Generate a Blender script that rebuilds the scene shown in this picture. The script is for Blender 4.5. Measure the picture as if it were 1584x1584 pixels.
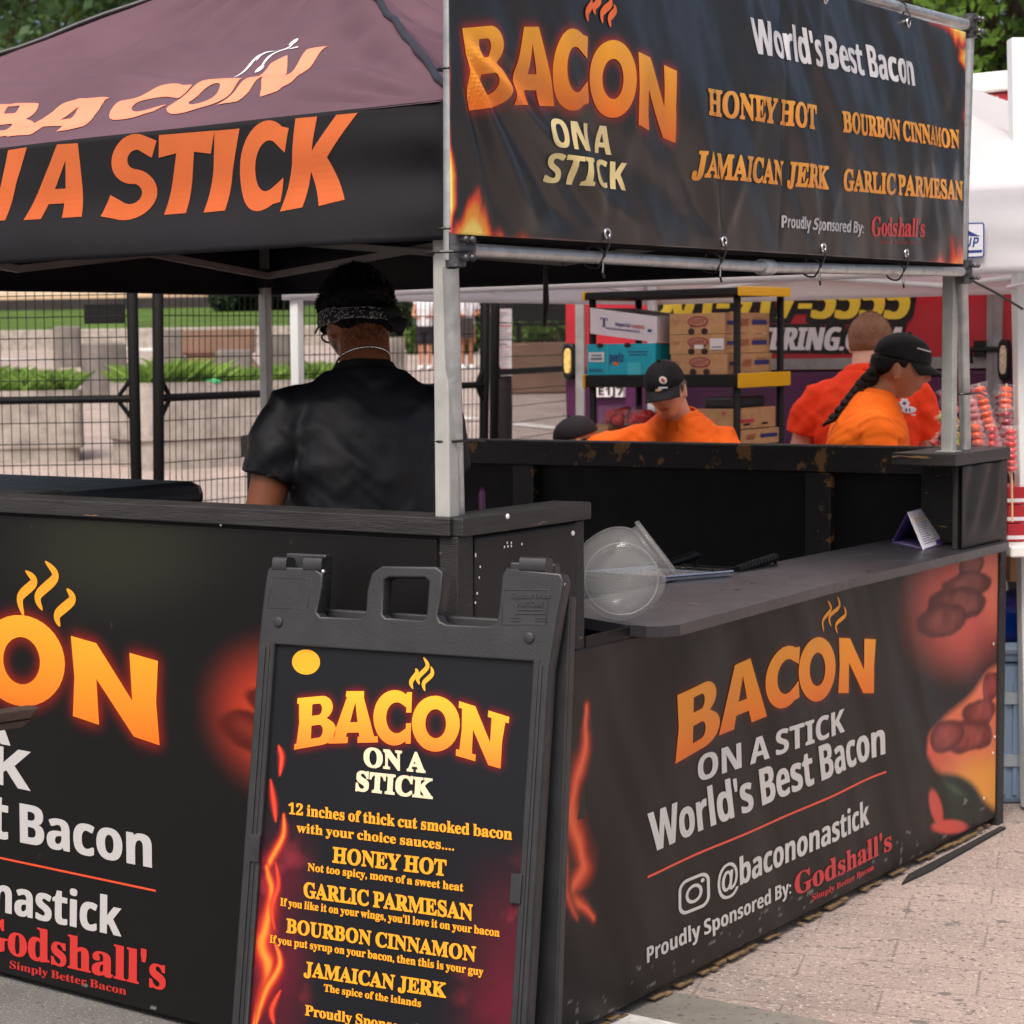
import bpy, bmesh, math, random
import numpy as np
from mathutils import Matrix, Vector
random.seed(7); np.random.seed(7)
for o in list(bpy.data.objects): bpy.data.objects.remove(o)
SC = bpy.context.scene
COL = SC.collection
R = math.radians

# ------------------------------------------------------------------ camera
H = 1.55                       # eye height
F, PITCH, ROLL, TH = 3174.26, 0.0765911, -0.0166215, 0.6939836
PPX, PPY = 792 - 401.18, 792 - 5.37
_f = np.array([0, math.cos(PITCH), -math.sin(PITCH)]); _u = np.array([0, math.sin(PITCH), math.cos(PITCH)]); _r = np.array([1., 0, 0])
CR = math.cos(ROLL) * _r + math.sin(ROLL) * _u
CU = -math.sin(ROLL) * _r + math.cos(ROLL) * _u
CF = _f
cd = bpy.data.cameras.new('camera'); cam = bpy.data.objects.new('camera', cd); COL.objects.link(cam)
m = Matrix.Identity(4)
for i in range(3):
    m[i][0], m[i][1], m[i][2] = CR[i], CU[i], -CF[i]
m[2][3] = H
cam.matrix_world = m
cd.sensor_width = 36; cd.lens = F / 1584 * 36
cd.shift_x = 401.18 / 1584; cd.shift_y = -5.37 / 1584
cd.clip_end = 2000; cd.clip_start = .05
cd.dof.use_dof = True; cd.dof.focus_distance = 4.45; cd.dof.aperture_fstop = 10
SC.camera = cam

# ------------------------------------------------------------------ light
SUN_EL, SUN_AZ = 58, 205        # degrees; azimuth clockwise from +Y
w = bpy.data.worlds.new('World'); SC.world = w; w.use_nodes = True
nt = w.node_tree; bg = nt.nodes['Background']
sky = nt.nodes.new('ShaderNodeTexSky'); sky.sky_type = 'NISHITA'; sky.sun_disc = False
sky.sun_elevation = R(SUN_EL); sky.sun_rotation = R(SUN_AZ)
sky.air_density = .7; sky.dust_density = 8.0; sky.ozone_density = .6
nt.links.new(sky.outputs[0], bg.inputs[0]); bg.inputs[1].default_value = .15
sl = bpy.data.lights.new('sun', 'SUN'); sl.energy = 1.4; sl.angle = R(20); sl.color = (1, .95, .88)
so = bpy.data.objects.new('sun', sl); COL.objects.link(so)
az, el = R(SUN_AZ), R(SUN_EL)
sd = Vector((math.sin(az) * math.cos(el), math.cos(az) * math.cos(el), math.sin(el)))
so.rotation_euler = sd.to_track_quat('Z', 'Y').to_euler(); so.location = (0, 0, 30)
SC.view_settings.view_transform = 'Standard'; SC.view_settings.look = 'None'
SC.view_settings.exposure = 0.34; SC.view_settings.gamma = 1

# ------------------------------------------------------------------ survey helpers (plan measured from the photograph)
ST0 = np.array([.41347, 4.11997, 0.])                     # near corner of the booth on the ground
EU = np.array([math.sin(TH), math.cos(TH), 0.]); EV = np.array([-math.cos(TH), math.sin(TH), 0.]); EZ = np.array([0, 0, 1.])
def S(u, v, z=0.): return ST0 + EU * u + EV * v + EZ * z
def ray(x, y): return CF + CR * (x - PPX) / F - CU * (y - PPY) / F
CAM = np.array([0, 0, H])
def at(x, y, d): return CAM + ray(x, y) * d
def hit(x, y, o, n):
    d = ray(x, y); return CAM + d * (np.dot(np.asarray(o) - CAM, n) / np.dot(d, n))
def onu(x, y, u): return hit(x, y, S(u, 0), EU)
def onv(x, y, v): return hit(x, y, S(0, v), EV)
def onz(x, y, z): return hit(x, y, (0, 0, z), EZ)
def uvz(P): d = np.asarray(P) - ST0; return float(d @ EU), float(d @ EV), float(P[2])
def gz(y):                      # the plaza lies flat here and climbs away from the viewer
    y = np.asarray(y, float)
    return np.where(y < 12, 0, np.where(y < 46, (y - 12) * .037, 34 * .037 + (y - 46) * .030))
def lin(r, g, b):
    f = lambda c: (c / 255 / 12.92) if c <= 10 else ((c / 255 + .055) / 1.055) ** 2.4
    return (f(r), f(g), f(b))

# ------------------------------------------------------------------ noise
_T = np.random.RandomState(3).rand(48, 48, 48)
def vnoise(P):
    P = np.asarray(P, float); i = np.floor(P).astype(int); f = P - i; f = f * f * (3 - 2 * f); i = i % 48; j = (i + 1) % 48
    def g(a, b, c): return _T[a, b, c]
    x0, y0, z0 = i[..., 0], i[..., 1], i[..., 2]; x1, y1, z1 = j[..., 0], j[..., 1], j[..., 2]
    fx, fy, fz = f[..., 0], f[..., 1], f[..., 2]
    a = g(x0, y0, z0) * (1 - fx) + g(x1, y0, z0) * fx; b = g(x0, y1, z0) * (1 - fx) + g(x1, y1, z0) * fx
    c = g(x0, y0, z1) * (1 - fx) + g(x1, y0, z1) * fx; d = g(x0, y1, z1) * (1 - fx) + g(x1, y1, z1) * fx
    return (a * (1 - fy) + b * fy) * (1 - fz) + (c * (1 - fy) + d * fy) * fz
def fbm(P, o=4):
    P = np.asarray(P, float); s = 0; a = .5
    for k in range(o): s = s + a * vnoise(P * 2 ** k + 11.3 * k); a *= .5
    return s / (1 - .5 ** o)
def fb2(s, t, k=1., o=4, seed=0.): return fbm(np.stack([s * k, t * k, np.full_like(s, seed)], -1), o)
def sst(a, b, x): t = np.clip((x - a) / (b - a), 0, 1); return t * t * (3 - 2 * t)

# ------------------------------------------------------------------ materials
def mat(name, col=(.5, .5, .5), rough=.5, metal=0., var=0., vscale=6., bump=0., bscale=60., attr=False, spec=.5,
        wear=None, stretch=None, trans=0., alpha=None, coat=0., folds=None, brick=None, speck=None, subsurf=0.):
    m = bpy.data.materials.new(name); m.use_nodes = True; n = m.node_tree; P = n.nodes['Principled BSDF']; L = n.links.new
    tc = n.nodes.new('ShaderNodeTexCoord'); src = tc.outputs['Object']
    if stretch:
        mp = n.nodes.new('ShaderNodeMapping'); mp.inputs['Scale'].default_value = stretch; L(src, mp.inputs[0]); src = mp.outputs[0]
    def noise(sc, det=5, ro=.6):
        t = n.nodes.new('ShaderNodeTexNoise'); t.inputs['Scale'].default_value = sc; t.inputs['Detail'].default_value = det; t.inputs['Roughness'].default_value = ro
        L(src, t.inputs['Vector']); return t.outputs['Fac']
    def mix(f, a, b, mode='MIX'):
        x = n.nodes.new('ShaderNodeMix'); x.data_type = 'RGBA'; x.blend_type = mode
        for s_, v in ((x.inputs['Factor'], f), (x.inputs['A'], a), (x.inputs['B'], b)):
            if isinstance(v, (int, float)): s_.default_value = v
            elif isinstance(v, tuple): s_.default_value = (*v[:3], 1)
            else: L(v, s_)
        return x.outputs['Result']
    def ramp(f, a, b):
        x = n.nodes.new('ShaderNodeMapRange'); x.inputs[1].default_value = a; x.inputs[2].default_value = b; L(f, x.inputs[0]); return x.outputs[0]
    c = tuple(col)
    if attr:
        a = n.nodes.new('ShaderNodeAttribute'); a.attribute_name = 'Col'; c = a.outputs['Color']
    if brick:
        b = n.nodes.new('ShaderNodeTexBrick'); mp = n.nodes.new('ShaderNodeMapping'); L(tc.outputs['Object'], mp.inputs[0]); mp.inputs['Rotation'].default_value = (0, 0, brick['rot'])
        L(mp.outputs[0], b.inputs[0]); b.inputs['Color1'].default_value = (*brick['a'], 1); b.inputs['Color2'].default_value = (*brick['b'], 1); b.inputs['Mortar'].default_value = (*brick['m'], 1)
        b.inputs['Scale'].default_value = 1; b.inputs['Brick Width'].default_value = brick['w']; b.inputs['Row Height'].default_value = brick['h']; b.inputs['Mortar Size'].default_value = brick['g']; b.inputs['Mortar Smooth'].default_value = .3
        b.inputs['Bias'].default_value = 0
        c = b.outputs['Color']
    if var:
        v = ramp(noise(vscale), .3, .7); k = mix(v, (1 - var,) * 3, (1 + var,) * 3); c = mix(1., c, k, 'MULTIPLY')
    if speck:
        for (scol, sc, lo, hi) in speck: c = mix(ramp(noise(sc, 3, .55), lo, hi), c, scol)
    rsock = None
    if wear:
        wc, lo, hi, sc = wear
        f = ramp(noise(sc, 6, .65), lo, hi); c = mix(f, c, wc); rsock = f
    if isinstance(c, tuple): P.inputs['Base Color'].default_value = (*c[:3], 1)
    else: L(c, P.inputs['Base Color'])
    P.inputs['Roughness'].default_value = rough; P.inputs['Metallic'].default_value = metal; P.inputs['Specular IOR Level'].default_value = spec
    if var and rough < .8:
        rr = n.nodes.new('ShaderNodeMapRange'); L(noise(vscale * 2.3), rr.inputs[0]); rr.inputs[3].default_value = max(.03, rough - .12); rr.inputs[4].default_value = min(1, rough + .15); L(rr.outputs[0], P.inputs['Roughness'])
    if coat: P.inputs['Coat Weight'].default_value = coat
    if subsurf: P.inputs['Subsurface Weight'].default_value = subsurf; P.inputs['Subsurface Radius'].default_value = (.01, .004, .002)
    if bump:
        bp = n.nodes.new('ShaderNodeBump'); bp.inputs['Strength'].default_value = bump; bp.inputs['Distance'].default_value = .01; L(noise(bscale, 4), bp.inputs['Height']); L(bp.outputs[0], P.inputs['Normal'])
    if folds:                     # soft pulled folds of a hung sheet, seen in its sheen only
        last = None
        for (ry, sx_, sz_, dist) in folds:
            mp = n.nodes.new('ShaderNodeMapping'); mp.inputs['Rotation'].default_value = (0, ry, 0); mp.vector_type = 'POINT'; m2 = n.nodes.new('ShaderNodeMapping'); m2.inputs['Scale'].default_value = (sx_, 1, sz_)
            L(tc.outputs['Object'], mp.inputs[0]); L(mp.outputs[0], m2.inputs[0]); t = n.nodes.new('ShaderNodeTexNoise'); t.inputs['Scale'].default_value = 1; t.inputs['Detail'].default_value = 1.5; L(m2.outputs[0], t.inputs['Vector'])
            bp = n.nodes.new('ShaderNodeBump'); bp.inputs['Strength'].default_value = 1; bp.inputs['Distance'].default_value = dist; L(t.outputs['Fac'], bp.inputs['Height'])
            if last: L(last, bp.inputs['Normal'])
            last = bp.outputs[0]
        L(last, P.inputs['Normal'])
    if trans:
        tr = n.nodes.new('ShaderNodeBsdfTranslucent'); ms = n.nodes.new('ShaderNodeMixShader'); ms.inputs[0].default_value = trans
        if isinstance(c, tuple): tr.inputs[0].default_value = (*c[:3], 1)
        else: L(c, tr.inputs[0])
        L(P.outputs[0], ms.inputs[1]); L(tr.outputs[0], ms.inputs[2]); L(ms.outputs[0], n.nodes['Material Output'].inputs[0])
    if alpha is not None: P.inputs['Alpha'].default_value = alpha
    return m
def glass(name, col, rough, mixf, dv=.2):
    m = bpy.data.materials.new(name); m.use_nodes = True; n = m.node_tree; P = n.nodes['Principled BSDF']
    t = n.nodes.new('ShaderNodeBsdfTransparent'); x = n.nodes.new('ShaderNodeMixShader'); x.inputs[0].default_value = mixf
    P.inputs['Base Color'].default_value = (*col, 1); P.inputs['Roughness'].default_value = rough
    no = n.nodes.new('ShaderNodeTexNoise'); no.inputs['Scale'].default_value = 14; mr = n.nodes.new('ShaderNodeMapRange'); mr.inputs[3].default_value = max(0, mixf - dv); mr.inputs[4].default_value = min(1, mixf + dv)
    tc = n.nodes.new('ShaderNodeTexCoord'); n.links.new(tc.outputs['Object'], no.inputs['Vector']); n.links.new(no.outputs[0], mr.inputs[0]); n.links.new(mr.outputs[0], x.inputs[0])
    n.links.new(t.outputs[0], x.inputs[1]); n.links.new(P.outputs[0], x.inputs[2]); n.links.new(x.outputs[0], n.nodes['Material Output'].inputs[0]); return m
M = {}
def M_(k, **a): M[k] = mat(k, **a)
M_('print', attr=True, rough=.5, spec=.26, bump=.04, bscale=220)
M_('ink', attr=True, rough=.42, spec=.45)
M_('fabric_print', attr=True, rough=.85, spec=.2, var=.08, vscale=5, bump=.06, bscale=300)
M_('canopy', attr=True, rough=.8, spec=.25, var=.10, vscale=2.2, bump=.22, bscale=15)
M['vinyl_folded'] = mat('vinyl_folded', attr=True, rough=.46, spec=.32, folds=[(R(-62), .6, 3.2, .05), (R(30), 3.4, .5, .035)])
M['ink_folded'] = mat('ink_folded', attr=True, rough=.46, spec=.32, folds=[(R(-62), .6, 3.2, .05), (R(30), 3.4, .5, .035)])
M_('lining', col=(.006, .006, .007), rough=.9, spec=.1)
M_('black_wood', col=(.016, .015, .015), rough=.5, var=.35, vscale=9, bump=.35, bscale=40, stretch=(3, 3, 12), wear=((.34, .19, .07), .64, .68, 5.))
M_('black_wood_worn', col=(.011, .010, .010), rough=.55, var=.4, vscale=9, bump=.35, bscale=40, wear=((.22, .11, .035), .575, .615, 13.))
M_('rail_wood', col=(.022, .021, .021), rough=.5, var=.45, vscale=5, bump=.3, bscale=26, stretch=(1.2, 1.2, 14), wear=((.36, .2, .08), .655, .69, 3.5))
M_('ply_black', col=(.0055, .005, .005), rough=.6, var=.3, vscale=7, bump=.1, bscale=60, spec=.3)
M_('shelf', col=(.034, .033, .039), rough=.30, var=.22, vscale=3, bump=.10, bscale=30, wear=((.30, .16, .06), .735, .76, 7.))
M_('raw_wood', col=(.20, .13, .06), rough=.8, var=.4, vscale=30, bump=.4, bscale=80)
M_('galv', col=(.50, .52, .52), rough=.38, metal=.65, var=.22, vscale=22, bump=.08, bscale=90, wear=((.16, .13, .11), .66, .74, 30.))
M_('coupling', col=(.13, .13, .14), rough=.42, metal=.8, var=.4, vscale=30, bump=.3, bscale=60)
M_('alu', col=(.42, .43, .41), rough=.5, metal=.2, var=.15, vscale=15, wear=((.25, .21, .16), .70, .78, 12.))
M_('truss', col=(.26, .25, .24), rough=.5, metal=.3, var=.2)
M_('black_plastic', col=(.020, .021, .023), rough=.42, var=.2, vscale=18, bump=.05, bscale=160)
M_('sign_plastic', col=(.021, .022, .0245), rough=.45, var=.25, vscale=14, bump=.10, bscale=200)
M_('lid_plastic', col=(.026, .032, .040), rough=.38, var=.2, vscale=8)
M_('tie', col=(.01, .01, .011), rough=.4)
M_('chrome', col=(.75, .75, .74), rough=.22, metal=1.)
M_('steel', col=(.72, .72, .72), rough=.25, metal=1., var=.1)
M_('white_tent', col=(.84, .84, .87), rough=.8, trans=.5, bump=.1, bscale=30, spec=.2)
M_('white_metal', col=(.72, .76, .76), rough=.4)
M_('white_paint', col=(.78, .77, .74), rough=.55, var=.12, vscale=12)
M_('blue_ink', col=lin(35, 60, 130), rough=.5)
M_('trailer_red', col=lin(172, 34, 46), rough=.4, var=.10, vscale=5)
M_('trailer_purple', col=lin(78, 24, 70), rough=.4, var=.3, vscale=3)
M_('trailer_gray', col=lin(140, 138, 138), rough=.5, metal=.2, var=.2, vscale=12)
M_('yellow', col=lin(226, 196, 58), rough=.5, var=.08)
M_('rack_yellow', col=lin(236, 180, 18), rough=.45)
M_('rack_black', col=(.008, .008, .009), rough=.55, spec=.3, var=.15)
M_('cardboard', col=lin(190, 148, 104), rough=.85, var=.14, vscale=20, bump=.08, bscale=120)
M_('card_white', col=lin(225, 220, 226), rough=.7, var=.06)
M_('card_teal', col=lin(20, 172, 196), rough=.6, var=.06)
M_('card_teal_light', col=lin(90, 200, 214), rough=.6)
M_('label_ink_blue', col=lin(40, 52, 110), rough=.6)
M_('label_ink_red', col=lin(150, 40, 48), rough=.6)
M_('berry', col=lin(205, 24, 22), rough=.3, var=.25, vscale=60)
M_('leafgreen', col=lin(60, 110, 40), rough=.6)
M_('granite', col=lin(158, 150, 142), rough=.85, var=.34, vscale=5, bump=.5, bscale=22, speck=[((.12, .11, .1), 60, .62, .72)])
M_('granite_dark', col=lin(118, 112, 107), rough=.85, var=.25, vscale=3, bump=.4, bscale=14)
M_('granite_brown', col=lin(122, 96, 82), rough=.85, var=.2, vscale=3)
M_('tan_stone', col=lin(205, 178, 145), rough=.85, var=.12, vscale=.6)
M_('beige_stone', col=lin(196, 184, 165), rough=.85, var=.12, vscale=.5)
M_('window_dark', col=(.03, .035, .04), rough=.15)
M_('dark_wall', col=lin(52, 46, 46), rough=.9, var=.3, vscale=1.)
M_('lawn', col=(.075, .125, .030), rough=.95, var=.35, vscale=.7, bump=.6, bscale=20, spec=.1)
M_('grass', attr=True, rough=.8, trans=.3, spec=.2)
M_('leaf', attr=True, rough=.55, trans=.3, spec=.3)
M_('bark', col=(.07, .05, .035), rough=.95, var=.3, vscale=8, bump=.8, bscale=20)
M_('fence_black', col=(.004, .004, .0045), rough=.7, spec=.2)
M_('wire', col=(.010, .010, .011), rough=.6, spec=.2)
M_('asphalt', col=(.135, .133, .13), rough=.9, var=.22, vscale=3, bump=.7, bscale=130, speck=[((.30, .29, .28), 120, .60, .68), ((.04, .04, .04), 95, .62, .70)])
M_('stone_band', col=(.20, .185, .16), rough=.8, var=.2, vscale=8, bump=.3, bscale=80, speck=[((.07, .065, .06), 45, .60, .68)])
M_('road_paint', col=(.62, .61, .58), rough=.8, var=.25, vscale=25)
M_('pavers', rough=.85, var=.24, vscale=1.3, bump=.5, bscale=90, brick=dict(rot=R(22), a=(.385, .308, .272), b=(.345, .280, .250), m=(.235, .195, .172), w=.42, h=.21, g=.0035),
   speck=[((.17, .145, .135), 15, .62, .68), ((.15, .125, .115), 44, .605, .66), ((.55, .46, .42), 70, .57, .66), ((.12, .10, .095), 110, .595, .65)])
M_('skin_brown', attr=True, rough=.5, subsurf=.08, bump=.05, bscale=200)
M_('hair', attr=True, rough=.65, bump=.3, bscale=250, spec=.3)
M_('cloth', attr=True, rough=.75, spec=.25, folds=[(R(35), 6, 19, .017), (R(-20), 26, 12, .005)])
M_('cloth_sport', attr=True, rough=.48, spec=.45, folds=[(R(42), 5, 13, .010), (R(-30), 15, 7, .005)])
M_('paper', attr=True, rough=.6)
M_('jar', col=(.8, .8, .8), rough=.2) ; M['jar'] = glass('clear_plastic', (.40, .41, .41), .07, .33, .10)
M['wrap'] = glass('plastic_wrap', (.85, .85, .88), .10, .10, .10)
M['lens'] = mat('lamp_lens', col=lin(225, 190, 110), rough=.2, var=.35, vscale=60)
M['lens_clear'] = mat('lamp_lens_clear', col=lin(205, 190, 165), rough=.2, var=.35, vscale=60)
M_('candy_red', col=lin(215, 22, 32), rough=.12, coat=.6); M_('candy_orange', col=lin(245, 84, 14), rough=.14, coat=.6); M_('candy_dark', col=lin(150, 14, 34), rough=.12, coat=.6)
M_('candy_green', col=lin(160, 205, 70), rough=.2, coat=.5); M_('candy_pink', col=lin(240, 150, 160), rough=.2, coat=.5); M_('stick_wood', col=lin(215, 180, 130), rough=.7)
M_('blue_tarp', col=lin(20, 68, 170), rough=.3, bump=.5, bscale=18); M_('tote_gray', col=lin(128, 148, 172), rough=.5, var=.12); M_('tote_strap', col=lin(160, 170, 178), rough=.6)
M_('brown_table', col=lin(66, 50, 42), rough=.5, var=.35, vscale=8, stretch=(1, 8, 8), bump=.2); M_('rubber', col=(.02, .02, .02), rough=.8)
M_('bandana', attr=True, rough=.8); M_('lavender', col=lin(120, 96, 170), rough=.5)

# ------------------------------------------------------------------ mesh builder (authored in world coordinates)
class MB:
    def __init__(s): s.v = []; s.f = []; s.m = []; s.c = []; s.n = 0
    def add(s, v, f, mi=0, c=None):
        v = np.asarray(v, float).reshape(-1, 3)
        if c is None: c = (1, 1, 1)
        c = np.asarray(c, float)
        if c.ndim == 1: c = np.tile(c, (len(v), 1))
        s.v.append(v); s.c.append(c[:, :3]); n0 = s.n
        s.f += [tuple(int(i) + n0 for i in q) for q in f]; s.m += [mi] * len(f); s.n += len(v); return s
    def box(s, o, ex, ey, ez, mi=0, c=None):        # o corner, three edge vectors
        o, ex, ey, ez = map(lambda a: np.asarray(a, float), (o, ex, ey, ez))
        v = [o, o + ex, o + ex + ey, o + ey, o + ez, o + ex + ez, o + ex + ey + ez, o + ey + ez]
        f = [(0, 3, 2, 1), (4, 5, 6, 7), (0, 1, 5, 4), (1, 2, 6, 5), (2, 3, 7, 6), (3, 0, 4, 7)]
        if np.dot(np.cross(ex, ey), ez) < 0: f = [q[::-1] for q in f]
        return s.add(v, f, mi, c)
    def sbox(s, u0, u1, v0, v1, z0, z1, mi=0, c=None):   # box in booth axes
        return s.box(S(u0, v0, z0), EU * (u1 - u0), EV * (v1 - v0), EZ * (z1 - z0), mi, c)
    def tube(s, pts, r, n=10, mi=0, c=None, cap=True):
        pts = [np.asarray(p, float) for p in pts]; rs = r if hasattr(r, '__len__') else [r] * len(pts)
        vs = []; N = len(pts); prev = None
        for i, p in enumerate(pts):
            t = pts[min(i + 1, N - 1)] - pts[max(i - 1, 0)]; t = t / (np.linalg.norm(t) + 1e-9)
            if prev is None: a = np.cross(t, [0, 0, 1.]); a = a if np.linalg.norm(a) > .05 else np.cross(t, [1., 0, 0])
            else: a = prev - t * (prev @ t)
            a = a / np.linalg.norm(a); b = np.cross(t, a); prev = a
            for k in range(n):
                g = 2 * math.pi * k / n; vs.append(p + rs[i] * (math.cos(g) * a + math.sin(g) * b))
        f = [(i * n + k, i * n + (k + 1) % n, (i + 1) * n + (k + 1) % n, (i + 1) * n + k) for i in range(N - 1) for k in range(n)]
        if cap: f += [tuple(range(n))[::-1], tuple(range((N - 1) * n, N * n))]
        return s.add(vs, f, mi, c)
    def loft(s, rings, n=24, mi=0, c=None):              # rings: (center, half-axis a, half-axis b [, power])
        vs = []
        for q in rings:
            ce, a, b = (np.asarray(x, float) for x in q[:3]); pw = q[3] if len(q) > 3 else 2.
            for k in range(n):
                g = 2 * math.pi * k / n; cx, sx = math.cos(g), math.sin(g)
                vs.append(ce + a * math.copysign(abs(cx) ** (2 / pw), cx) + b * math.copysign(abs(sx) ** (2 / pw), sx))
        N = len(rings)
        f = [(i * n + k, i * n + (k + 1) % n, (i + 1) * n + (k + 1) % n, (i + 1) * n + k) for i in range(N - 1) for k in range(n)]
        f += [tuple(range(n))[::-1], tuple(range((N - 1) * n, N * n))]
        return s.add(vs, f, mi, c)
    def ball(s, ce, ax, ay, az, nu=16, nv=10, mi=0, c=None, fn=None):
        ce, ax, ay, az = (np.asarray(x, float) for x in (ce, ax, ay, az)); vs = []
        for j in range(nv + 1):
            ph = math.pi * j / nv
            for i in range(nu):
                g = 2 * math.pi * i / nu; d = np.array([math.sin(ph) * math.cos(g), math.sin(ph) * math.sin(g), math.cos(ph)])
                k = fn(d) if fn else 1.
                vs.append(ce + k * (ax * d[0] + ay * d[1] + az * d[2]))
        f = [(j * nu + i, (j + 1) * nu + i, (j + 1) * nu + (i + 1) % nu, j * nu + (i + 1) % nu) for j in range(nv) for i in range(nu)]
        return s.add(vs, f, mi, c)
    def grid(s, P, c=None, mi=0, flip=False):             # P: (a,b,3)
        a, b = P.shape[:2]; i = np.arange(a * b).reshape(a, b)
        q = np.stack([i[:-1, :-1], i[:-1, 1:], i[1:, 1:], i[1:, :-1]], -1).reshape(-1, 4)
        if flip: q = q[:, ::-1]
        return s.add(P.reshape(-1, 3), q.tolist(), mi, None if c is None else np.asarray(c).reshape(-1, 3) if np.ndim(c) > 1 else c)
    def build(s, name, mats, parent=None, smooth=False, bevel=0., solid=0., weld=False, auto=None):
        v = np.concatenate(s.v); c = np.concatenate(s.c)
        Mi = ROOT.get(parent.name) if parent is not None else None
        if Mi is not None: v = (v - Mi[:3, 3]) @ Mi[:3, :3]
        me = bpy.data.meshes.new(name); me.from_pydata(v.tolist(), [], s.f)
        mats = mats if isinstance(mats, (list, tuple)) else [mats]
        for k in mats: me.materials.append(M[k] if isinstance(k, str) else k)
        me.polygons.foreach_set('material_index', np.array(s.m, np.int32))
        at_ = me.attributes.new('Col', 'FLOAT_COLOR', 'POINT'); at_.data.foreach_set('color', np.concatenate([c, np.ones((len(c), 1))], 1).astype(np.float32).ravel())
        if weld:
            bm = bmesh.new(); bm.from_mesh(me); bmesh.ops.remove_doubles(bm, verts=bm.verts, dist=1e-5); bmesh.ops.recalc_face_normals(bm, faces=bm.faces); bm.to_mesh(me); bm.free()
        if smooth: me.polygons.foreach_set('use_smooth', [True] * len(me.polygons))
        me.update()
        o = bpy.data.objects.new(name, me); COL.objects.link(o)
        if auto: me.set_sharp_from_angle(angle=R(auto))
        if parent is not None: o.parent = parent; ROOT[o.name] = Mi
        if bevel:
            b = o.modifiers.new('bevel', 'BEVEL'); b.width = bevel; b.segments = 2; b.limit_method = 'ANGLE'; b.angle_limit = R(40)
        if solid: d = o.modifiers.new('solid', 'SOLIDIFY'); d.thickness = solid; d.offset = -1
        return o
ROOT = {}
def thing(name, label, cat, loc=(0, 0, 0), rz=0., group=None):
    o = bpy.data.objects.new(name, None); COL.objects.link(o); o.empty_display_size = .1
    o.location = tuple(float(x) for x in loc); o.rotation_euler = (0, 0, rz)
    m4 = np.eye(4); m4[:2, :2] = [[math.cos(rz), -math.sin(rz)], [math.sin(rz), math.cos(rz)]]; m4[:3, 3] = loc
    ROOT[o.name] = m4; o['label'] = label; o['category'] = cat
    if group: o['group'] = group
    return o
def tag(o, label, cat, group=None):
    o['label'] = label; o['category'] = cat
    if group: o['group'] = group
    return o
def kids(o): return [c for c in bpy.data.objects if c.parent == o]
def dup(root, loc, rz=0., label=None, scale=None):
    r = root.copy(); COL.objects.link(r); r.location = tuple(float(x) for x in loc); r.rotation_euler = (0, 0, rz)
    if scale: r.scale = scale
    if label: r['label'] = label
    for ch in kids(root):
        c = ch.copy(); COL.objects.link(c); c.parent = r
        for g in kids(ch):
            d = g.copy(); COL.objects.link(d); d.parent = c
    return r
BOOTH_RZ = math.pi / 2 - TH
def structure(o): o['kind'] = 'structure'; return o
# ------------------------------------------------------------------ lettering and print
def arc(cx, cy, rx, ry, a0, a1, n=14): return [(cx + rx * math.cos(R(a0 + (a1 - a0) * i / n)), cy + ry * math.sin(R(a0 + (a1 - a0) * i / n))) for i in range(n + 1)]
def ell(cx, cy, rx, ry, n=36): return [(cx + rx * math.cos(2 * math.pi * i / n), cy + ry * math.sin(2 * math.pi * i / n)) for i in range(n)]
def halfloop(x0, x1, y0, y1):   # D shape with the straight side on the left
    h = (y1 - y0) / 2; return [(x0, y0), (x1 - h * .8, y0)] + arc(x1 - h * .8, y0 + h, h * .8, h, -90, 90, 12)[1:-1] + [(x1 - h * .8, y1), (x0, y1)]
GL = {}
GL['B'] = [[(-.02, 0), (.03, .5), (-.02, 1), (.62, 1.)] + arc(.62, .755, .30, .245, 90, -62, 12) + arc(.64, .265, .36, .265, 58, -90, 14) + [(.3, .0)], halfloop(.36, .63, .62, .85), halfloop(.36, .66, .16, .42)]
GL['A'] = [[(0, 0), (.30, 1), (.68, 1), (1, 0), (.67, 0), (.62, .2), (.35, .2), (.31, 0)], [(.40, .40), (.585, .40), (.50, .78)]]
GL['C'] = [arc(.55, .5, .55, .52, 38, 322, 34)[0:] + [(.99, .12), (.96, .34)] + arc(.58, .5, .25, .28, -58, -302, 24) + [(.96, .66)]]
GL['C'] = [[(.97, .92)] + arc(.54, .5, .54, .52, 58, 302, 30) + [(.97, .08), (.94, .36)] + arc(.60, .5, .27, .29, -64, -296, 24) + [(.94, .64)]]
GL['O'] = [ell(.5, .5, .5, .52), ell(.5, .5, .215, .27)]
GL['N'] = [[(0, 0), (.03, .5), (0, 1), (.30, 1), (.70, .43), (.68, 1), (1, 1), (.97, .5), (1, 0), (.71, 0), (.29, .56), (.31, 0)]]
GL['S'] = [[(.93, .92)] + arc(.50, .72, .44, .30, 68, 262, 18) + [(.50, .42)] + arc(.48, .30, .20, .125, 88, -120, 10) + [(.09, .30), (.0, .04)] + arc(.46, .29, .50, .31, -112, 88, 18) + [(.52, .60)] + arc(.54, .715, .17, .115, -95, -280, 10) + [(.84, .72)]]
GL['T'] = [[(0, 1), (.03, .72), (.34, .76), (.30, 0), (.70, 0), (.66, .76), (.97, .72), (1, 1)]]
GL['I'] = [[(0, 0), (.08, .5), (0, 1), (1, 1), (.92, .5), (1, 0)]]
GL['K'] = [[(0, 0), (.04, .5), (0, 1), (.36, 1), (.36, .62), (.68, 1), (1.02, 1), (.62, .53), (1.03, 0), (.64, -.02), (.37, .40), (.37, 0)]]
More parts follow.
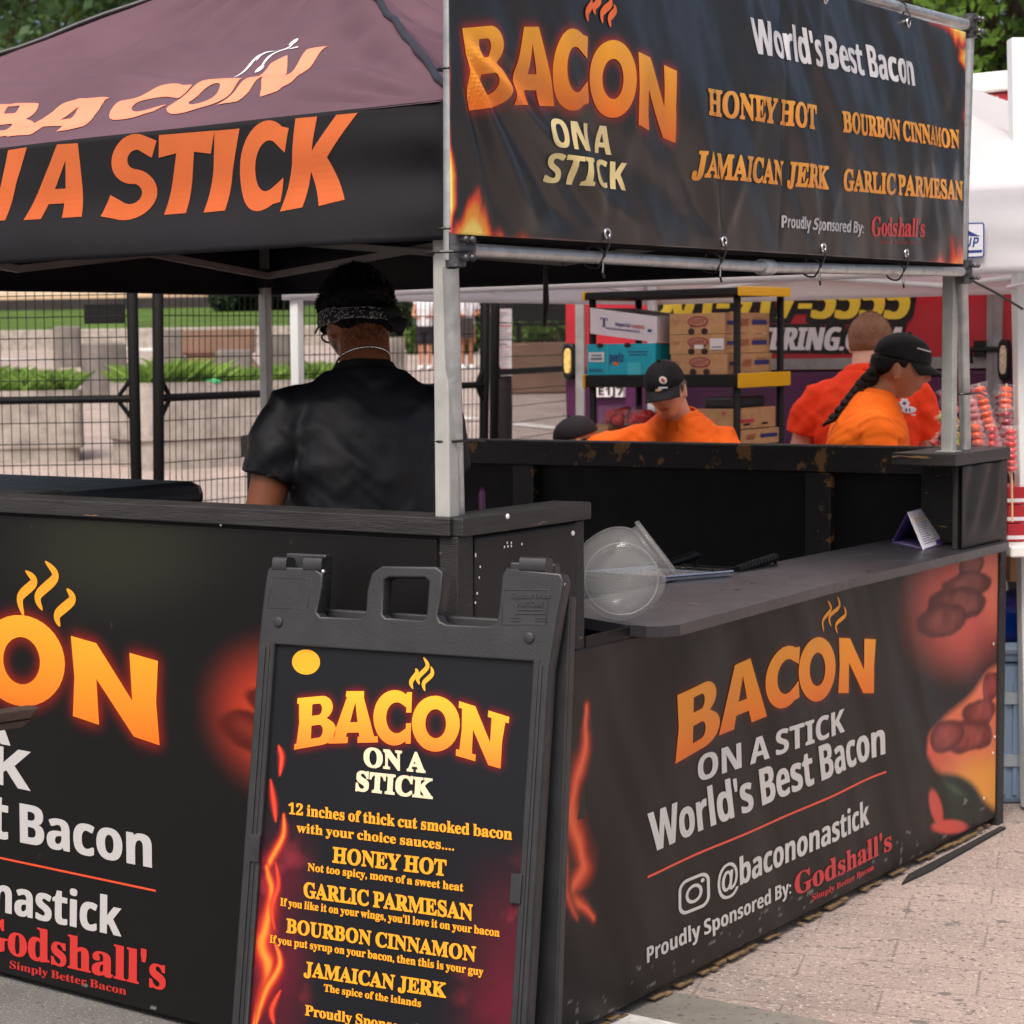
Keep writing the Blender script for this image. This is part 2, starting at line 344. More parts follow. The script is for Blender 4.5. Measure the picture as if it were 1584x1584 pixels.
SLAB = {'B': [(-.06, .0, .2, .11), (-.06, .89, .2, 1.)], 'A': [(-.05, 0, .38, .12), (.6, 0, 1.05, .12), (.22, .89, .74, 1.)], 'C': [(.84, .6, .97, .98), (.84, .02, .97, .4)],
        'N': [(-.07, .88, .28, 1.), (-.07, 0, .40, .12), (.60, .88, 1.07, 1.)]}
_gc = {}
def fill2d(loops):
    cu = bpy.data.curves.new('tmp', 'CURVE'); cu.dimensions = '2D'; cu.fill_mode = 'BOTH'
    for lp in loops:
        sp = cu.splines.new('POLY'); sp.points.add(len(lp) - 1); sp.use_cyclic_u = True
        for p, q in zip(sp.points, lp): p.co = (q[0], q[1], 0, 1)
    return curve_mesh(cu)
def curve_mesh(cu):
    o = bpy.data.objects.new('tmp', cu); COL.objects.link(o)
    me = bpy.data.meshes.new_from_object(o.evaluated_get(bpy.context.evaluated_depsgraph_get()))
    bm = bmesh.new(); bm.from_mesh(me); bmesh.ops.triangulate(bm, faces=bm.faces); bmesh.ops.remove_doubles(bm, verts=bm.verts, dist=1e-6)
    v = np.array([q.co[:2] for q in bm.verts]).reshape(-1, 2); f = [[x.index for x in q.verts] for q in bm.faces]
    bm.free(); bpy.data.objects.remove(o); bpy.data.curves.remove(cu); bpy.data.meshes.remove(me); return v, f
def glyph(ch):
    if ch not in _gc: _gc[ch] = fill2d(GL[ch])
    return _gc[ch]
def mstr(s, kind):
    out = ''
    for c in s:
        b = {'serif': (0x1D400, 0x1D41A, 0x1D7CE), 'sans': (0x1D5D4, 0x1D5EE, 0x1D7EC)}[kind]
        if 'A' <= c <= 'Z': c = chr(b[0] + ord(c) - 65)
        elif 'a' <= c <= 'z': c = chr(b[1] + ord(c) - 97)
        elif '0' <= c <= '9': c = chr(b[2] + ord(c) - 48)
        out += c
    return out
_cap = {}
def text2d(body, kind, off=0., space=1.):
    """flat letters: x from 0 to 1, baseline 0, cap height 1; also the width in cap heights"""
    if kind not in _cap:
        cu = bpy.data.curves.new('tmp', 'FONT'); cu.body = mstr('H', kind); v, _ = curve_mesh(cu); _cap[kind] = v[:, 1].max()
    cu = bpy.data.curves.new('tmp', 'FONT'); cu.body = mstr(body, kind); cu.offset = off; cu.space_character = space; cu.resolution_u = 5; cu.space_word = .8
    v, f = curve_mesh(cu); x0, x1 = v[:, 0].min(), v[:, 0].max(); wd = (x1 - x0) / _cap[kind]
    v = np.stack([(v[:, 0] - x0) / (x1 - x0), v[:, 1] / _cap[kind]], 1); return v, f, wd
def dice(v, f, cell):
    """cut flat triangles on a grid so that they can follow folds"""
    bm = bmesh.new(); bv = [bm.verts.new((*p, 0)) for p in v]
    for q in f:
        try: bm.faces.new([bv[i] for i in q])
        except ValueError: pass
    for ax in (0, 1):
        lo, hi = v[:, ax].min(), v[:, ax].max(); k = math.ceil(lo / cell) * cell
        while k < hi:
            co = [0, 0, 0]; no = [0, 0, 0]; co[ax] = k; no[ax] = 1
            bmesh.ops.bisect_plane(bm, geom=bm.verts[:] + bm.edges[:] + bm.faces[:], plane_co=co, plane_no=no, dist=1e-6); k += cell
    bm.verts.index_update(); vv = np.array([q.co[:2] for q in bm.verts]); ff = [[x.index for x in q.verts] for q in bm.faces]; bm.free(); return vv, ff
class Print:
    """a flat printed sheet: coordinates (s, t) in metres on a plane; disp(s, t) lifts it along the normal"""
    def __init__(s, o, ex, ey, disp=None, cell=.02):
        s.o, s.ex, s.ey = (np.asarray(a, float) for a in (o, ex, ey)); s.n = np.cross(s.ex, s.ey); s.disp = disp; s.cell = cell
        s.head = MB(); s.small = MB(); s.tri = []; s.poff = 0.
    def px(s, p):
        P = hit(p[0], p[1], s.o + s.n * s.poff, s.n) - s.o; return np.array([P @ s.ex, P @ s.ey])
    def to3(s, st, lift=0.):
        d = (s.disp(st[:, 0], st[:, 1]) if s.disp else np.zeros(len(st))) + lift
        return s.o + st[:, :1] * s.ex + st[:, 1:] * s.ey + d[:, None] * s.n
    def put(s, mb, v, f, colfn, lift):
        if s.disp and s.cell: v, f = dice(v, f, s.cell)
        mb.add(s.to3(v, lift), f, 0, colfn(v) if callable(colfn) else colfn)
    def quad(s, ch, tl, tr, br, bl, c0, c1, lift=.0015, slab=False, glow=True, fat=0.):
        """one big letter in a four-cornered cell given by its corners in the photograph"""
        q = [s.px((p[0], p[1])) for p in (tl, tr, br, bl)]
        def mp(v): x, y = v[:, :1], v[:, 1:]; return (q[3] * (1 - x) + q[2] * x) * (1 - y) + (q[0] * (1 - x) + q[1] * x) * y
        v, f = glyph(ch); sets = [(v, f)]
        if slab:
            for a, b, c, d in SLAB.get(ch, []): sets.append((np.array([(a, b), (c, b), (c, d), (a, d)]), [(0, 1, 2, 3)]))
        if fat: sets += [(v + np.array(d), f) for d in ((fat, 0), (-fat, 0), (0, fat * .8), (0, -fat * .8))]
        c0, c1 = np.array(c0), np.array(c1)
        for i, (v, f) in enumerate(sets):
            y = v[:, 1]; st = mp(v)
            yy = {tuple(np.round(p, 5)): h for p, h in zip(st, y)}
            s0_ = mp(glyph(ch)[0])[:, 1] if i == 0 else s0_; lo, hi = s0_.min(), s0_.max()
            s.put(s.head, st, f, lambda p, lo=lo, hi=hi: c1 + (c0 - c1) * np.clip((p[:, 1:] - lo) / (hi - lo + 1e-6), 0, 1) ** .8, lift + .00006 * i)
            if glow: s.tri += [st[[t[0], t[i], t[i + 1]]] for t in f for i in range(1, len(t) - 1)]
    def text(s, body, kind, p0, p1, pt, col, fat=.0, lift=.0015, mb=None, vfat=None, col2=None, off=0., glow=False):
        A, B, C = s.px(p0), s.px(p1), s.px(pt); v, f, wd = text2d(body, kind, off)
        X, Y = B - A, C - A; st = A + v[:, :1] * X + v[:, 1:] * Y; ux = X / wd; i = 0
        offs = [(0, 0)] if not fat else [(a, b) for a in (-fat, 0, fat) for b in ((-vfat, 0, vfat) if vfat and vfat > .03 else (-vfat, vfat) if vfat else (0,))]
        for a, b in offs:
            s.put(mb or s.small, st + a * np.linalg.norm(Y) * ux / np.linalg.norm(ux) + b * Y, f, (lambda p: np.tile(col, (len(p), 1))) if col2 is None else (lambda p: np.array(col) + (np.array(col2) - np.array(col)) * np.clip(((p - A) @ np.array([-X[1], X[0]]) / np.linalg.norm(X)) / np.linalg.norm(Y), 0, 1)[:, None]), lift + .00006 * i); i += 1
        if glow: s.tri += [st[list(t)] for t in f]
    def stroke(s, pts, wid, col, lift=.0013, mb=None, n=10, taper=True):
        """a tapered brush stroke through photo points"""
        q = np.array([s.px(p) for p in pts]); t = np.linspace(0, len(q) - 1, n * (len(q) - 1) + 1)
        k = np.clip(t.astype(int), 0, len(q) - 2); u = (t - k)[:, None]; g = lambda i: q[np.clip(i, 0, len(q) - 1)]
        c = .5 * (2 * g(k) + (g(k + 1) - g(k - 1)) * u + (2 * g(k - 1) - 5 * g(k) + 4 * g(k + 1) - g(k + 2)) * u ** 2 + (3 * g(k) - g(k - 1) - 3 * g(k + 1) + g(k + 2)) * u ** 3)
        d = np.gradient(c, axis=0); d /= np.linalg.norm(d, axis=1)[:, None] + 1e-9; nn = np.stack([-d[:, 1], d[:, 0]], 1)
        w_ = wid * (np.sin(np.pi * np.clip(t / t[-1], .02, .98)) ** .7 if taper else np.ones(len(t)))[:, None]
        v = np.concatenate([c + nn * w_, c - nn * w_]); N = len(c); f = [(i, i + 1, N + i + 1, N + i) for i in range(N - 1)]
        s.put(mb or s.small, v, [t_ for a, b, c_, e in f for t_ in ((a, b, c_), (a, c_, e))], col, lift)
    def poly(s, pts, col, lift=.001, mb=None, raw=False):
        q = np.array(pts if raw else [s.px(p) for p in pts]); v, f = fill2d([[tuple(p) for p in q]]); s.put(mb or s.small, v, f, col, lift)
    def sheet(s, name, s0, s1, t0, t1, res, paint, material, parent, thick=.002, trim=None):
        a = np.linspace(s0, s1, max(2, int((s1 - s0) / res) + 1)); b = np.linspace(t0, t1, max(2, int((t1 - t0) / res) + 1))
        sg_, tg = np.meshgrid(a, b); st = np.stack([sg_.ravel(), tg.ravel()], 1)
        # raster of the letters for the printed glow around them
        mask = np.zeros(sg_.shape)
        for tr_ in s.tri:
            i0 = np.searchsorted(a, tr_[:, 0].min()); i1 = np.searchsorted(a, tr_[:, 0].max()); j0 = np.searchsorted(b, tr_[:, 1].min()); j1 = np.searchsorted(b, tr_[:, 1].max())
            if i1 <= i0 or j1 <= j0: continue
            gx, gy = np.meshgrid(a[i0:i1], b[j0:j1]); (x1, y1), (x2, y2), (x3, y3) = tr_; D = (y2 - y3) * (x1 - x3) + (x3 - x2) * (y1 - y3)
            if abs(D) < 1e-12: continue
            l1 = ((y2 - y3) * (gx - x3) + (x3 - x2) * (gy - y3)) / D; l2 = ((y3 - y1) * (gx - x3) + (x1 - x3) * (gy - y3)) / D
            mask[j0:j1, i0:i1] = np.maximum(mask[j0:j1, i0:i1], (l1 >= 0) & (l2 >= 0) & (l1 + l2 <= 1))
        def blur(sig):
            k = np.arange(-int(3 * sig / res), int(3 * sig / res) + 1) * res; g = np.exp(-k ** 2 / (2 * sig ** 2)); g /= g.sum()
            x = np.apply_along_axis(lambda r_: np.convolve(r_, g, 'same'), 0, mask); return np.apply_along_axis(lambda r_: np.convolve(r_, g, 'same'), 1, x)
        c = paint(sg_, tg, blur)
        P = s.to3(st).reshape(*sg_.shape, 3); mb = MB(); mb.grid(P, c.reshape(-1, 3))
        return mb.build(name, material, parent, smooth=True, solid=thick)
    def finish(s, parent, material='ink'):
        if s.head.n: s.head.build('headline_lettering', material, parent)
        if s.small.n: s.small.build('lettering', material, parent)
def lerp(a, b, k): return a + (np.asarray(b) - a) * np.clip(k, 0, 1)[..., None]
def soft_ell(pr, sg_, tg, c, pa, pb, soft=.4, wob=0., ws=20.):
    """0..1 mask of an ellipse given by centre and two axis tips (photo points), soft rim"""
    C, A, B = pr.px(c), pr.px(pa), pr.px(pb); Mx = np.linalg.inv(np.stack([A - C, B - C], 1)); d = np.stack([sg_ - C[0], tg - C[1]], -1) @ Mx.T
    r = np.sqrt((d ** 2).sum(-1))
    if wob: r = r + wob * (fb2(sg_, tg, ws) - .5)
    return 1 - sst(1 - soft, 1 + soft * .3, r)
ORANGE0, ORANGE1 = lin(246, 166, 40), lin(234, 112, 28)
# ================================================================== SETTING
def plaza():
    xs = np.concatenate([np.linspace(-160, -12, 14), np.linspace(-10, 14, 40), np.linspace(18, 170, 14)])
    ys = np.concatenate([np.linspace(-30, 0, 6), np.linspace(1, 80, 60), np.linspace(90, 400, 12)])
    X, Y = np.meshgrid(xs, ys); mb = MB(); mb.grid(np.stack([X, Y, gz(Y)], -1)); o = mb.build('plaza_pavement', 'pavers', smooth=True); structure(o)
plaza()
# asphalt of the street in the foreground, edged by a granite band
E0, E1 = onz(1063, 1541, 0), onz(1219, 1571, 0); ed = (E1 - E0) / np.linalg.norm(E1 - E0); en = np.array([ed[1], -ed[0], 0]); en = en if en[1] < 0 else -en
def strip(name, d0, d1, z, k, a=-9, b=9):
    mb = MB(); n = 60; t = np.linspace(a, b, n); P = np.stack([np.stack([E0 + ed * q + en * d + EZ * z for q in t]) for d in np.linspace(d0, d1, 3)]); mb.grid(P, flip=True)
    return structure(mb.build(name, k))
strip('granite_band', 0, .21, .004, 'stone_band'); strip('white_line', .21, .33, .006, 'road_paint'); strip('asphalt_street', .2, 12, .003, 'asphalt', -14, 12)
# the floor under the booth is asphalt too, left of the front corner
mb = MB(); a = S(-.02, -.02, .0075); mb.grid(np.stack([np.stack([S(u, v, .0075) for u in (-6, -.4, .02)]) for v in (.72, 3, 8)]), flip=False); structure(mb.build('asphalt_patch', 'asphalt'))
# far grounds: kerb, lawn, hedge wall, stone terrace
def zpx(y, d, x=200): return float(at(x, y, d)[2])
def bar(name, x0, x1, y0, y1, z0, z1, k, label, cat, bev=.03):
    c = np.array([(x0 + x1) / 2, (y0 + y1) / 2, z0]); t = thing(name, label, cat, c); mb = MB(); mb.box((x0, y0, z0), (x1 - x0, 0, 0), (0, y1 - y0, 0), (0, 0, z1 - z0)); mb.build('body' if name != 'wall' else 'wall_body', k, t, bevel=bev); return t
gk = float(gz(60.))
mb = MB(); mb.box((-40, 60, gk - .3), (53, 0, 0), (0, .4, 0), (0, 0, .3 + zpx(508, 60) - gk)); o = mb.build('granite_kerb_wall', 'granite', bevel=.03); tag(o, 'long low granite kerb wall along the front of the lawn', 'kerb wall')
xs, ys = np.meshgrid(np.linspace(-45, 16, 40), np.linspace(60.4, 76, 12)); zz = zpx(510, 60) + (ys - 60.4) / 15.6 * (zpx(478, 76) - zpx(510, 60)); mb = MB(); mb.grid(np.stack([xs, ys, zz], -1)); structure(mb.build('lawn', 'lawn', smooth=True))
zl = zpx(480, 76)
mb = MB(); mb.box((-46, 76, zl - .4), (64, 0, 0), (0, 1.2, 0), (0, 0, .4 + zpx(461, 76) - zl)); o = mb.build('dark_wall', 'dark_wall', bevel=.05); tag(o, 'long dark low wall at the top of the green lawn', 'wall')
t = thing('stone_terrace', 'pale tan stone terrace in steps beyond the dark wall', 'terrace', (-10, 80, zl))
for i, (y0, y1, p0, p1) in enumerate([(79, 84, 475, 455), (84, 90, 470, 447), (90, 96, 470, 437)]):
    mb = MB(); mb.box((-70, y0, zpx(p0 + 40, y0)), (85, 0, 0), (0, y1 - y0 + .01 * i, 0), (0, 0, zpx(p1, y0) - zpx(p0 + 40, y0))); mb.build('step', 'tan_stone' if i != 1 else 'beige_stone', t, bevel=.05)
t = thing('stone_building', 'large pale stone building far behind the trees', 'building', (-35, 150, 6))
mb = MB(); mb.box((-95, 150, 0), (70, 0, 0), (0, 30, 0), (0, 0, 34)); mb.build('facade', 'beige_stone', t)
for i in range(9):
    for j in range(4):
        mb = MB(); mb.box((-92 + i * 7.5, 149.94, 9 + j * 6.2), (3, 0, 0), (0, .05, 0), (0, 0, 4)); mb.build('window', 'window_dark', t)
# painted pale lines on the plaza beyond the fence
for (x0, y0, x1, y1, wd) in [(0, 530, 120, 538, .3), (60, 557, 190, 562, .28), (230, 566, 300, 568, .3), (790, 657, 850, 662, .12), (790, 598, 875, 606, .12), (640, 640, 735, 648, .12), (795, 533, 873, 538, .14)]:
    pass
def gpt(x, y):                  # pixel -> climbing plaza
    lo, hi = 4., 300.; d = ray(x, y)
    for _ in range(60):
        mid = (lo + hi) / 2; P = CAM + d * mid
        if P[2] > gz(P[1]): lo = mid
        else: hi = mid
    return CAM + d * lo
mb = MB()
for (x0, y0, x1, y1, wd) in [(-60, 536, 84, 541, .5), (-60, 555, 84, 558, .25), (190, 538, 250, 543, .5), (190, 565, 250, 567, .2), (790, 656, 866, 664, .16), (784, 598, 876, 606, .16), (650, 642, 735, 649, .16)]:
    A, B = gpt(x0, y0), gpt(x1, y1); d = (B - A); n = np.array([-d[1], d[0], 0]); n = n / np.linalg.norm(n) * wd
    q = []
    for i in range(13):
        p = A + d * i / 12
        for s_ in (-1, 1): w_ = p + n * s_; w_[2] = float(gz(w_[1])) + .012; q.append(w_)
    mb.add(q, [(2 * i, 2 * i + 1, 2 * i + 3, 2 * i + 2) for i in range(12)])
structure(mb.build('plaza_lines', 'road_paint'))

# ---- granite bollards and planters beyond the fence
def block(name, x0, x1, yt, yb, depth, label, cat, k, group=None, rot=.0, power=5., base=None, dome=.03):
    P = at((x0 + x1) / 2, yb, depth); sc = depth / F; wd = (x1 - x0) * sc; hh = (yb - yt) * sc; z0 = P[2]
    t = thing(name, label, cat, P, rot, group); mb = MB(); ca, sa = math.cos(rot), math.sin(rot); ax, ay = np.array([ca, sa, 0]) * wd / 2, np.array([-sa, ca, 0]) * wd / 2
    mb.loft([(P - EZ * .3, ax, ay, power), (P + EZ * hh * .5, ax * .995, ay * .995, power), (P + EZ * (hh - dome), ax * .985, ay * .985, power), (P + EZ * (hh - dome * .2), ax * .9, ay * .9, power), (P + EZ * hh, ax * .6, ay * .6, 3.)], 28)
    mb.build('stone_block', 'granite_dark', t, smooth=True, auto=35); return t
G_B = 'granite blocks on the plaza beyond the fence'
block('stone_bollard', 83, 126, 505, 561, 46, 'tall round topped granite bollard left of the others beyond the lawn kerb', 'bollard', 'granite', G_B, .1, 4.)
block('stone_bollard', 133, 189, 530, 604, 33, 'squarish granite bollard with a pale top and sunlit right side beyond the fence', 'bollard', 'granite', G_B, .55, 7.)
block('stone_bollard', 249, 284, 509, 568, 43, 'slim upright granite bollard just right of the two fence posts', 'bollard', 'granite', G_B, .2, 5.)
block('stone_bollard', 334, 390, 541, 590, 31, 'low wide granite block behind the right planter grass', 'bollard', 'granite', G_B, .1, 6.)
block('stone_bollard', 408, 450, 517, 590, 32, 'tall granite block between the tent leg and the man in black', 'bollard', 'granite', G_B, .3, 6.)
block('stone_bollard', 600, 625, 522, 575, 40, 'granite block right of the head of the man in black', 'bollard', 'granite', G_B, .3, 6.)
P = at(338, 558, 40); t = thing('stone_wall', 'brown granite bench wall beyond the right planter', 'wall', P); mb = MB(); mb.loft([(P - EZ * .3, np.array([.95, 0, 0]), np.array([0, .5, 0]), 8), (P + EZ * .1, np.array([.62, 0, 0]), np.array([0, .45, 0]), 8), (P + EZ * .16, np.array([.72, 0, 0]), np.array([0, .5, 0]), 8), (P + EZ * .6, np.array([.72, 0, 0]), np.array([0, .5, 0]), 8)], 32); mb.build('stone_block', 'granite_brown', t)
P = at(834, 580, 33); t = thing('stone_wall', 'low brown granite wall behind the dark post and its notice', 'wall', P); mb = MB(); mb.box(P + np.array([-.45, 0, -.3]), (1.35, .1, 0), (0, .5, 0), (0, 0, .82)); mb.build('stone_block', 'granite_brown', t, bevel=.03)
def planter(x0, x1, yt, yb, depth, label, extra0=0, extra1=0, slant=0., seed=1):
    sc = depth / F; A, B = at(x0, yb, depth), at(x1, yb, depth); A = A - np.array([extra0, 0, 0]); B = B + np.array([extra1, 0, 0]); hh = (yb - yt) * sc
    d = B - A; d[2] = 0; d[1] += slant; L = np.linalg.norm(d); e = d / L; n = np.array([-e[1], e[0], 0]); zb = A[2]
    t = thing('stone_planter', label, 'planter', (A + B) / 2, 0, 'granite planters beyond the fence'); mb = MB(); C = A + d / 2 + n * .55; C[2] = zb
    mb.loft([(C - EZ * .4, e * L * .485, n * .54, 12), (C + EZ * .05, e * L * .485, n * .54, 12), (C + EZ * .07, e * L * .5, n * .56, 12), (C + EZ * hh, e * L * .497, n * .555, 12)], 48); mb.build('trough', 'granite', t, smooth=True, auto=35)
    rs = np.random.RandomState(seed); g = MB(); N = 2600; pv = []; pc = []; fc = []
    for i in range(int(N * 1.5)):
        q = C + e * (rs.rand() - .5) * L * .94 + n * (rs.rand() - .5) * .98; q[2] = zb + hh - .03
        if vnoise(np.array([q[0] * 1.1 + seed, q[1] * 1.1, 3.3])) < .40: continue
        h_ = (.10 + .22 * vnoise(np.array([q[0] * 1.3, q[1], seed]))) * (.6 + .6 * rs.rand())
        a = rs.rand() * 6.28; wd = .012; s_ = np.array([math.cos(a), math.sin(a), 0]) * wd; ln = np.array([rs.randn() * .45, rs.randn() * .45, 1.]) * h_
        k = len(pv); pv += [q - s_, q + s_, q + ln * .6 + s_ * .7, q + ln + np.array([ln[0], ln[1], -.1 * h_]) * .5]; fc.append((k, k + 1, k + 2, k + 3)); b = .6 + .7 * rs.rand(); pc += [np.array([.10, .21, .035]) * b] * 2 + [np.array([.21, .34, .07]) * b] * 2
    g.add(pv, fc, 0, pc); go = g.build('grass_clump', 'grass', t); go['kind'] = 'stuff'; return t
planter(0, 128, 606, 706, 22, 'long granite planter of soft grass left of the fence posts', extra0=2.2, slant=.3)
planter(219, 470, 593, 693, 21, 'long granite planter of tall grass right of the fence posts', extra1=.6, slant=1.0, seed=2)
P = at(327, 592, 21.3); mb = MB(); mb.tube([P + np.array([-.06, 0, .0]), P + np.array([.05, 0, .01]), P + np.array([.08, 0, .012]), P + np.array([.10, 0, .012])], [.032, .032, .014, .014], 10, c=lin(60, 170, 110)); o = mb.build('plastic_bottle', 'paper', smooth=True); tag(o, 'green and white bottle lying in the planter grass', 'bottle')

# ---- trees and hedges
def leaves(mb, cs, n, size, rs, c0, c1):
    """clumps of leaf-sized faces; cs: list of (centre, radius)"""
    vs, fs, cc = [], [], []
    for (C, r) in cs:
        tone = rs.rand(); m_ = int(n * (r / cs[0][1]) ** 2)
        d = rs.randn(m_, 3); d /= np.linalg.norm(d, axis=1)[:, None]; rr = r * (.35 + .75 * rs.rand(m_, 1) ** .5); p = C + d * rr * np.array([1, 1, .8])
        a = rs.randn(m_, 3); a /= np.linalg.norm(a, axis=1)[:, None]; b = np.cross(a, rs.randn(m_, 3)); b /= np.linalg.norm(b, axis=1)[:, None]; s_ = size * (.6 + .8 * rs.rand(m_, 1))
        q = np.stack([p - a * s_, p + b * s_ * .55, p + a * s_, p - b * s_ * .55], 1).reshape(-1, 3); k = sum(len(x) for x in vs)
        vs.append(q); fs += [(k + 4 * i, k + 4 * i + 1, k + 4 * i + 2, k + 4 * i + 3) for i in range(m_)]
        col = np.array(c0) + (np.array(c1) - np.array(c0)) * np.clip(tone * .6 + .5 * rs.rand(m_, 1), 0, 1); cc.append(np.repeat(col, 4, 0))
    mb.add(np.concatenate(vs), fs, 0, np.concatenate(cc))
def tree(x, y, h, r, label, seed, c0, c1, size=.16, n=260, low=.35):
    rs = np.random.RandomState(seed); z = float(gz(y)); B = np.array([x, y, z]); t = thing('leafy_tree', label, 'tree', B, 0, 'trees behind the stalls')
    top = B + EZ * h * .72; tr = MB(); tr.tube([B - EZ * .3, B + EZ * h * .25 + np.array([.1, 0, 0]), B + EZ * h * .5, top], [.26, .2, .15, .06], 10)
    cs = []
    for i in range(17):
        a = rs.rand() * 6.28; u = rs.rand() ** .6; zz = h * (low + (1 - low) * rs.rand()); rad = r * math.sqrt(max(.05, 1 - ((zz / h - .62) / .45) ** 2)) * u
        C = B + np.array([math.cos(a) * rad, math.sin(a) * rad, zz]); cs.append((C, r * (.32 + .2 * rs.rand())))
        tr.tube([B + EZ * h * (.2 + .45 * rs.rand()), (B + EZ * h * .5 + C) / 2 + rs.randn(3) * .15, C], [.09, .05, .02], 6)
    tr.build('trunk', 'bark', t, smooth=True); mb = MB(); leaves(mb, cs, n, size, rs, c0, c1); mb.build('crown', 'leaf', t); return t
GA, GB = (.030, .075, .018), (.10, .20, .045)
def tx(x, d): return (x - PPX) / F * d
tree(tx(10, 100), 100, 25, 9.5, 'blue green leafy tree behind the left slope of the maroon canopy', 3, (.02, .055, .022), (.075, .15, .055), .30, 620)
tree(tx(240, 112), 112, 26, 8.5, 'light green leafy tree peeking over the ridge of the maroon canopy', 4, (.05, .10, .02), (.15, .25, .05), .30, 520)
tree(tx(1330, 27), 27, 8.4, 3.2, 'leafy tree above the top pipe of the hanging banner', 5, (.035, .085, .012), (.13, .24, .03), .075, 1150)
tree(tx(1560, 30), 30, 8.8, 3.5, 'leafy tree behind the white post at the far right', 6, (.035, .085, .012), (.12, .22, .03), .075, 1150)
tree(tx(1460, 44), 44, 11, 4.6, 'darker tree filling the gap between the two nearer trees at the right', 8, (.02, .05, .01), (.07, .14, .025), .11, 700)
def hedge(x0, x1, y, z0, z1, label, seed, c0, c1, dpt=1.6, n=420, size=.12):
    rs = np.random.RandomState(seed); t = thing('hedge', label, 'hedge', ((x0 + x1) / 2, y, z0)); cs = []
    k = max(3, int((x1 - x0) / ((z1 - z0) * .5)))
    for i in range(k):
        for j in range(2): cs.append((np.array([x0 + (x1 - x0) * (i + .5) / k, y + rs.rand() * dpt, z0 + (z1 - z0) * (.3 + .4 * j)]), (z1 - z0) * (.42 + .1 * rs.rand())))
    mb = MB(); leaves(mb, cs, n, size, rs, c0, c1); mb.build('foliage', 'leaf', t)
    st = MB()
    for i in range(k): st.tube([np.array([x0 + (x1 - x0) * (i + .5) / k, y + .5, z0 - .3]), np.array([x0 + (x1 - x0) * (i + .5) / k, y + .5, z1 - .3])], [.06, .03], 6)
    st.build('stem', 'bark', t); return t
hedge(tx(338, 72), tx(460, 72), 72, zpx(482, 72), zpx(428, 72), 'dark clipped shrub at the end of the lawn behind the tent leg', 11, (.012, .03, .012), (.035, .07, .02))
hedge(tx(610, 58), tx(900, 58), 58, zpx(545, 58), zpx(425, 58), 'dark green hedge behind the two people walking', 12, (.008, .018, .008), (.03, .055, .018), 2., 520, .14)
hedge(tx(640, 50), tx(745, 50), 50, zpx(553, 50), zpx(520, 50), 'bright low shrub bed behind the legs of the walkers', 13, (.04, .09, .015), (.13, .22, .04), 1., 260, .08)
hedge(tx(800, 48), tx(880, 48), 48, zpx(535, 48), zpx(505, 48), 'low green shrub bed left of the red trailer', 14, (.04, .09, .015), (.13, .22, .04), 1., 260, .08)
# bench near the trailer
P = at(838, 500, 46); t = thing('park_bench', 'dark park bench in front of the hedge left of the trailer', 'bench', (P[0], P[1], float(gz(46)))); z = P[2]
mb = MB(); mb.box((P[0] - .6, 46, z - .05), (1.3, 0, 0), (0, .45, 0), (0, 0, .06)); mb.build('seat', 'fence_black', t)
mb = MB(); mb.box((P[0] - .6, 46.45, z + .05), (1.3, 0, 0), (0, .05, 0), (0, .1, .4)); mb.build('backrest', 'fence_black', t)
for s_ in (-.55, .6):
    mb = MB(); mb.box((P[0] + s_, 46, float(gz(46)) - .1), (.06, 0, 0), (0, .45, 0), (0, 0, z - float(gz(46)) + .05)); mb.build('leg', 'fence_black', t)

# ---- temporary mesh fence: each panel its own thing
def fence(A, B, label, zb=.02, hgt=2.42, rail=1.3, nv=66, tilt=0.):
    A, B = np.array(A, float), np.array(B, float); d = B - A; L = np.linalg.norm(d[:2]); e = np.array([d[0], d[1], 0]) / L; nrm = np.array([-e[1], e[0], 0])
    z0 = float(gz((A[1] + B[1]) / 2)) + zb; t = thing('mesh_fence', label, 'fence', (A[0], A[1], z0), 0, 'black mesh fence panels')
    def p(s_, z): return np.array([A[0], A[1], z0]) + e * s_ + EZ * z + nrm * tilt * z
    for s_ in (.03, L - .03):
        mb = MB(); mb.tube([p(s_, 0), p(s_, hgt)], .03, 10); po = mb.build('post', 'fence_black', t, smooth=True)
        q = .09 if s_ < 1 else -.09
        for zz in (rail, hgt): mb = MB(); mb.tube([p(s_, zz - .12), p(s_ + q, zz), p(s_, zz + (.12 if zz < 2 else .0))], .014, 6); mb.build('bracket', 'fence_black', po)
    mb = MB(); mb.tube([p(.03, rail), p(L - .03, rail)], .02, 8); mb.build('rail', 'fence_black', t)
    mb = MB(); mb.tube([p(.03, hgt), p(L - .03, hgt)], .022, 8); mb.tube([p(.03, .12), p(L - .03, .12)], .022, 8); mb.build('frame', 'fence_black', t)
    mb = MB()
    for i in range(nv): x = L * (i + .5) / nv; mb.tube([p(x, .12), p(x, hgt)], .0022, 4, cap=False)
    z = .22
    while z < hgt: mb.tube([p(.03, z), p(L - .03, z)], .0026, 4, cap=False); z += .107
    mb.build('wire_mesh', 'wire', t); return t, p
dF = 10.4
fA, fB = at(218, 620, dF), at(233, 618, dF); fR = at(748, 594, 12.7)
fl = fA - np.array([3.0, -.12, 0])
fence((fl[0], fl[1]), (fA[0], fA[1]), 'black mesh fence panel at the far left carrying a small black plate', tilt=-.02)
fence((fB[0], fB[1]), (fR[0], fR[1]), 'black mesh fence panel behind the man in black', tilt=-.02)
fR2 = at(757, 592, 12.85); e2 = at(900, 582, 14.9)
fence((fR2[0], fR2[1]), (e2[0], e2[1]), 'black mesh fence panel between the dark post and the red trailer', tilt=-.02)
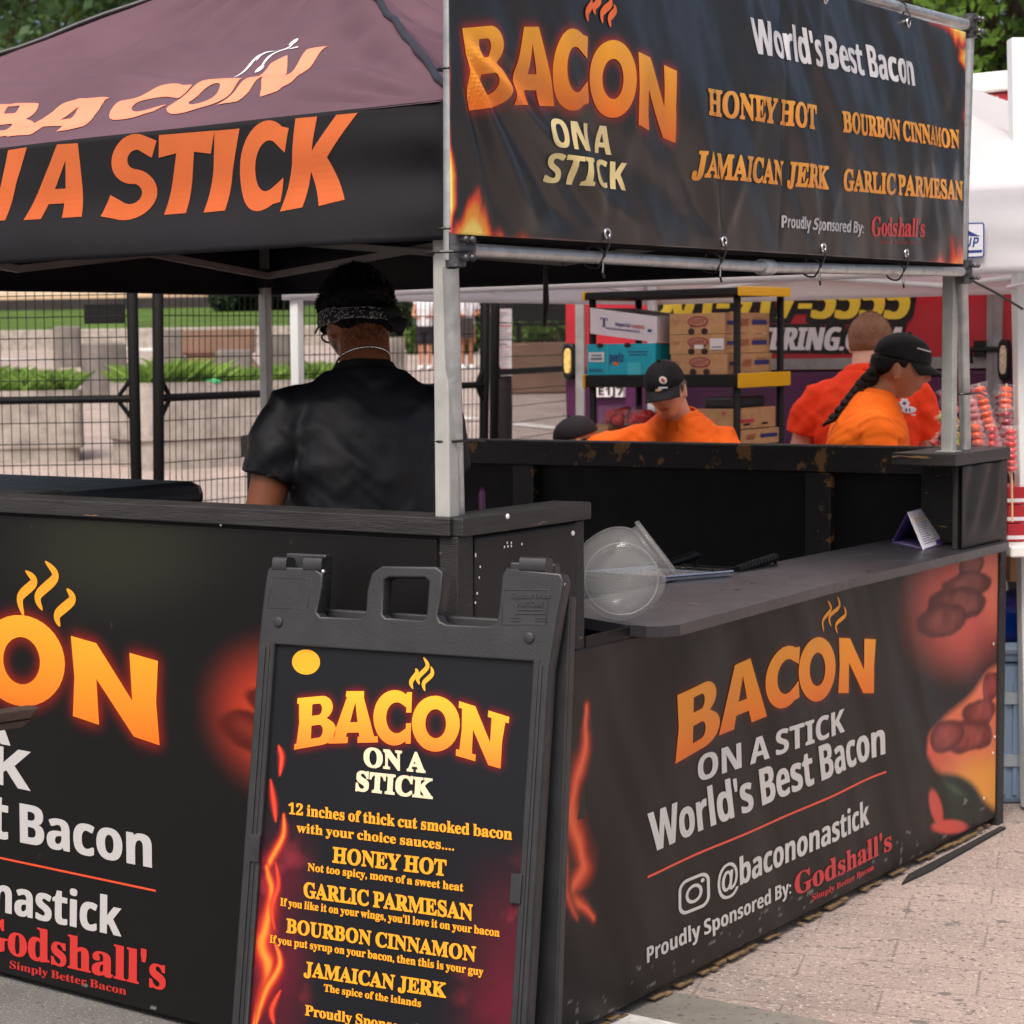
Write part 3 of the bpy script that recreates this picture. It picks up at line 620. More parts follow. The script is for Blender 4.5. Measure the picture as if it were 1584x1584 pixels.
P0, P1 = at(129, 470, dF - .05), at(193, 500, dF - .05); mb = MB(); mb.box((P0[0], P0[1] + .02, P1[2]), (P1[0] - P0[0], 0, 0), (0, .012, 0), (0, 0, P0[2] - P1[2])); o = mb.build('fence_plate', 'rack_black', bevel=.003); tag(o, 'small blank black plate hung on the left fence panel', 'plate')
# dark post with a paper notice
P = at(775, 670, 15); zg = float(gz(15)); t = thing('dark_post', 'thick weathered dark post standing behind the fence', 'post', (P[0], 15, zg)); mb = MB(); mb.tube([(P[0], 15, zg - .1), (P[0], 15, zg + 3.2)], .083, 16); mb.build('shaft', 'dark_wall', t, smooth=True)
pr = Print(np.array([P[0], 14.905, 0]), np.array([1., 0, 0]), EZ); A, B = pr.px((759, 478)), pr.px((792, 581))
mb = MB(); mb.box((P[0] + A[0], 14.906, B[1]), (B[0] - A[0], 0, 0), (0, .004, 0), (0, 0, A[1] - B[1])); no = mb.build('paper_notice', 'card_white'); tag(no, 'white paper notice with red lines posted on the dark post', 'notice')
rs = np.random.RandomState(4); L = MB(); hgt = A[1] - B[1]
for i in range(26):
    y = A[1] - hgt * (.06 + .9 * i / 26); a = A[0] + .01 + .02 * rs.rand(); b = A[0] + (B[0] - A[0]) * (.6 + .38 * rs.rand()); c = lin(200, 40, 50) if i % 3 == 0 else lin(120, 120, 130); hh = .009 if i in (6, 14) else .004
    L.box((P[0] + a, 14.9035, y), (b - a, 0, 0), (0, .002, 0), (0, 0, hh), c=c)
L.build('printed_lines', 'ink', no)

# ================================================================== BOOTH
def strokes_screws(mb, pts, r=.006):
    for p, n in pts: mb.ball(p, np.array(EU) * r, EV * r, EZ * r, 8, 6)
# ---- left wall with its banner
t = thing('counter_wall', 'black waist high booth wall at the left with a bacon banner', 'booth wall', S(.03, 1.5, 0), BOOTH_RZ)
mb = MB(); mb.sbox(.0, .045, .047, 3.05, .03, 1.168); mb.build('wall_panel', 'ply_black', t)
mb = MB(); mb.sbox(-.014, .095, .012, 3.05, 1.17, 1.208); mb.build('top_rail', 'rail_wood', t, bevel=.003)
pr = Print(S(-.004, 0, 0), -EV, EZ); LX = lambda x, y: (x * .5327, 740 + y * .5327)
pr.quad('O', LX(-58, 392), LX(190, 412), LX(190, 668), LX(-58, 645), ORANGE0, ORANGE1); pr.quad('N', LX(207, 457), LX(460, 530), LX(465, 775), LX(213, 690), ORANGE0, ORANGE1)
pr.quad('C', LX(-325, 375), LX(-78, 385), LX(-78, 640), LX(-325, 620), ORANGE0, ORANGE1); pr.quad('A', LX(-590, 395), LX(-330, 370), LX(-330, 615), LX(-590, 640), ORANGE0, ORANGE1); pr.quad('B', LX(-850, 430), LX(-600, 395), LX(-600, 640), LX(-850, 690), ORANGE0, ORANGE1)
OR = lin(250, 160, 40)
for q in ([(75, 268), (100, 300), (60, 345), (70, 400)], [(132, 240), (162, 285), (112, 340), (124, 383)], [(195, 320), (211, 352), (168, 395), (175, 430)]): pr.stroke([LX(*p) for p in q], .0125, OR)
GW = lin(188, 187, 187)
pr.text('ON A', 'sans', LX(-330, 705), LX(30, 776), LX(-330, 610), GW, .03); pr.text('STICK', 'sans', LX(-400, 805), LX(88, 907), LX(-400, 700), GW, .03)
pr.text('Bacon', 'sans', LX(62, 1057), LX(440, 1130), LX(60, 943), GW, .03); pr.text("World's Best", 'sans', LX(-640, 922), LX(22, 1049), LX(-640, 806), GW, .03)
A, B = pr.px(LX(-600, 975)), pr.px(LX(453, 1198)); pr.poly([A + (0, .003), B + (0, .003), B - (0, .002), A - (0, .002)], lin(225, 80, 50), raw=True)
pr.text('@bacononastick', 'sans', LX(-445, 1166), LX(352, 1330), LX(-445, 1072), GW, .03); RD = lin(200, 52, 48)
pr.text("Godshall's", 'serif', LX(-58, 1360), LX(480, 1485), LX(-58, 1268), RD, .035, vfat=.01); pr.text('Simply Better Bacon', 'serif', LX(30, 1421), LX(368, 1500), LX(30, 1399), lin(180, 48, 44), .03)
pr.text('Proudly Sponsored By:', 'sans', LX(-640, 1250), LX(-80, 1372), LX(-640, 1206), GW, .02)
def paint_left(s, t_, blur):
    base = np.array([.0062, .0058, .0062]); c = np.tile(base, s.shape + (1,)); c = c * (.8 + .5 * fb2(s, t_, 3., 4, 2.))[..., None]
    g = soft_ell(pr, s, t_, LX(330, 210), LX(700, 210), LX(330, 420), .95); c = lerp(c, (.020, .022, .014), g)
    c = lerp(c, lin(170, 36, 14), 1.2 * blur(.015) * .75)
    gl = soft_ell(pr, s, t_, LX(815, 700), LX(1050, 740), LX(815, 930), .85); c = lerp(c, lin(196, 62, 38), gl ** 1.3); gl2 = soft_ell(pr, s, t_, LX(840, 745), LX(960, 770), LX(840, 900), .9); c = lerp(c, lin(236, 92, 46), gl2 * .6)
    for (a, b, d) in [((735, 738), (858, 775), (735, 800)), ((800, 655), (890, 680), (800, 705)), ((900, 780), (990, 800), (900, 850))]:
        k = soft_ell(pr, s, t_, LX(*a), LX(*b), LX(*d), .22, .5, 16); c = lerp(c, np.array(lin(84, 22, 16)), k); k2 = soft_ell(pr, s, t_, LX(a[0] - 4, a[1] - 8), LX((a[0] + b[0]) / 2, (a[1] + b[1]) / 2), LX((a[0] + d[0]) / 2, (a[1] + d[1]) / 2), .9, .4, 20); c = lerp(c, lin(134, 48, 32), k2 * .7)
    c = c + (fb2(s, t_, 60., 3, 5.) > .86)[..., None] * .02
    sc_ = (fb2(s * .35, t_ * 3, 40., 3, 8.) > .80) & (t_ < .10); c = lerp(c, (.32, .31, .29), sc_.astype(float) * .6)
    return c
bn = pr.sheet('vinyl_banner', -3.05, -.05, .02, 1.163, .006, paint_left, 'print', t, .002); pr.finish(bn)
mb = MB()
for (x, y) in [(342, 812), (676, 826), (690, 827)]:
    P = onu(x, y, -.008); mb.ball(P, EU * .004, EV * .0045, EZ * .0045, 8, 6)
mb.build('screws', 'chrome', t, smooth=True)
# ---- serving counter: near return wall, low front, far return wall, shelf, banner
t = thing('serving_counter', 'low black serving counter with a worn shelf and a bacon banner', 'serving counter', S(1.5, 0, 0), BOOTH_RZ)
mb = MB(); mb.sbox(-.002, .055, .0, .046, .02, 1.169); mb.build('corner_post', 'black_wood', t, bevel=.003)
mb = MB(); mb.sbox(.057, .46, .006, .046, .5, 1.166); mb.build('return_wall', 'ply_black', t)
mb = MB(); mb.sbox(.46, .497, .002, .075, .5, 1.167); mb.build('post', 'black_wood', t, bevel=.003)
mb = MB(); mb.sbox(.0, .505, -.012, .085, 1.1695, 1.207); mb.build('top_rail', 'rail_wood', t, bevel=.003)
mb = MB(); mb.sbox(.056, 3.06, .012, .04, .02, .884); mb.build('front_panel', 'ply_black', t)
mb = MB(); mb.sbox(.4985, .70, -.001, .004, .8835, .9085, 0, (.0095, .008, .0076)); mb.build('panel_filler', 'print', t)
mb = MB(); mb.sbox(2.88, 2.92, .03, .19, .913, 1.168); mb.sbox(2.70, 3.034, .006, .022, .913, 1.168); mb.build('far_return_wall', 'black_wood', t, bevel=.003)
mb = MB(); mb.sbox(2.64, 3.10, -.012, .19, 1.17, 1.207); mb.build('far_top_rail', 'rail_wood', t, bevel=.003)
mb = MB(); mb.sbox(3.035, 3.085, -.008, .05, .0, 1.168); mb.build('far_corner_post', 'black_wood', t, bevel=.003)
# shelf outline with one rounded corner
_lp = [uvz(onz(x, y, .912))[:2] for x, y in ((872, 949), (897, 954), (930, 960), (965, 966), (1000, 968.6), (1026, 968.7), (1052, 966))]
oc = [(_lp[0][0], .33)] + _lp + [(1.8, -.041), (3.02, -.038), (3.085, -.010), (3.085, -.009), (3.034, -.009), (3.034, .31)]
mb = MB(); n = len(oc); mb.add([S(a, b, .886) for a, b in oc] + [S(a, b, .912) for a, b in oc], [tuple(range(n))[::-1], tuple(range(n, 2 * n))] + [(i, (i + 1) % n, n + (i + 1) % n, n + i) for i in range(n)]); mb.build('shelf', 'shelf', t, bevel=.002)
pr = Print(S(0, .0035, 0), EU, EZ, None, .03); RX = lambda x, y: (850 + x * .4443, 880 + y * .4443)
def fold_r(s, z):               # the vinyl is pulled toward its upper corners and slack in the middle
    d = .006 * np.sin(2 * np.pi * (s * .9 + z * .45) / .52) * sst(1.3, 2.2, s) + .0045 * np.sin(2 * np.pi * (s * .6 + z * .9) / .34 + 1.) * sst(1.7, 2.5, s)
    d += .004 * np.sin(2 * np.pi * (s - z * .55) / .60 + 2) * (1 - sst(.9, 1.6, s)) + .0025 * (fb2(s, z, 3.5, 3, 4.) - .5)
    e = np.minimum(np.minimum(s - .0, 3.03 - s), np.minimum(z - .02, .88 - z)); return np.maximum(d, -.006) * sst(0, .09, e) + .0045
pr.disp = fold_r
c0, c1 = lin(250, 164, 50), lin(234, 112, 34)
pr.quad('B', RX(435, 437), RX(585, 368), RX(590, 588), RX(428, 675), c0, c1); pr.quad('A', RX(598, 355), RX(738, 290), RX(750, 512), RX(585, 580), c0, c1); pr.quad('C', RX(745, 300), RX(868, 252), RX(865, 462), RX(745, 500), c0, c1)
pr.quad('O', RX(858, 252), RX(993, 232), RX(993, 445), RX(860, 468), c0, c1); pr.quad('N', RX(1005, 240), RX(1125, 244), RX(1118, 432), RX(1003, 432), c0, c1)
for q in ([(962, 110), (975, 140), (948, 180), (952, 220)], [(995, 95), (1004, 130), (972, 165), (978, 200)], [(1020, 130), (1026, 160), (996, 192), (1000, 225)]): pr.stroke([RX(*p) for p in q], .0065, c0)
WH = lin(212, 210, 206)
pr.text('ON A STICK', 'sans', RX(512, 742), RX(1025, 566), RX(510, 652), WH, .035); pr.text("World's Best Bacon", 'sans', RX(345, 986), RX(1160, 643), RX(330, 850), WH, .03)
A, B = pr.px(RX(330, 1071)), pr.px(RX(1168, 707)); pr.poly([A + (0, .003), B + (0, .004), B - (0, .002), A - (0, .003)], lin(226, 92, 70), raw=True)
pr.text('@bacononastick', 'sans', RX(580, 1134), RX(1110, 888), RX(578, 1040), WH, .03); pr.text('Proudly Sponsored By:', 'sans', RX(332, 1371), RX(835, 1128), RX(330, 1317), WH, .025)
RD = lin(205, 66, 70); pr.text("Godshall's", 'serif', RX(850, 1137), RX(1185, 976), RX(847, 1064), RD, .035, vfat=.01); pr.text('Simply Better Bacon', 'serif', RX(908, 1155), RX(1125, 1046), RX(907, 1134), RD, .03)
# camera-like emblem: rounded square ring, lens ring, dot
q = [pr.px(RX(*p)) for p in ((445, 1092), (553, 1047), (553, 1168), (447, 1213))]
def ic(x, y): return (q[3] * (1 - x) + q[2] * x) * (1 - y) + (q[0] * (1 - x) + q[1] * x) * y
def rsq(a, r): return [tuple(ic(*p)) for cx, cy, g in ((1 - a - r, 1 - a - r, 0), (a + r, 1 - a - r, 90), (a + r, a + r, 180), (1 - a - r, a + r, 270)) for p in arc(cx, cy, r, r, g, g + 90, 6)]
for lp in ([rsq(0, .28), rsq(.09, .2)], [[tuple(ic(*p)) for p in ell(.5, .5, .27, .27)], [tuple(ic(*p)) for p in ell(.5, .5, .18, .18)]], [[tuple(ic(*p)) for p in ell(.78, .78, .06, .06, 14)]]): v, f = fill2d(lp); pr.put(pr.small, v, f, WH, .0015)
def flame_wisp(pr, pts, wd, cols, s, t_, c, seed, ext=1.):
    """soft licking flame along a chain of photo points, painted into a print"""
    q = np.array([pr.px(p) for p in pts]); tq = np.linspace(0, len(q) - 1, 6 * (len(q) - 1) + 1); kq = np.clip(tq.astype(int), 0, len(q) - 2); uq = (tq - kq)[:, None]; gq = lambda i: q[np.clip(i, 0, len(q) - 1)]
    q = .5 * (2 * gq(kq) + (gq(kq + 1) - gq(kq - 1)) * uq + (2 * gq(kq - 1) - 5 * gq(kq) + 4 * gq(kq + 1) - gq(kq + 2)) * uq ** 2 + (3 * gq(kq) - gq(kq - 1) - 3 * gq(kq + 1) + gq(kq + 2)) * uq ** 3); best = np.full(s.shape, 9.); tt = np.zeros(s.shape)
    wx = s + (fb2(s, t_, 14., 3, seed) - .5) * wd * .8; wy = t_ + (fb2(s, t_, 9., 3, seed + 5) - .5) * wd
    for i in range(len(q) - 1):
        a, b = q[i], q[i + 1]; d = b - a; L2 = d @ d; k = np.clip(((wx - a[0]) * d[0] + (wy - a[1]) * d[1]) / L2, 0, 1); dist = np.hypot(wx - a[0] - k * d[0], wy - a[1] - k * d[1]); m_ = dist < best; best = np.where(m_, dist, best); tt = np.where(m_, (i + k) / (len(q) - 1), tt)
    w_ = wd * (.15 + .85 * np.sin(np.pi * np.clip(tt, .04, .96)) ** .8); r = best / w_
    c = lerp(c, cols[0], 1 - sst(.2, 1.7, r)); c = lerp(c, cols[1], (1 - sst(.1, 1., r)) * .9); c = lerp(c, cols[2], (1 - sst(0, .5, r)) * .8); return c
def lumps(pr, s, t_, c, X, items, dark, lightc, seed=0):
    for (a, b, d) in items:
        k = soft_ell(pr, s, t_, X(*a), X(*b), X(*d), .14, .42, 11); c = lerp(c, np.array(dark) * .55, k)
        k2 = soft_ell(pr, s, t_, X(*a), X(a[0] + (b[0] - a[0]) * .8, a[1] + (b[1] - a[1]) * .8), X(a[0] + (d[0] - a[0]) * .78, a[1] + (d[1] - a[1]) * .78), .55, .45, 14); c = lerp(c, np.array(dark), k2); c = lerp(c, lightc, k2 * np.clip(fb2(s, t_, 22., 4, seed + 3.) * 1.9 - .55, 0, 1) * .8)
    return c
ZX = lambda x, y: (1250 + x * .4827, 820 + y * .4827)
def paint_right(s, t_, blur):
    c = np.tile(np.array([.0095, .0080, .0076]), s.shape + (1,)) * (.8 + .45 * fb2(s, t_, 3., 4, 1.))[..., None]
    c = lerp(c, lin(120, 34, 16), blur(.009) * .9)
    g = soft_ell(pr, s, t_, ZX(490, 235), ZX(640, 130), ZX(560, 440), .75); c = lerp(c, lin(205, 88, 74), g); g = soft_ell(pr, s, t_, ZX(600, 150), ZX(680, 110), ZX(620, 330), .8); c = lerp(c, lin(222, 118, 92), g * .8)
    c = lumps(pr, s, t_, c, ZX, [((520, 112), (566, 104), (520, 158)), ((512, 172), (596, 160), (505, 128)), ((478, 235), (572, 225), (470, 180)), ((428, 290), (505, 280), (425, 350))], lin(108, 46, 42), lin(150, 80, 70))
    # orange plate in the lower corner
    P = [pr.px(ZX(*p)) for p in ((640, 395), (540, 490), (440, 600), (385, 660), (372, 715), (400, 760), (470, 810), (560, 868), (640, 930))]; ins = np.zeros(s.shape, bool); n = len(P)
    for i in range(n):
        (x1, y1), (x2, y2) = P[i], P[(i + 1) % n]; cr = ((y1 > t_) != (y2 > t_)) & (s < (x2 - x1) * (t_ - y1) / (y2 - y1 + 1e-12) + x1); ins ^= cr
    f_ = ins.astype(float); k = np.ones(5) / 5; f_ = np.apply_along_axis(lambda r_: np.convolve(r_, k, 'same'), 1, np.apply_along_axis(lambda r_: np.convolve(r_, k, 'same'), 0, f_))
    yc = pr.px(ZX(500, 720))[1]; pl = lerp(np.tile(np.array(lin(232, 122, 82)), s.shape + (1,)), lin(236, 158, 62), sst(yc + .03, yc - .10, t_)); pl = lerp(pl, lin(205, 86, 62), soft_ell(pr, s, t_, ZX(390, 700), ZX(430, 640), ZX(480, 790), .9) * .8)
    c = c * (1 - f_[..., None]) + pl * f_[..., None]
    c = lumps(pr, s, t_, c, ZX, [((578, 505), (610, 490), (575, 560)), ((545, 580), (604, 570), (545, 535)), ((500, 660), (590, 650), (495, 605)), ((445, 660), (500, 650), (440, 715))], lin(134, 50, 44), lin(178, 84, 74), 2.)
    c = lerp(c, lin(26, 34, 24), soft_ell(pr, s, t_, ZX(470, 860), ZX(545, 920), ZX(520, 800), .25)); c = lerp(c, lin(70, 92, 50), soft_ell(pr, s, t_, ZX(468, 832), ZX(510, 862), ZX(474, 820), .9) * .7)
    for a, b, d in (((405, 888), (425, 950), (425, 878)), ((450, 950), (512, 948), (445, 925))): c = lerp(c, lin(214, 84, 72), soft_ell(pr, s, t_, ZX(*a), ZX(*b), ZX(*d), .3))
    c = flame_wisp(pr, [RX(*p) for p in ((128, 470), (118, 620), (75, 780), (85, 900), (120, 1030), (75, 1130), (150, 1215))], .042, (lin(150, 44, 26), lin(232, 82, 50), lin(250, 116, 70)), s, t_, c, 3.)
    c = flame_wisp(pr, [RX(*p) for p in ((60, 1000), (55, 1100), (95, 1215))], .02, (lin(110, 34, 22), lin(200, 70, 44), lin(226, 90, 60)), s, t_, c, 9.)
    sc_ = ((fb2(s * .6, t_ * 2, 44., 3, 8.) > .755) & (t_ < .05 + .12 * fb2(s, t_, 5, 2))); c = lerp(c, (.26, .25, .24), sc_.astype(float) * .6); return c
bn = pr.sheet('vinyl_banner', .058, 3.03, .03, .883, .006, paint_right, 'vinyl_folded', t, .002); pr.finish(bn, 'ink_folded')
# frayed wood edge along the foot of the counter
rs = np.random.RandomState(2); mb = MB(); x = .06
while x < 3.03:
    l = .012 + .05 * rs.rand(); z0_ = .006 + .010 * rs.rand(); mb.sbox(x, x + l, -.003 - .007 * rs.rand(), .011, z0_, z0_ + .002 + .005 * rs.rand()); x += l + (.01 * rs.rand() if rs.rand() < .5 else .12 * rs.rand())
mb.build('frayed_edge', 'raw_wood', t)
# vinyl on the two return walls
for nm, (s0, s1, z0, z1) in {'near': (.058, .459, .886, 1.164), 'far': (2.702, 3.033, .914, 1.166)}.items():
    q_ = Print(S(0, .0025, 0), EU, EZ, (lambda s, z, a=s0, b=s1, k=(nm == 'far'): ((.007 * np.sin((s - z * .6) * 38) * sst(0, .06, s - a) * sst(0, .06, b - s) * sst(0, .08, z - .93)) if k else .003 * (fb2(s, z, 5., 2) - .5)) + .003 + (.008 if k else 0)))
    q_.sheet('vinyl_cover', s0, s1, z0, z1, .008, lambda s, t_, b: np.tile(np.array([.020, .0195, .0195]), s.shape + (1,)) * (.7 + .6 * fb2(s, t_, 8., 4))[..., None], 'print', t, .002)
mb = MB()
for (x, y) in [(785, 799), (886, 825), (886, 942)]: mb.ball(onv(x, y, -.012 if y < 810 else -.001), EU * .006, EV * .004, EZ * .006, 8, 6)
rs = np.random.RandomState(5)
for i in range(9): mb.ball(S(.066 + .006 * rs.randn(), -.0015, .90 + .028 * i + .02 * rs.rand()), EU * .0026, EV * .001, EZ * (.002 + .003 * rs.rand()), 6, 5)
for i in range(6): mb.ball(S(.20 + .05 * rs.randn(), -.0015, 1.135 + .008 * rs.randn()), EU * .003, EV * .001, EZ * .003, 6, 5)
for (x, y) in [(1537, 996), (1539, 1140), (1536, 1165), (1522, 1235)]: mb.ball(onv(x, y, -.004), EU * .005, EV * .002, EZ * .005, 6, 5)
mb.build('staples', 'white_paint', t)
# dark rubber strip lying at the far foot of the counter
P = [onz(x, y, .008) for x, y in ((1547, 1278), (1556, 1279), (1440, 1345), (1395, 1366), (1405, 1352))]; mb = MB(); n = 5; mb.add([p for p in P] + [p - EZ * .007 for p in P], [tuple(range(n)), tuple(range(n, 2 * n))[::-1]] + [(i, (i + 1) % n, n + (i + 1) % n, n + i) for i in range(n)]); o = mb.build('rubber_strip', 'rubber'); tag(o, 'dark flat rubber strip on the paving at the foot of the counter', 'strip')
# ---- back partition
t = thing('back_partition', 'tall black plywood partition across the back of the booth', 'partition', S(3.06, 1.5, 0), BOOTH_RZ)
mb = MB(); mb.sbox(3.045, 3.08, .052, 3.1, .02, 1.165); mb.build('wall_panel', 'ply_black', t)
mb = MB(); mb.sbox(3.02, 3.09, .052, 3.1, 1.168, 1.206); mb.build('top_rail', 'ply_black', t, bevel=.003)
mb = MB(); mb.sbox(3.008, 3.0185, .106, 3.1, 1.118, 1.2035); mb.build('inner_rail', 'black_wood_worn', t, bevel=.002)
for x in (811, 1267):
    v = uvz(onu(x, 740, 3.02))[1]; mb = MB(); mb.sbox(3.012, 3.0445, v - .045, v + .045, .03, 1.116); mb.build('stud', 'black_wood_worn', t, bevel=.003)
# ---- grill behind the counter, sheet pan, grate handles
t = thing('grill', 'black grill with ribbed grates tucked behind the counter', 'grill', S(1.6, .7, 0), BOOTH_RZ)
mb = MB(); mb.sbox(.75, 2.5, .36, .95, .35, .83); mb.build('firebox', 'rack_black', t, bevel=.01)
mb = MB()
for i in range(34): mb.sbox(.78 + i * .05, .795 + i * .05, .37, .94, .832, .85)
mb.build('grate', 'rack_black', t)
for u, v in ((.8, .4), (2.42, .4), (.8, .9), (2.42, .9)): mb = MB(); mb.sbox(u, u + .04, v, v + .04, 0, .35); mb.build('leg', 'rack_black', t)
for (xa, ya, xb, yb, nm, lb) in [(1036, 872, 1078, 858, 'short', 'black ribbed grate handle beside the shiny steel pan'), (1140, 882, 1200, 862, 'long', 'black ribbed grate handle at the right above the shelf')]:
    A, B = onz(xa, ya, .915), onz(xb, yb, .93); k = thing('grate_handle', lb, 'handle', A); mb = MB(); d = B - A
    mb.tube([A + d * i / 24 for i in range(25)], [.011 + .003 * (i % 2) for i in range(25)], 8); mb.build('grip', 'rack_black', k); 
    for rq in ([A, A - EZ * .075 + d * .1], [B, B - EZ * .095 - d * .1]): mb = MB(); mb.tube(rq, .006, 6); mb.build('rod', 'rack_black', k)
A, B = onz(1025, 893, .925), onz(1133, 884, .925); k = thing('sheet_pan', 'shiny steel sheet pan behind the clear jar on the shelf', 'pan', A); ax = B - A; ay = EV * .24; mb = MB()
o_ = A; up = EZ * .018
mb.box(o_ - EZ * .011, ax, ay, EZ * .003)
for a, b in ((o_, ax), (o_ + ay, ax), (o_, ay), (o_ + ax, ay)): mb.tube([a, a + b], .004, 6); mb.box(a - EZ * .011, b, np.cross(b / np.linalg.norm(b), EZ) * .002, EZ * .012)
mb.build('tray', 'steel', k)
P = onv(745, 787, .35); mb = MB(); mb.tube([P - EZ * .5, P + EZ * .035, P + EZ * .05], [.009, .009, .004], 10); o = mb.build('utensil_handle', 'trailer_purple', smooth=True); tag(o, 'dark purple utensil handle sticking up behind the near wall', 'handle')
# ---- clear jar lying on the shelf
def jar():
    C = onz(958, 887, .912 + .112); t = thing('candy_jar', 'cloudy clear plastic jar lying on its side on the shelf', 'jar', (C[0], C[1], .912))
    axis = CR * .78 + CU * .60 - CF * .16; axis /= np.linalg.norm(axis); a = np.cross(axis, EZ); a /= np.linalg.norm(a); b = np.cross(axis, a)
    # flattened fish-bowl: disc-like body with two flat sides, neck along the axis
    fl = CR * .15 - CF * .97 + CU * .1; fl -= axis * (fl @ axis); fl /= np.linalg.norm(fl); sd_ = np.cross(axis, fl)
    rr = []; r0 = .106
    for x in np.linspace(-1, .80, 22): rr.append((C + axis * r0 * x, sd_ * r0 * max(.05, math.sqrt(max(0., 1 - min(1, abs(x)) ** 2.3))), fl * .088 * max(.05, math.sqrt(max(0., 1 - min(1, abs(x)) ** 4))), 2.3))
    nk = C + axis * r0 * .80
    rr += [(nk, sd_ * .066, fl * .066), (nk + axis * .012, sd_ * .066, fl * .066), (nk + axis * .013, sd_ * .074, fl * .072), (nk + axis * .019, sd_ * .074, fl * .072), (nk + axis * .02, sd_ * .0715, fl * .069), (nk + axis * .024, sd_ * .0715, fl * .069), (nk + axis * .024, sd_ * .066, fl * .064)]
    rr += [] and [(c_ - 0 * axis, np.asarray(a_) * .97, np.asarray(b_) * .97, 2.3) for c_, a_, b_, *_ in rr[21:1:-1]]
    mb = MB(); mb.loft(rr, 40); mb.build('bowl', 'jar', t, smooth=True)
    mb = MB(); f0 = C + fl * .0875
    ring = [f0 + (axis * math.cos(g) + sd_ * math.sin(g)) * .082 for g in np.linspace(0, 2 * math.pi, 49)]; mb.tube(ring, .0018, 6, cap=False); mb.build('moulded_ring', 'jar', t, smooth=True)
jar()
# ---- tabletop card
t = thing('tent_card', 'small white and purple folded card standing on the shelf', 'table card', onz(1435, 846, .912)); A, B = onz(1396, 836, .913) - EU * .08, onz(1441, 848, .913) - EU * .06; C = onz(1473, 838, .913) - EU * .08; top = at(1428, 793, (A[1] + C[1]) / 2 - .0) ; apx = (A + C) / 2; apx = np.array([apx[0], apx[1], 0])
w_ = C - B; q = EV * .0 + (A - B); hgt = .105
b0, b1 = B, C; r0 = A; L_ = (B - A); mid = A + L_ * .5 + EZ * hgt
dv = C - B; fr = [A, B, mid]; mb = MB()
th_ = .003
def panel(p0, p1, dv, c, name, mi): 
    n = np.cross(p1 - p0, dv); n = n / np.linalg.norm(n) * th_; m_ = MB(); m_.box(p0, p1 - p0, dv, n, 0, c); return m_.build(name, 'paper', t)
panel(B, mid, dv, lin(232, 232, 240), 'front_panel', 0); panel(A, mid, dv, lin(120, 96, 170), 'rear_panel', 0); panel(A, B, dv, lin(150, 135, 190), 'base_panel', 0)
nf = np.cross(mid - B, dv); nf /= np.linalg.norm(nf); nf = nf if nf @ (CAM - B) > 0 else -nf; L = MB(); rs = np.random.RandomState(1); sg_ = .0035 if np.dot(np.cross(mid - B, dv), nf) > 0 else .0005
for i in range(12):
    a = .12 + .06 * i; L.box(B + (mid - B) * a + dv * .12 + nf * sg_, (mid - B) * .022, dv * (.35 + .4 * rs.rand()), nf * .0006, 0, lin(225, 170, 70) if i > 9 else lin(140, 135, 170))
L.box(B + (mid - B) * .02 + dv * .7 + nf * sg_, (mid - B) * .12, dv * .28, nf * .0006, 0, lin(90, 60, 150)); L.build('printed_lines', 'ink', t)
# ================================================================== BANNER FRAME AND HANGING BANNER
t = thing('banner_frame', 'galvanised pipe frame holding the hanging banner over the counter', 'pipe frame', S(1.4, .04, 0), BOOTH_RZ)
PB = onv(707, 800, .06); PM = onv(697, 402, .006); PT = PM + (PM - onv(704, 640, .04)) * 2.2; PT = S(-.012, -.004, 2.52)
mb = MB(); mb.tube([S(.062, .062, .02), PB, PM + (PB - PM) * .03], .0165, 14); mb.build('near_post', 'galv', t, smooth=True, auto=50)
mb = MB(); mb.tube([PM, PT], .0148, 14); mb.build('near_upright', 'galv', t, smooth=True, auto=50)
QB, QM = onv(1493, 690, .05), onv(1488, 421, .01); QT = S(2.735, -.004, 2.475)
mb = MB(); mb.tube([np.array([QB[0], QB[1], 1.2085]), QB + EZ * .03, QM], .017, 14); mb.build('far_post', 'galv', t, smooth=True, auto=50)
mb = MB(); mb.tube([QM + EZ * .02, QT], .014, 14); mb.build('far_upright', 'galv', t, smooth=True, auto=50)
mb = MB(); A = S(.0, -.006, 1.745); mb.tube([A, S(1.37, -.006, 1.738), S(2.72, -.006, 1.752)], .0142, 14); mb.tube([S(1.34, -.006, 1.738), S(1.40, -.006, 1.738)], .020, 14); mb.build('bottom_pipe', 'galv', t, smooth=True, auto=50)
mb = MB(); mb.tube([S(-.01, -.006, 2.462), S(1.37, -.006, 2.462), S(2.735, -.006, 2.482)], .0165, 14); mb.build('top_pipe', 'galv', t, smooth=True, auto=50)
def coupling(C, d, dirs, name='corner_coupling'):
    mb = MB(); mb.tube([C - d * .036, C - d * .034, C + d * .034, C + d * .036], [.017, .0205, .0205, .017], 16)
    for q in dirs: mb.tube([C, C + q * .046], .0188, 14)
    for z in (-.018, .018):
        for g in (-EV - EU * .4, EU * .2 - EV): g = g / np.linalg.norm(g); mb.tube([C + d * z, C + d * z + g * .034], .006, 6); mb.ball(C + d * z + g * .036, EU * .008, EV * .008, EZ * .008, 8, 6)
    mb.build(name, 'coupling', t, smooth=True, auto=40)
coupling(S(-.003, -.002, 1.745), EZ, [EU]); coupling(S(2.725, -.002, 1.752), EZ, [-EU]); coupling(S(2.735, -.004, 2.482), EZ, [-EU])
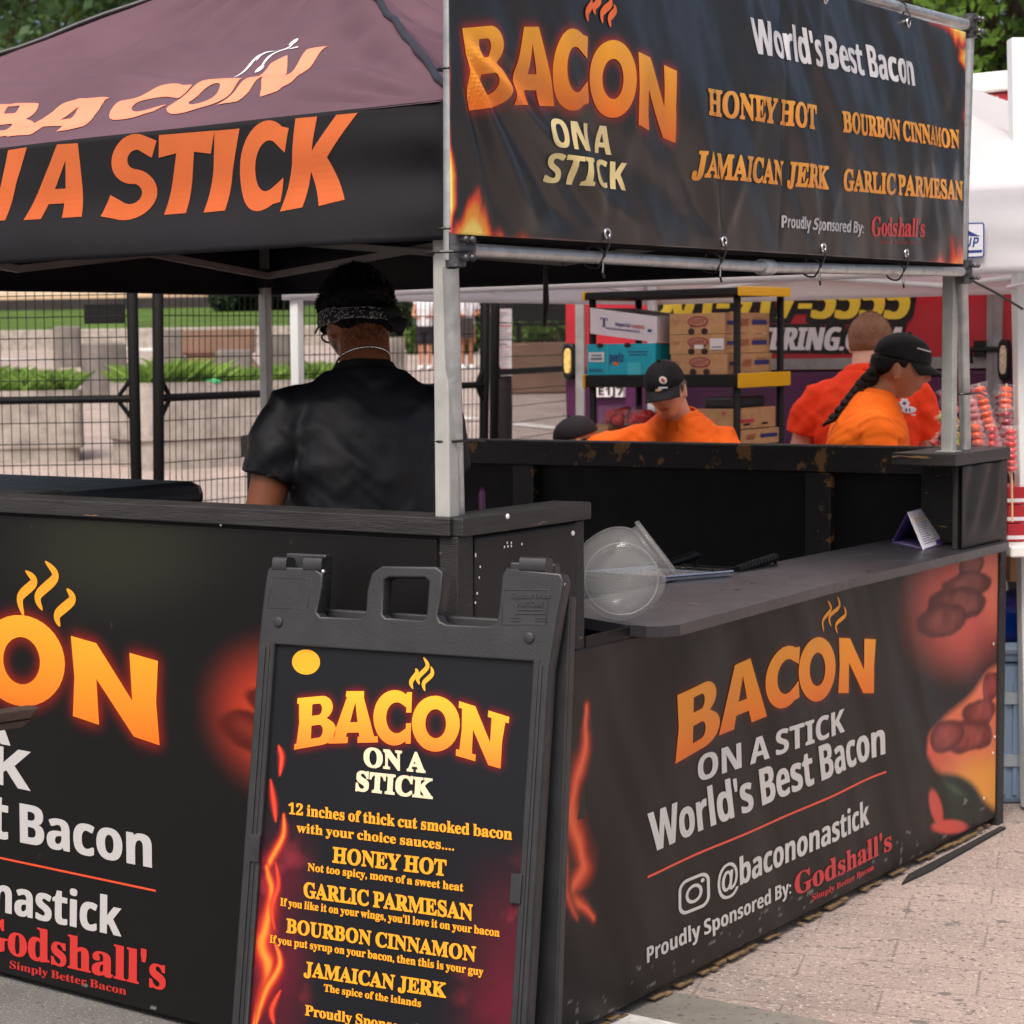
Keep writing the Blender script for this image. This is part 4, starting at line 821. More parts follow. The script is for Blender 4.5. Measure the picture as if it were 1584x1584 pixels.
# tie wraps
def ties(C, r, tail, name='cable_tie'):
    mb = MB(); ring = [C + (EU * math.cos(g) + EV * math.sin(g)) * r for g in np.linspace(0, 2 * math.pi, 17)]; mb.tube(ring, .003, 6, cap=False); mb.tube([C - EV * r, C - EV * r + tail], .0022, 6); mb.box(C - EV * (r + .004) - EU * .004 - EZ * .004, EU * .008, EV * .007, EZ * .008); return mb
k = thing('cable_tie', 'black cable tie with a long tail strapping the near tent leg to the pole', 'cable tie', onv(700, 682, .045), BOOTH_RZ); mb = MB(); C0 = onv(695, 682, .055)
mb.tube([C0 + EU * .034 * math.cos(g) + EV * .03 * math.sin(g) for g in np.linspace(0, 2 * math.pi, 25)], .0032, 6, cap=False); mb.tube([C0 - EV * .03, C0 - EV * .035 + EU * .05, C0 - EV * .03 + EU * .085 - EZ * .004], .0022, 6); mb.build('strap', 'tie', k)
k = thing('cable_tie', 'black cable tie with a tail around the far banner post', 'cable tie', onv(1489, 609, .04), BOOTH_RZ); mb = MB(); C0 = onv(1487, 609, .045)
mb.tube([C0 + EU * .036 * math.cos(g) + EV * .034 * math.sin(g) for g in np.linspace(0, 2 * math.pi, 25)], .004, 6, cap=False); mb.tube([C0 - EV * .034, C0 - EV * .04 + EU * .05, C0 - EV * .03 + EU * .13 - EZ * .01], .0028, 6); mb.build('strap', 'tie', k)
for (y, lb) in ((107, 'black cable tie high on the near banner upright'), (354, 'black cable tie on the near upright beside the printed flames')):
    k = thing('cable_tie', lb, 'cable tie', onv(693, y, 0), BOOTH_RZ); C0 = onv(693, y, 0); ties(C0, .021, EU * .03 - EZ * .004).build('strap', 'tie', k)
C0 = onv(692, 391, .02); k = thing('cable_tie', 'black cable tie below the near coupling around leg and pipe', 'cable tie', C0, BOOTH_RZ); mb = MB(); mb.tube([C0 + EU * .045 * math.cos(g) + EV * .05 * math.sin(g) for g in np.linspace(0, 2 * math.pi, 25)], .0032, 6, cap=False); mb.build('strap', 'tie', k)
A, B = onv(1492, 428, 0), at(1582, 478, 6.35); o = MB().tube([A, (A + B) / 2 + EZ * .004, B], .004, 6).build('guy_cord', 'tie'); tag(o, 'black cord running from the far banner corner down to the right', 'cord')

# ---- the hanging banner
t = thing('hanging_banner', 'glossy black vinyl banner with flavour names hanging in the pipe frame', 'banner', S(1.37, -.02, 1.76), BOOTH_RZ)
_ph = Print(S(0, -.044, 0), EU, EZ); HX0, HX1, HZ0, HZ1 = float(_ph.px((703, 250))[0]), float(_ph.px((1496, 250))[0]), 1.772, 2.448
pr = Print(S(0, -.022, 0), EU, EZ, None, .008); pr.poff = .022
GR = [.30, .62, .92, 1.22, 1.48, uvz(onv(1260, 2, -.01))[0], uvz(onv(1390, 33, -.01))[0]]     # grommets
_gb = [uvz(onv(x, y, -.01))[0] for x, y in ((921, 378), (1103, 391), (1257, 398), (1387, 401))]
def fold_h(s, z):
    t_ = z - HZ0; hh = HZ1 - HZ0; d = np.zeros_like(s)
    # tension folds fanning from the left edge tie down to the lower grommets
    def ray_fold(s0, z0, ang, w_, amp, l0, l1):
        c, n = math.cos(R(ang)), math.sin(R(ang)); a = (s - s0) * c + (z - z0) * n; b = -(s - s0) * n + (z - z0) * c
        ww = w_ * (.35 + .9 * np.clip(a / l1, 0, 1.6)); return amp * np.exp(-(b / ww) ** 2) * sst(l0, l0 + .12, a) * (1 - sst(l1 * .75, l1 * 1.15, a))
    L0 = (HX0, 2.17)
    for ang, w_, amp, l1 in ((-28, .045, .022, 1.25), (-41, .032, -.020, .95), (-52, .040, .026, .62), (-64, .026, -.014, .50), (-18, .05, -.013, 1.2), (-75, .03, .012, .42)): d = d + ray_fold(*L0, ang, w_, amp, .02, l1)
    for g, amp in zip((_gb[1], _gb[0], _gb[2], _gb[3]), (.022, .014, .011, .008)):
        for ang, k in ((118, 1.), (140, -.9), (97, -.55), (68, .5)): d = d + ray_fold(g, HZ0, ang, .045, amp * k * .8, .0, .52)
    for g in GR[3:]:
        for ang, k in ((-62, .8), (-90, -.6), (-118, .8), (-45, -.5)): d = d + ray_fold(g, HZ1, ang, .042, .007 * k, .0, .34)
    for ang, amp in ((-108, .009), (-122, -.007), (-96, -.006)): d = d + ray_fold(2.66, HZ1, ang, .06, amp, .02, .75)
    d = d + .006 * np.sin(2 * np.pi * (s * .8 + z * .42) / .37) * sst(1.35, 2.1, s) + .003 * np.sin(2 * np.pi * (s * 1.0 + z * .25) / .19 + .8) * sst(1.6, 2.3, s)
    d = d - .016 * np.exp(-((s - 1.38) / .014) ** 2) * .5 + .02 * (fb2(s, z, 2.4, 3, 6.) - .5)
    e = np.minimum(np.minimum(s - HX0, HX1 - s), np.minimum(z - HZ0, HZ1 - z)); sag = .02 * np.sin(np.pi * np.clip((s - HX0) / 2.7, 0, 1)) * np.sin(np.pi * np.clip(t_ / hh, 0, 1))
    return .034 * np.tanh(d * .55 / .034) * (.12 + .88 * sst(0, .08, e)) + sag + .014
pr.disp = fold_h
HX = lambda x, y: (680 + x * .2841, y * .2841); KX = lambda x, y: (1050 + x * .3371, y * .3371)
c0, c1 = lin(252, 176, 48), lin(244, 114, 34)
pr_ = pr; LH = .0016
pr.quad('B', HX(140, 152), HX(362, 132), HX(392, 568), HX(172, 602), c0, c1, LH); pr.quad('A', HX(398, 146), HX(600, 146), HX(636, 577), HX(396, 573), c0, c1, LH); pr.quad('C', HX(605, 165), HX(808, 165), HX(812, 598), HX(608, 590), c0, c1, LH)
pr.quad('O', HX(808, 228), HX(1058, 226), HX(1058, 634), HX(812, 634), c0, c1, LH); pr.quad('N', HX(1068, 283), HX(1270, 388), HX(1287, 778), HX(1066, 680), c0, c1, LH)
FO = lin(240, 112, 50)
for q in ([(822, 0), (818, 30), (796, 70), (802, 118)], [(858, -20), (864, 5), (836, 40), (842, 80)], [(912, -20), (922, 20), (878, 70), (880, 128)], [(940, 25), (944, 60), (916, 100), (921, 150)]): pr.stroke([HX(*p) for p in q], .0085, FO, .003)
CRM = lin(236, 214, 150)
pr.text('ON A', 'sans', HX(604, 797), HX(943, 843), HX(600, 640), CRM, .035, LH, col2=lin(246, 228, 172)); pr.text('STICK', 'sans', HX(585, 990), HX(1010, 1038), HX(600, 832), CRM, .035, LH)
pr.text("World's Best Bacon", 'sans', KX(332, 246), KX(1083, 394), KX(318, 80), lin(226, 226, 228), .03, LH)
OG = lin(243, 158, 62)
for tx_, a, b, c in (('HONEY HOT', (118, 524), (614, 592), (118, 412)), ('BOURBON CINNAMON', (733, 604), (1292, 679), (728, 515)), ('JAMAICAN JERK', (66, 806), (677, 866), (66, 697)), ('GARLIC PARMESAN', (742, 871), (1315, 916), (738, 780))):
    pr.text(tx_, 'serif', KX(*a), KX(*b), KX(*c), OG, .035, LH, vfat=.05, col2=lin(248, 176, 70))
pr.text('Proudly Sponsored By:', 'sans', KX(478, 1043), KX(843, 1071), KX(476, 988), lin(190, 190, 192), .025, LH)
pr.text("Godshall's", 'serif', KX(880, 1082), KX(1137, 1086), KX(878, 996), lin(196, 62, 66), .04, LH, vfat=.012); pr.text('Simply Better Bacon', 'serif', KX(924, 1117), KX(1122, 1120), KX(924, 1102), lin(140, 50, 52), .03, LH)
def flame_corner(s, t_, c, x, y, ht, wd, seed):
    """licking flames: x runs along the edge they grow from, y away from it"""
    n1 = fb2(x, y * .55, 16., 5, seed); n2 = fb2(x, y * .4, 34., 4, seed + 7); en = np.exp(-(np.clip(x, 0, 9) / wd) ** 1.5)
    hgt = ht * en * (.25 + 1.6 * np.clip(fb2(x, y * .25, 11., 3, seed + 3) - .18, 0, 1)); v = (hgt - y) / (ht * .55) + ((n1 - .5) * 1.9 + (n2 - .5) * .7) * np.clip(en * 1.4, 0, 1) - .5 * (1 - en)
    v = np.where(y > ht * 1.6, -9, v)
    c = lerp(c, lin(120, 24, 12), sst(-.25, .22, v)); c = lerp(c, lin(226, 70, 24), sst(.05, .5, v)); c = lerp(c, lin(252, 156, 38), sst(.42, .85, v)); c = lerp(c, lin(255, 222, 110), sst(.85, 1.4, v)); return c
def paint_hang(s, t_, blur):
    c = np.tile(np.array([.0115, .0112, .0114]), s.shape + (1,)) * (.8 + .4 * fb2(s, t_, 2., 3, 1.))[..., None]
    g = blur(.010); c = lerp(c, lin(170, 36, 18), g * 1.4)
    L, Rr, Bo, To = s - HX0, HX1 - s, t_ - HZ0, HZ1 - t_
    c = flame_corner(s, t_, c, L, Bo, .075, .32, 3.); c = flame_corner(s, t_, c, Bo, L, .022, .26, 13.); c = flame_corner(s, t_, c, Rr, Bo, .12, .22, 23.); c = flame_corner(s, t_, c, To, Rr, .10, .24, 33.); c = flame_corner(s, t_, c, Rr, To, .07, .20, 43.)
    return c
FV = [(R(-50), .55, 3.6, .085), (R(14), 4.2, .45, .05)]
bn = pr.sheet('vinyl_sheet', HX0, HX1, HZ0, HZ1, .004, paint_hang, mat('glossy_vinyl', attr=True, rough=.36, spec=.8, folds=FV), t, .0025); pr.finish(bn, mat('glossy_ink', attr=True, rough=.38, spec=.6, folds=FV))
for zz in (HZ0 + .02, HZ1 - .02):
    for g in (_gb if zz < 2 else GR):
        C = pr.to3(np.array([[g, zz]]), .002)[0]; mb = MB(); mb.tube([C + (EU * math.cos(a) + EZ * math.sin(a)) * .0105 for a in np.linspace(0, 2 * math.pi, 21)], .0035, 8, cap=False); go = mb.build('grommet', 'steel', t, smooth=True)
        mb = MB(); zp = 1.742 if zz < 2 else 2.468; rg = [np.array([0, 0, 0]) + S(g + .006 * math.sin(a * 3), -.006 + .024 * math.cos(a), zp + .024 * math.sin(a)) for a in np.linspace(0, 2 * math.pi, 17)]; mb.tube(rg, .0026, 6, cap=False); mb.tube([C, C - EV * .006 + EZ * (-.02 if zz < 2 else .012), S(g, -.032, zp)], .0026, 6)
        if zz < 2: mb.tube([S(g, -.03, zp - .012), S(g - .01, -.034, zp - .034), S(g + .004, -.03, zp - .045)], .0028, 6)
        mb.build('cable_tie', 'tie', go)

# ================================================================== MAROON CANOPY
TS, EAVE, KR = 2.75, 2.04, .515
t = thing('canopy_tent', 'faded maroon pop up canopy with black valance and orange lettering', 'canopy tent', S(TS / 2, TS / 2, 0), BOOTH_RZ)
sl_ = math.hypot(1, KR); slant = TS / 2 * sl_
def frames_(k): return [(S(0, TS / 2), -EV, EU), (S(TS / 2, 0), EU, EV), (S(TS, TS / 2), EV, -EU), (S(TS / 2, TS), -EU, -EV)][k]
def roof_disp(s, t_):
    e = np.minimum(TS / 2 - t_ / sl_ - np.abs(s), 1e9) ; e2 = np.minimum(t_, slant - t_); m_ = sst(0, .16, e) * sst(0, .10, t_)
    q = (TS / 2 - np.abs(s)); d = -.05 * np.sin(np.pi * np.clip(t_ / slant, 0, 1)) * m_
    # creases fanning out of the peak and of the near corner
    ang = np.arctan2(s, slant + .02 - t_); rr = np.hypot(s, slant - t_); d = d + .020 * np.sin(ang * 22 + 3 * fb2(s, t_, 2., 3)) * np.exp(-((rr - .35) / .45) ** 2) * m_
    a2 = np.arctan2(t_ + .02, TS / 2 + .02 - s); r2 = np.hypot(TS / 2 - s, t_); d = d + .013 * np.sin(a2 * 30 + 2) * np.exp(-((r2 - .4) / .35) ** 2) * m_
    d = d + .010 * np.sin((t_ * 1.0 + s * .22) * 34 + 5 * fb2(s, t_, 2.2, 2, 3.)) * np.exp(-((t_ - .62) / .28) ** 2) * m_
    return d + .035 * (fb2(s, t_, 3.2, 4, 2.) - .5) * m_
def val_disp(s, z):
    k = (EAVE - z) / .27; e = TS / 2 - np.abs(s)
    return (.012 * np.sin(s * 6.5 + 1.) * k + .016 * np.sin((z - EAVE) * 23 + s * 1.2) * sst(.25, 1., k) + .012 * np.sin(z * 44 + s * 2.) * np.exp(-e / .22) + .02 * (fb2(s, z, 3., 3, 7.) - .5)) * sst(0, .06, e) + .004 + .03 * k ** 2 * sst(0, .3, e)
rf = MB(); MR = np.array(lin(94, 70, 80))
for k in range(4):
    o, ex, iy = frames_(k); ey = (iy + EZ * KR) / sl_; n = np.cross(ex, ey); a = np.linspace(-1, 1, 261 if k == 0 else 121); b = np.linspace(0, 1, 171 if k == 0 else 81); aa, bb = np.meshgrid(a, b); s_ = aa * TS / 2 * (1 - bb * .999); tt = bb * slant
    d = roof_disp(s_.ravel(), tt.ravel()); P = o + EZ * EAVE + s_.ravel()[:, None] * ex + tt.ravel()[:, None] * ey + d[:, None] * n
    f_ = fb2(s_.ravel(), tt.ravel(), 2.5, 4, 3.); c = MR[None] * (.86 + .3 * f_)[:, None]; rf.grid(P.reshape(*s_.shape, 3), c)
roof = rf.build('roof', 'canopy', t, smooth=True, weld=True)
rl = MB()
for k in range(4):
    o, ex, iy = frames_(k); ey = (iy + EZ * KR) / sl_; n = np.cross(ex, ey); rl.add([o + EZ * (EAVE - .06) - ex * (TS / 2 - .02) + iy * .02, o + EZ * (EAVE - .06) + ex * (TS / 2 - .02) + iy * .02, o + EZ * (EAVE - .16) + ey * slant], [(2, 1, 0)])
rl.build('roof_lining', 'lining', t)
mb = MB()
for k in range(4):
    o, ex, iy = frames_(k); C = o + ex * TS / 2 + EZ * EAVE; A = S(TS / 2, TS / 2, EAVE + KR * TS / 2); P = [C + (A - C) * i / 24 + EZ * (.006 + .004 * math.sin(i * 1.7)) + ex * .004 * math.sin(i * 2.3) for i in range(25)]; mb.tube(P, .0085, 8)
mb.build('hip_binding', 'black_plastic', roof, smooth=True)
pr_roof = Print(S(0, TS / 2, EAVE), -EV, (EU + EZ * KR) / sl_, roof_disp, .012); pr_roof.poff = -.033; ZR = lambda x, y: (x * .4419, y * .4419); c0 = c1 = lin(226, 140, 110)
for ch, a, b, c, d in (('B', (-30, 345), (160, 338), (98, 492), (-112, 510)), ('A', (188, 325), (462, 322), (300, 478), (35, 502)), ('C', (450, 302), (686, 283), (540, 428), (352, 462)), ('O', (690, 268), (888, 244), (748, 412), (548, 442)), ('N', (942, 215), (1147, 152), (983, 343), (770, 390))): pr_roof.quad(ch, ZR(*a), ZR(*b), ZR(*c), ZR(*d), c0, c1, .002, fat=.018)
for q in ([(1020, 112), (985, 150), (930, 175), (895, 205)], [(1022, 138), (985, 165), (935, 200), (897, 228)], [(938, 165), (905, 190), (860, 220), (808, 245)]): pr_roof.stroke([ZR(*p) for p in q], .0055, lin(236, 234, 236), .002)
for q in ((1018, 116), (1018, 142), (903, 224), (935, 170)): pr_roof.put(pr_roof.small, *(lambda C: (np.array([C + np.array([math.cos(g), 1.5 * math.sin(g)]) * .011 for g in np.linspace(0, 6.0, 14)]), [tuple(range(14))]))(pr_roof.px(ZR(*q))), lin(236, 234, 236), .0024)
pr_roof.finish(roof, 'fabric_print')
BK = np.array(lin(25, 24, 29))
for k in range(4):
    o, ex, iy = frames_(k); pr = Print(o, ex, EZ, val_disp if k != 1 else (lambda s, z: val_disp(s, z) * .15 - .006), .014)
    if k == 0:
        c0, c1 = lin(192, 100, 55), lin(186, 90, 48); ZV = ZR
        for ch, a, b, c, d in (('N', (-112, 545), (97, 516), (45, 772), (-140, 792)), ('A', (148, 510), (345, 498), (312, 760), (112, 772)), ('S', (392, 482), (562, 468), (556, 762), (374, 770)), ('T', (558, 473), (752, 457), (722, 742), (528, 757)), ('I', (752, 458), (841, 450), (806, 738), (728, 745)), ('C', (848, 432), (1026, 424), (1008, 733), (838, 737)), ('K', (1040, 415), (1248, 396), (1226, 702), (1012, 743)), ('O', (-380, 568), (-145, 548), (-175, 795), (-400, 812))): pr.quad(ch, ZV(*a), ZV(*b), ZV(*c), ZV(*d), c0, c1, .0014)
    def pv(s, z, b): return np.tile(BK, s.shape + (1,)) * (.85 + .3 * fb2(s, z, 4., 4, 2.))[..., None]
    vl = pr.sheet('valance', -TS / 2, TS / 2, EAVE - .275, EAVE + .004, .012, pv, 'canopy', t, .004); pr.finish(vl, 'fabric_print')
for (u, v) in ((.035, .05), (2.728, .045), (2.705, 2.71), (.04, 2.71)):
    mb = MB(); mb.sbox(u - .018, u + .018, v - .018, v + .018, 1.2085 if (u > 2 and v < 1) else 0, 1.80); lg = mb.build('leg', 'alu', t, bevel=.003)
    if v > 2 or u > 2: mb = MB(); mb.sbox(u - .028, u + .028, v - .028, v + .028, 1.79, 1.86); mb.build('leg_bracket', 'black_plastic', lg)
    mb = MB(); mb.sbox(u - .014, u + .014, v - .014, v + .014, 1.80, EAVE - .03); mb.build('inner_leg', 'truss', lg)
    mb = MB(); zf = 1.2085 if (u > 2 and v < 1) else .012; mb.sbox(u - .03, u + .03, v - .03, v + .03, zf, zf + .004); mb.build('foot', 'alu', lg)
cor = [(.06, .06), (2.68, .06), (2.68, 2.68), (.06, 2.68)]
for k in range(4):
    (a, b), (c, d) = cor[k], cor[(k + 1) % 4]; A, B = S(a, b), S(c, d); hi, lo = EZ * 1.97, EZ * 1.835
    mid = (A + B) / 2
    for q0, q1 in (((A + hi), (mid + lo)), ((A + lo), (mid + hi)), ((mid + hi), (B + lo)), ((mid + lo), (B + hi))):
        mb = MB(); dd = (q1 - q0) / np.linalg.norm(q1 - q0); nn = np.cross(dd, EZ); nn = nn / np.linalg.norm(nn) * .007; up = np.cross(nn, dd); up = up / np.linalg.norm(up) * .012; off = nn * (1.1 if q0[2] > q1[2] else -1.1)
        mb.box(q0 + off - nn - up, q1 - q0, nn * 2, up * 2); mb.build('truss_bar', 'truss', t)
for k in range(4):               # cross trusses to the mast
    (a, b) = cor[k]; A = S(a, b, 1.97); B = S(TS / 2, TS / 2, 2.35); mb = MB(); mb.tube([A, B], .011, 8); mb.build('truss_bar', 'truss', t)
mb = MB(); mb.tube([S(TS / 2, TS / 2, 2.15), S(TS / 2, TS / 2, EAVE + KR * TS / 2 - .09)], .02, 10); mb.build('mast', 'truss', t)
A, B = onu(844, 425, 2.70), onu(842, 506, 2.70); mb = MB(); mb.tube([A + EZ * .1, A, A * .4 + B * .6 + EU * .008, B], [.006, .008, .012, .006], 8); mb.build('strap', 'tie', t)

# ================================================================== A-FRAME SIGN
SGX, SGY, SGZ, SGR, SGT, SGW = .317, 4.061, 1.072, .532, .175, .325
sx = np.array([math.cos(SGR), -math.sin(SGR), 0]); sn0 = np.array([-math.sin(SGR), -math.cos(SGR), 0]); sdn = np.array([0, 0, -math.cos(SGT)]) + sn0 * math.sin(SGT); sup = -sdn; snn = np.cross(sx, sup)
SO = np.array([SGX, SGY, SGZ]); hgt_s = (SGZ - .01) / math.cos(SGT)
t = thing('sidewalk_sign', 'black plastic A-frame sidewalk sign listing bacon flavours', 'sidewalk sign', (SO + sdn * hgt_s) * np.array([1, 1, 0]), -SGR)
def sp(x, y, z=0.): return SO + sx * x - sup * y + snn * z          # x right, y down the face, z out of the face
pr = Print(sp(0, 0, .0), sx, sup, None)
SX = lambda x, y: (380 + x * .3409, 840 + y * .3409); TX = lambda x, y: (360 + x * .3409, 1200 + y * .3409)
I0, I1 = pr.px((430, 990)), pr.px((833, 1021)); IW0, IW1, IT = float(I0[0]), float(I1[0]), float(min(I0[1], I1[1])); IB = -.99
# frame outline traced from the sign: two hinge ears, carrying handle, rails; then the window for the board
def fpx(*p): return tuple(pr.px(SX(*p)))
out = [fpx(*p) for p in ((100, 330), (118, 180), (128, 128), (140, 118), (330, 125), (362, 150), (360, 200), (335, 320), (355, 345), (540, 352), (572, 330), (578, 220), (598, 145), (640, 116), (880, 120), (905, 140), (900, 225), (880, 330), (895, 365), (930, 380), (1120, 388), (1165, 372), (1175, 300), (1190, 150), (1205, 126), (1440, 150), (1452, 175), (1425, 330))]
hwL, hwR = float(pr.px(SX(88, 440))[0]), float(pr.px(SX(1393, 440))[0])
out = [(hwL, IT - .02)] + out + [(hwR, IT - .02), (hwR, -hgt_s + .02), (hwR - .09, -hgt_s), (hwL + .09, -hgt_s), (hwL, -hgt_s + .02)]
win = [(IW0, IT), (IW0, IB), (IW1, IB), (IW1, IT)]; hnd = [fpx(*p) for p in ((640, 165), (668, 150), (835, 152), (858, 172), (848, 340), (828, 362), (650, 350), (632, 330))]
cu = bpy.data.curves.new('tmp', 'CURVE'); cu.dimensions = '2D'; cu.fill_mode = 'BOTH'; cu.extrude = .016; cu.bevel_depth = .004; cu.bevel_resolution = 2
for lp in (out, win, hnd):
    spn = cu.splines.new('POLY'); spn.points.add(len(lp) - 1); spn.use_cyclic_u = True
    for p, q in zip(spn.points, lp): p.co = (q[0], q[1], 0, 1)
ob = bpy.data.objects.new('tmp', cu); COL.objects.link(ob); me = bpy.data.meshes.new_from_object(ob.evaluated_get(bpy.context.evaluated_depsgraph_get()))
v = np.array([q.co[:] for q in me.vertices]); f = [list(p.vertices) for p in me.polygons]; bpy.data.objects.remove(ob)
mb = MB(); mb.add(SO + v[:, :1] * sx + v[:, 1:2] * sup + v[:, 2:] * snn, f); fr = mb.build('frame', 'sign_plastic', t, smooth=True, auto=35)
mb = MB(); zF = .0205                                              # raised mouldings of the frame
for x in (hwL + .012, hwR - .012): mb.box(sp(x - .003, -IT + .01, zF - .003), sx * .006, -sup * (hgt_s + IT - .09), snn * .006)
for (a, b) in ((IW0 - .010, .004), (IW1 + .006, .004)): mb.box(sp(a, -IT, zF - .003), sx * b, -sup * .9, snn * .005)
for p in (SX(170, 360), SX(1305, 432)): q = pr.px(p); mb.tube([sp(q[0], -q[1], zF - .004), sp(q[0], -q[1], zF + .003), sp(q[0], -q[1], zF + .004)], [.0105, .0105, .008], 16)
q = [pr.px(SX(*p)) for p in ((1187, 215), (1395, 215), (1380, 372), (1180, 372))]
for i in range(4): a, b = q[i], q[(i + 1) % 4]; mb.tube([sp(a[0], -a[1], zF - .001), sp(b[0], -b[1], zF - .001)], .0016, 6)
q = [pr.px(SX(*p)) for p in ((142, 160), (322, 165), (300, 300), (122, 297))]
for i in range(4): a, b = q[i], q[(i + 1) % 4]; mb.tube([sp(a[0], -a[1], zF - .001), sp(b[0], -b[1], zF - .001)], .0013, 6)
for (a, b, y) in ((.3, .5, 0), (.3, .5, 1)): pass
for (x, y) in ((132, 1232),): pass
A = pr.px(TX(128, 310)); mb.box(sp(A[0] - .012, -A[1] - .02, .012), sx * .022, -sup * .055, snn * .012); A = pr.px(TX(1300, 495)); mb.box(sp(A[0] - .008, -A[1] - .022, .012), sx * .022, -sup * .055, snn * .012)
mb.build('moulding', 'sign_plastic', fr, smooth=True, auto=40, bevel=.001)
prE = Print(sp(0, 0, zF + .0005), sx, sup, None); EMB = lin(52, 53, 56)
prE.text('Signicade Deluxe', 'serif', SX(1205, 250), SX(1385, 250), SX(1205, 226), EMB, .02); prE.text('PLASTICADE', 'sans', SX(1232, 288), SX(1350, 288), SX(1232, 264), EMB, .02)
for a, b, y in ((1235, 1345, 305), (1220, 1355, 322), (1200, 1245, 340), (1310, 1365, 342), (1200, 1245, 354), (1320, 1365, 354)):
    A, B = prE.px(SX(a, y)), prE.px(SX(b, y)); prE.poly([A, B, B + (0, .0022), A + (0, .0022)], EMB, raw=True)
prE.finish(fr, 'sign_plastic' if False else 'ink')
# hinge caps, pins and the rear leg frame
for (x0, x1) in ((145, 205), (285, 365), (1262, 1378)):
    A, B = pr.px(SX(x0, 72)), pr.px(SX(x1, 120)); mb = MB(); yy = A[1]; w_ = B[0] - A[0]
    mb.loft([(sp(A[0], -yy + .012, .002), sup * .016, snn * .020, 4), (sp(B[0], -yy + .012, .002), sup * .016, snn * .020, 4)], 20); mb.build('hinge_cap', 'sign_plastic', t, smooth=True, auto=40)
for p in ((364, 132), (1448, 186)): q = pr.px(SX(*p)); mb = MB(); mb.ball(sp(q[0], -q[1], .012), sx * .006, sup * .006, snn * .006, 10, 8); mb.build('hinge_pin', 'steel', t, smooth=True)
bk = -sn0; bdn = np.array([0, 0, -1.]) * .994 - bk * .105; bn_ = np.cross(sx, -bdn)
RO = SO + bk * .046 - EZ * .005
mb = MB(); HB = (RO[2] - .012) / .994
for x in (hwL + .005, hwR - .045 + .02): mb.box(RO + sx * x - bn_ * .016, sx * .045, bdn * HB, bn_ * .032)
for x in (hwL + .02, (hwR - .11)): mb.box(RO + sx * x - bn_ * .014 - bdn * .062, sx * .095, bdn * .11, bn_ * .03)
mb.box(RO + sx * (hwL + .051) - bn_ * .014 + bdn * .05, sx * (hwR - hwL - .078), bdn * .09, bn_ * .028); mb.box(RO + sx * (hwL + .051) - bn_ * .014 + bdn * (HB - .12), sx * (hwR - hwL - .078), bdn * .08, bn_ * .028)
mb.box(RO + sx * (hwL + .051) - bn_ * .004 + bdn * .142, sx * (hwR - hwL - .078), bdn * (HB - .264), bn_ * .008)
mb.build('rear_frame', 'sign_plastic', t, bevel=.004)
# the printed board
ZB = .010
pr = Print(sp(0, 0, ZB), sx, sup, None)
c0, c1 = lin(246, 180, 44), lin(238, 120, 34)
for ch, a, b, c, d in (('B', (247, 703), (410, 688), (412, 905), (232, 936)), ('A', (425, 672), (580, 672), (592, 905), (386, 910)), ('C', (580, 672), (762, 672), (755, 916), (582, 912)), ('O', (755, 694), (975, 702), (972, 942), (756, 942)), ('N', (984, 722), (1184, 785), (1158, 1024), (968, 968))): pr.quad(ch, SX(*a), SX(*b), SX(*c), SX(*d), c0, c1, slab=True)
for q in ([(772, 570), (778, 590), (752, 630), (760, 662)], [(808, 518), (826, 560), (784, 610), (790, 642)], [(842, 560), (847, 595), (810, 635), (815, 672)]): pr.stroke([SX(*p) for p in q], .0048, lin(250, 170, 44))
pr.put(pr.small, np.array([(lambda C: C + np.array([math.cos(g) * .0325, math.sin(g) * .0255]))(pr.px(SX(275, 540))) for g in np.linspace(0, 2 * math.pi, 41)[:-1]]), [tuple(range(40))], lin(242, 164, 30), .001)
CRM = lin(230, 212, 178)
pr.text('ON A', 'serif', SX(540, 1011), SX(815, 1040), SX(540, 930), CRM, .045, vfat=.05); pr.text('STICK', 'serif', SX(503, 1120), SX(848, 1158), SX(508, 1037), CRM, .045, vfat=.05)
YE = lin(238, 160, 32)
for tx_, a, b, c, ft in (('12 inches of thick cut smoked bacon', (255, 172), (1268, 290), (256, 124), .035), ('with your choice sauces....', (292, 255), (1005, 339), (293, 214), .035), ('HONEY HOT', (455, 391), (968, 453), (458, 325), .04), ('Not too spicy, more of a sweet heat', (342, 430), (1047, 524), (343, 396), .035), ('GARLIC PARMESAN', (325, 549), (1090, 655), (325, 484), .04),
      ("If you like it on your wings, you'll love it on your bacon", (217, 588), (1212, 730), (218, 554), .035), ('BOURBON CINNAMON', (245, 709), (1103, 841), (247, 649), .04), ('If you put syrup on your bacon, then this is your guy', (169, 756), (1138, 907), (170, 722), .035), ('JAMAICAN JERK', (325, 905), (968, 1006), (329, 844), .04), ('The spice of the islands', (415, 977), (855, 1049), (416, 945), .035), ('Proudly Sponsored By:', (330, 1085), (950, 1194), (331, 1040), .035)):
    pr.text(tx_, 'serif', TX(*a), TX(*b), TX(*c), YE, ft * .7, vfat=.045 if tx_.isupper() else .028)
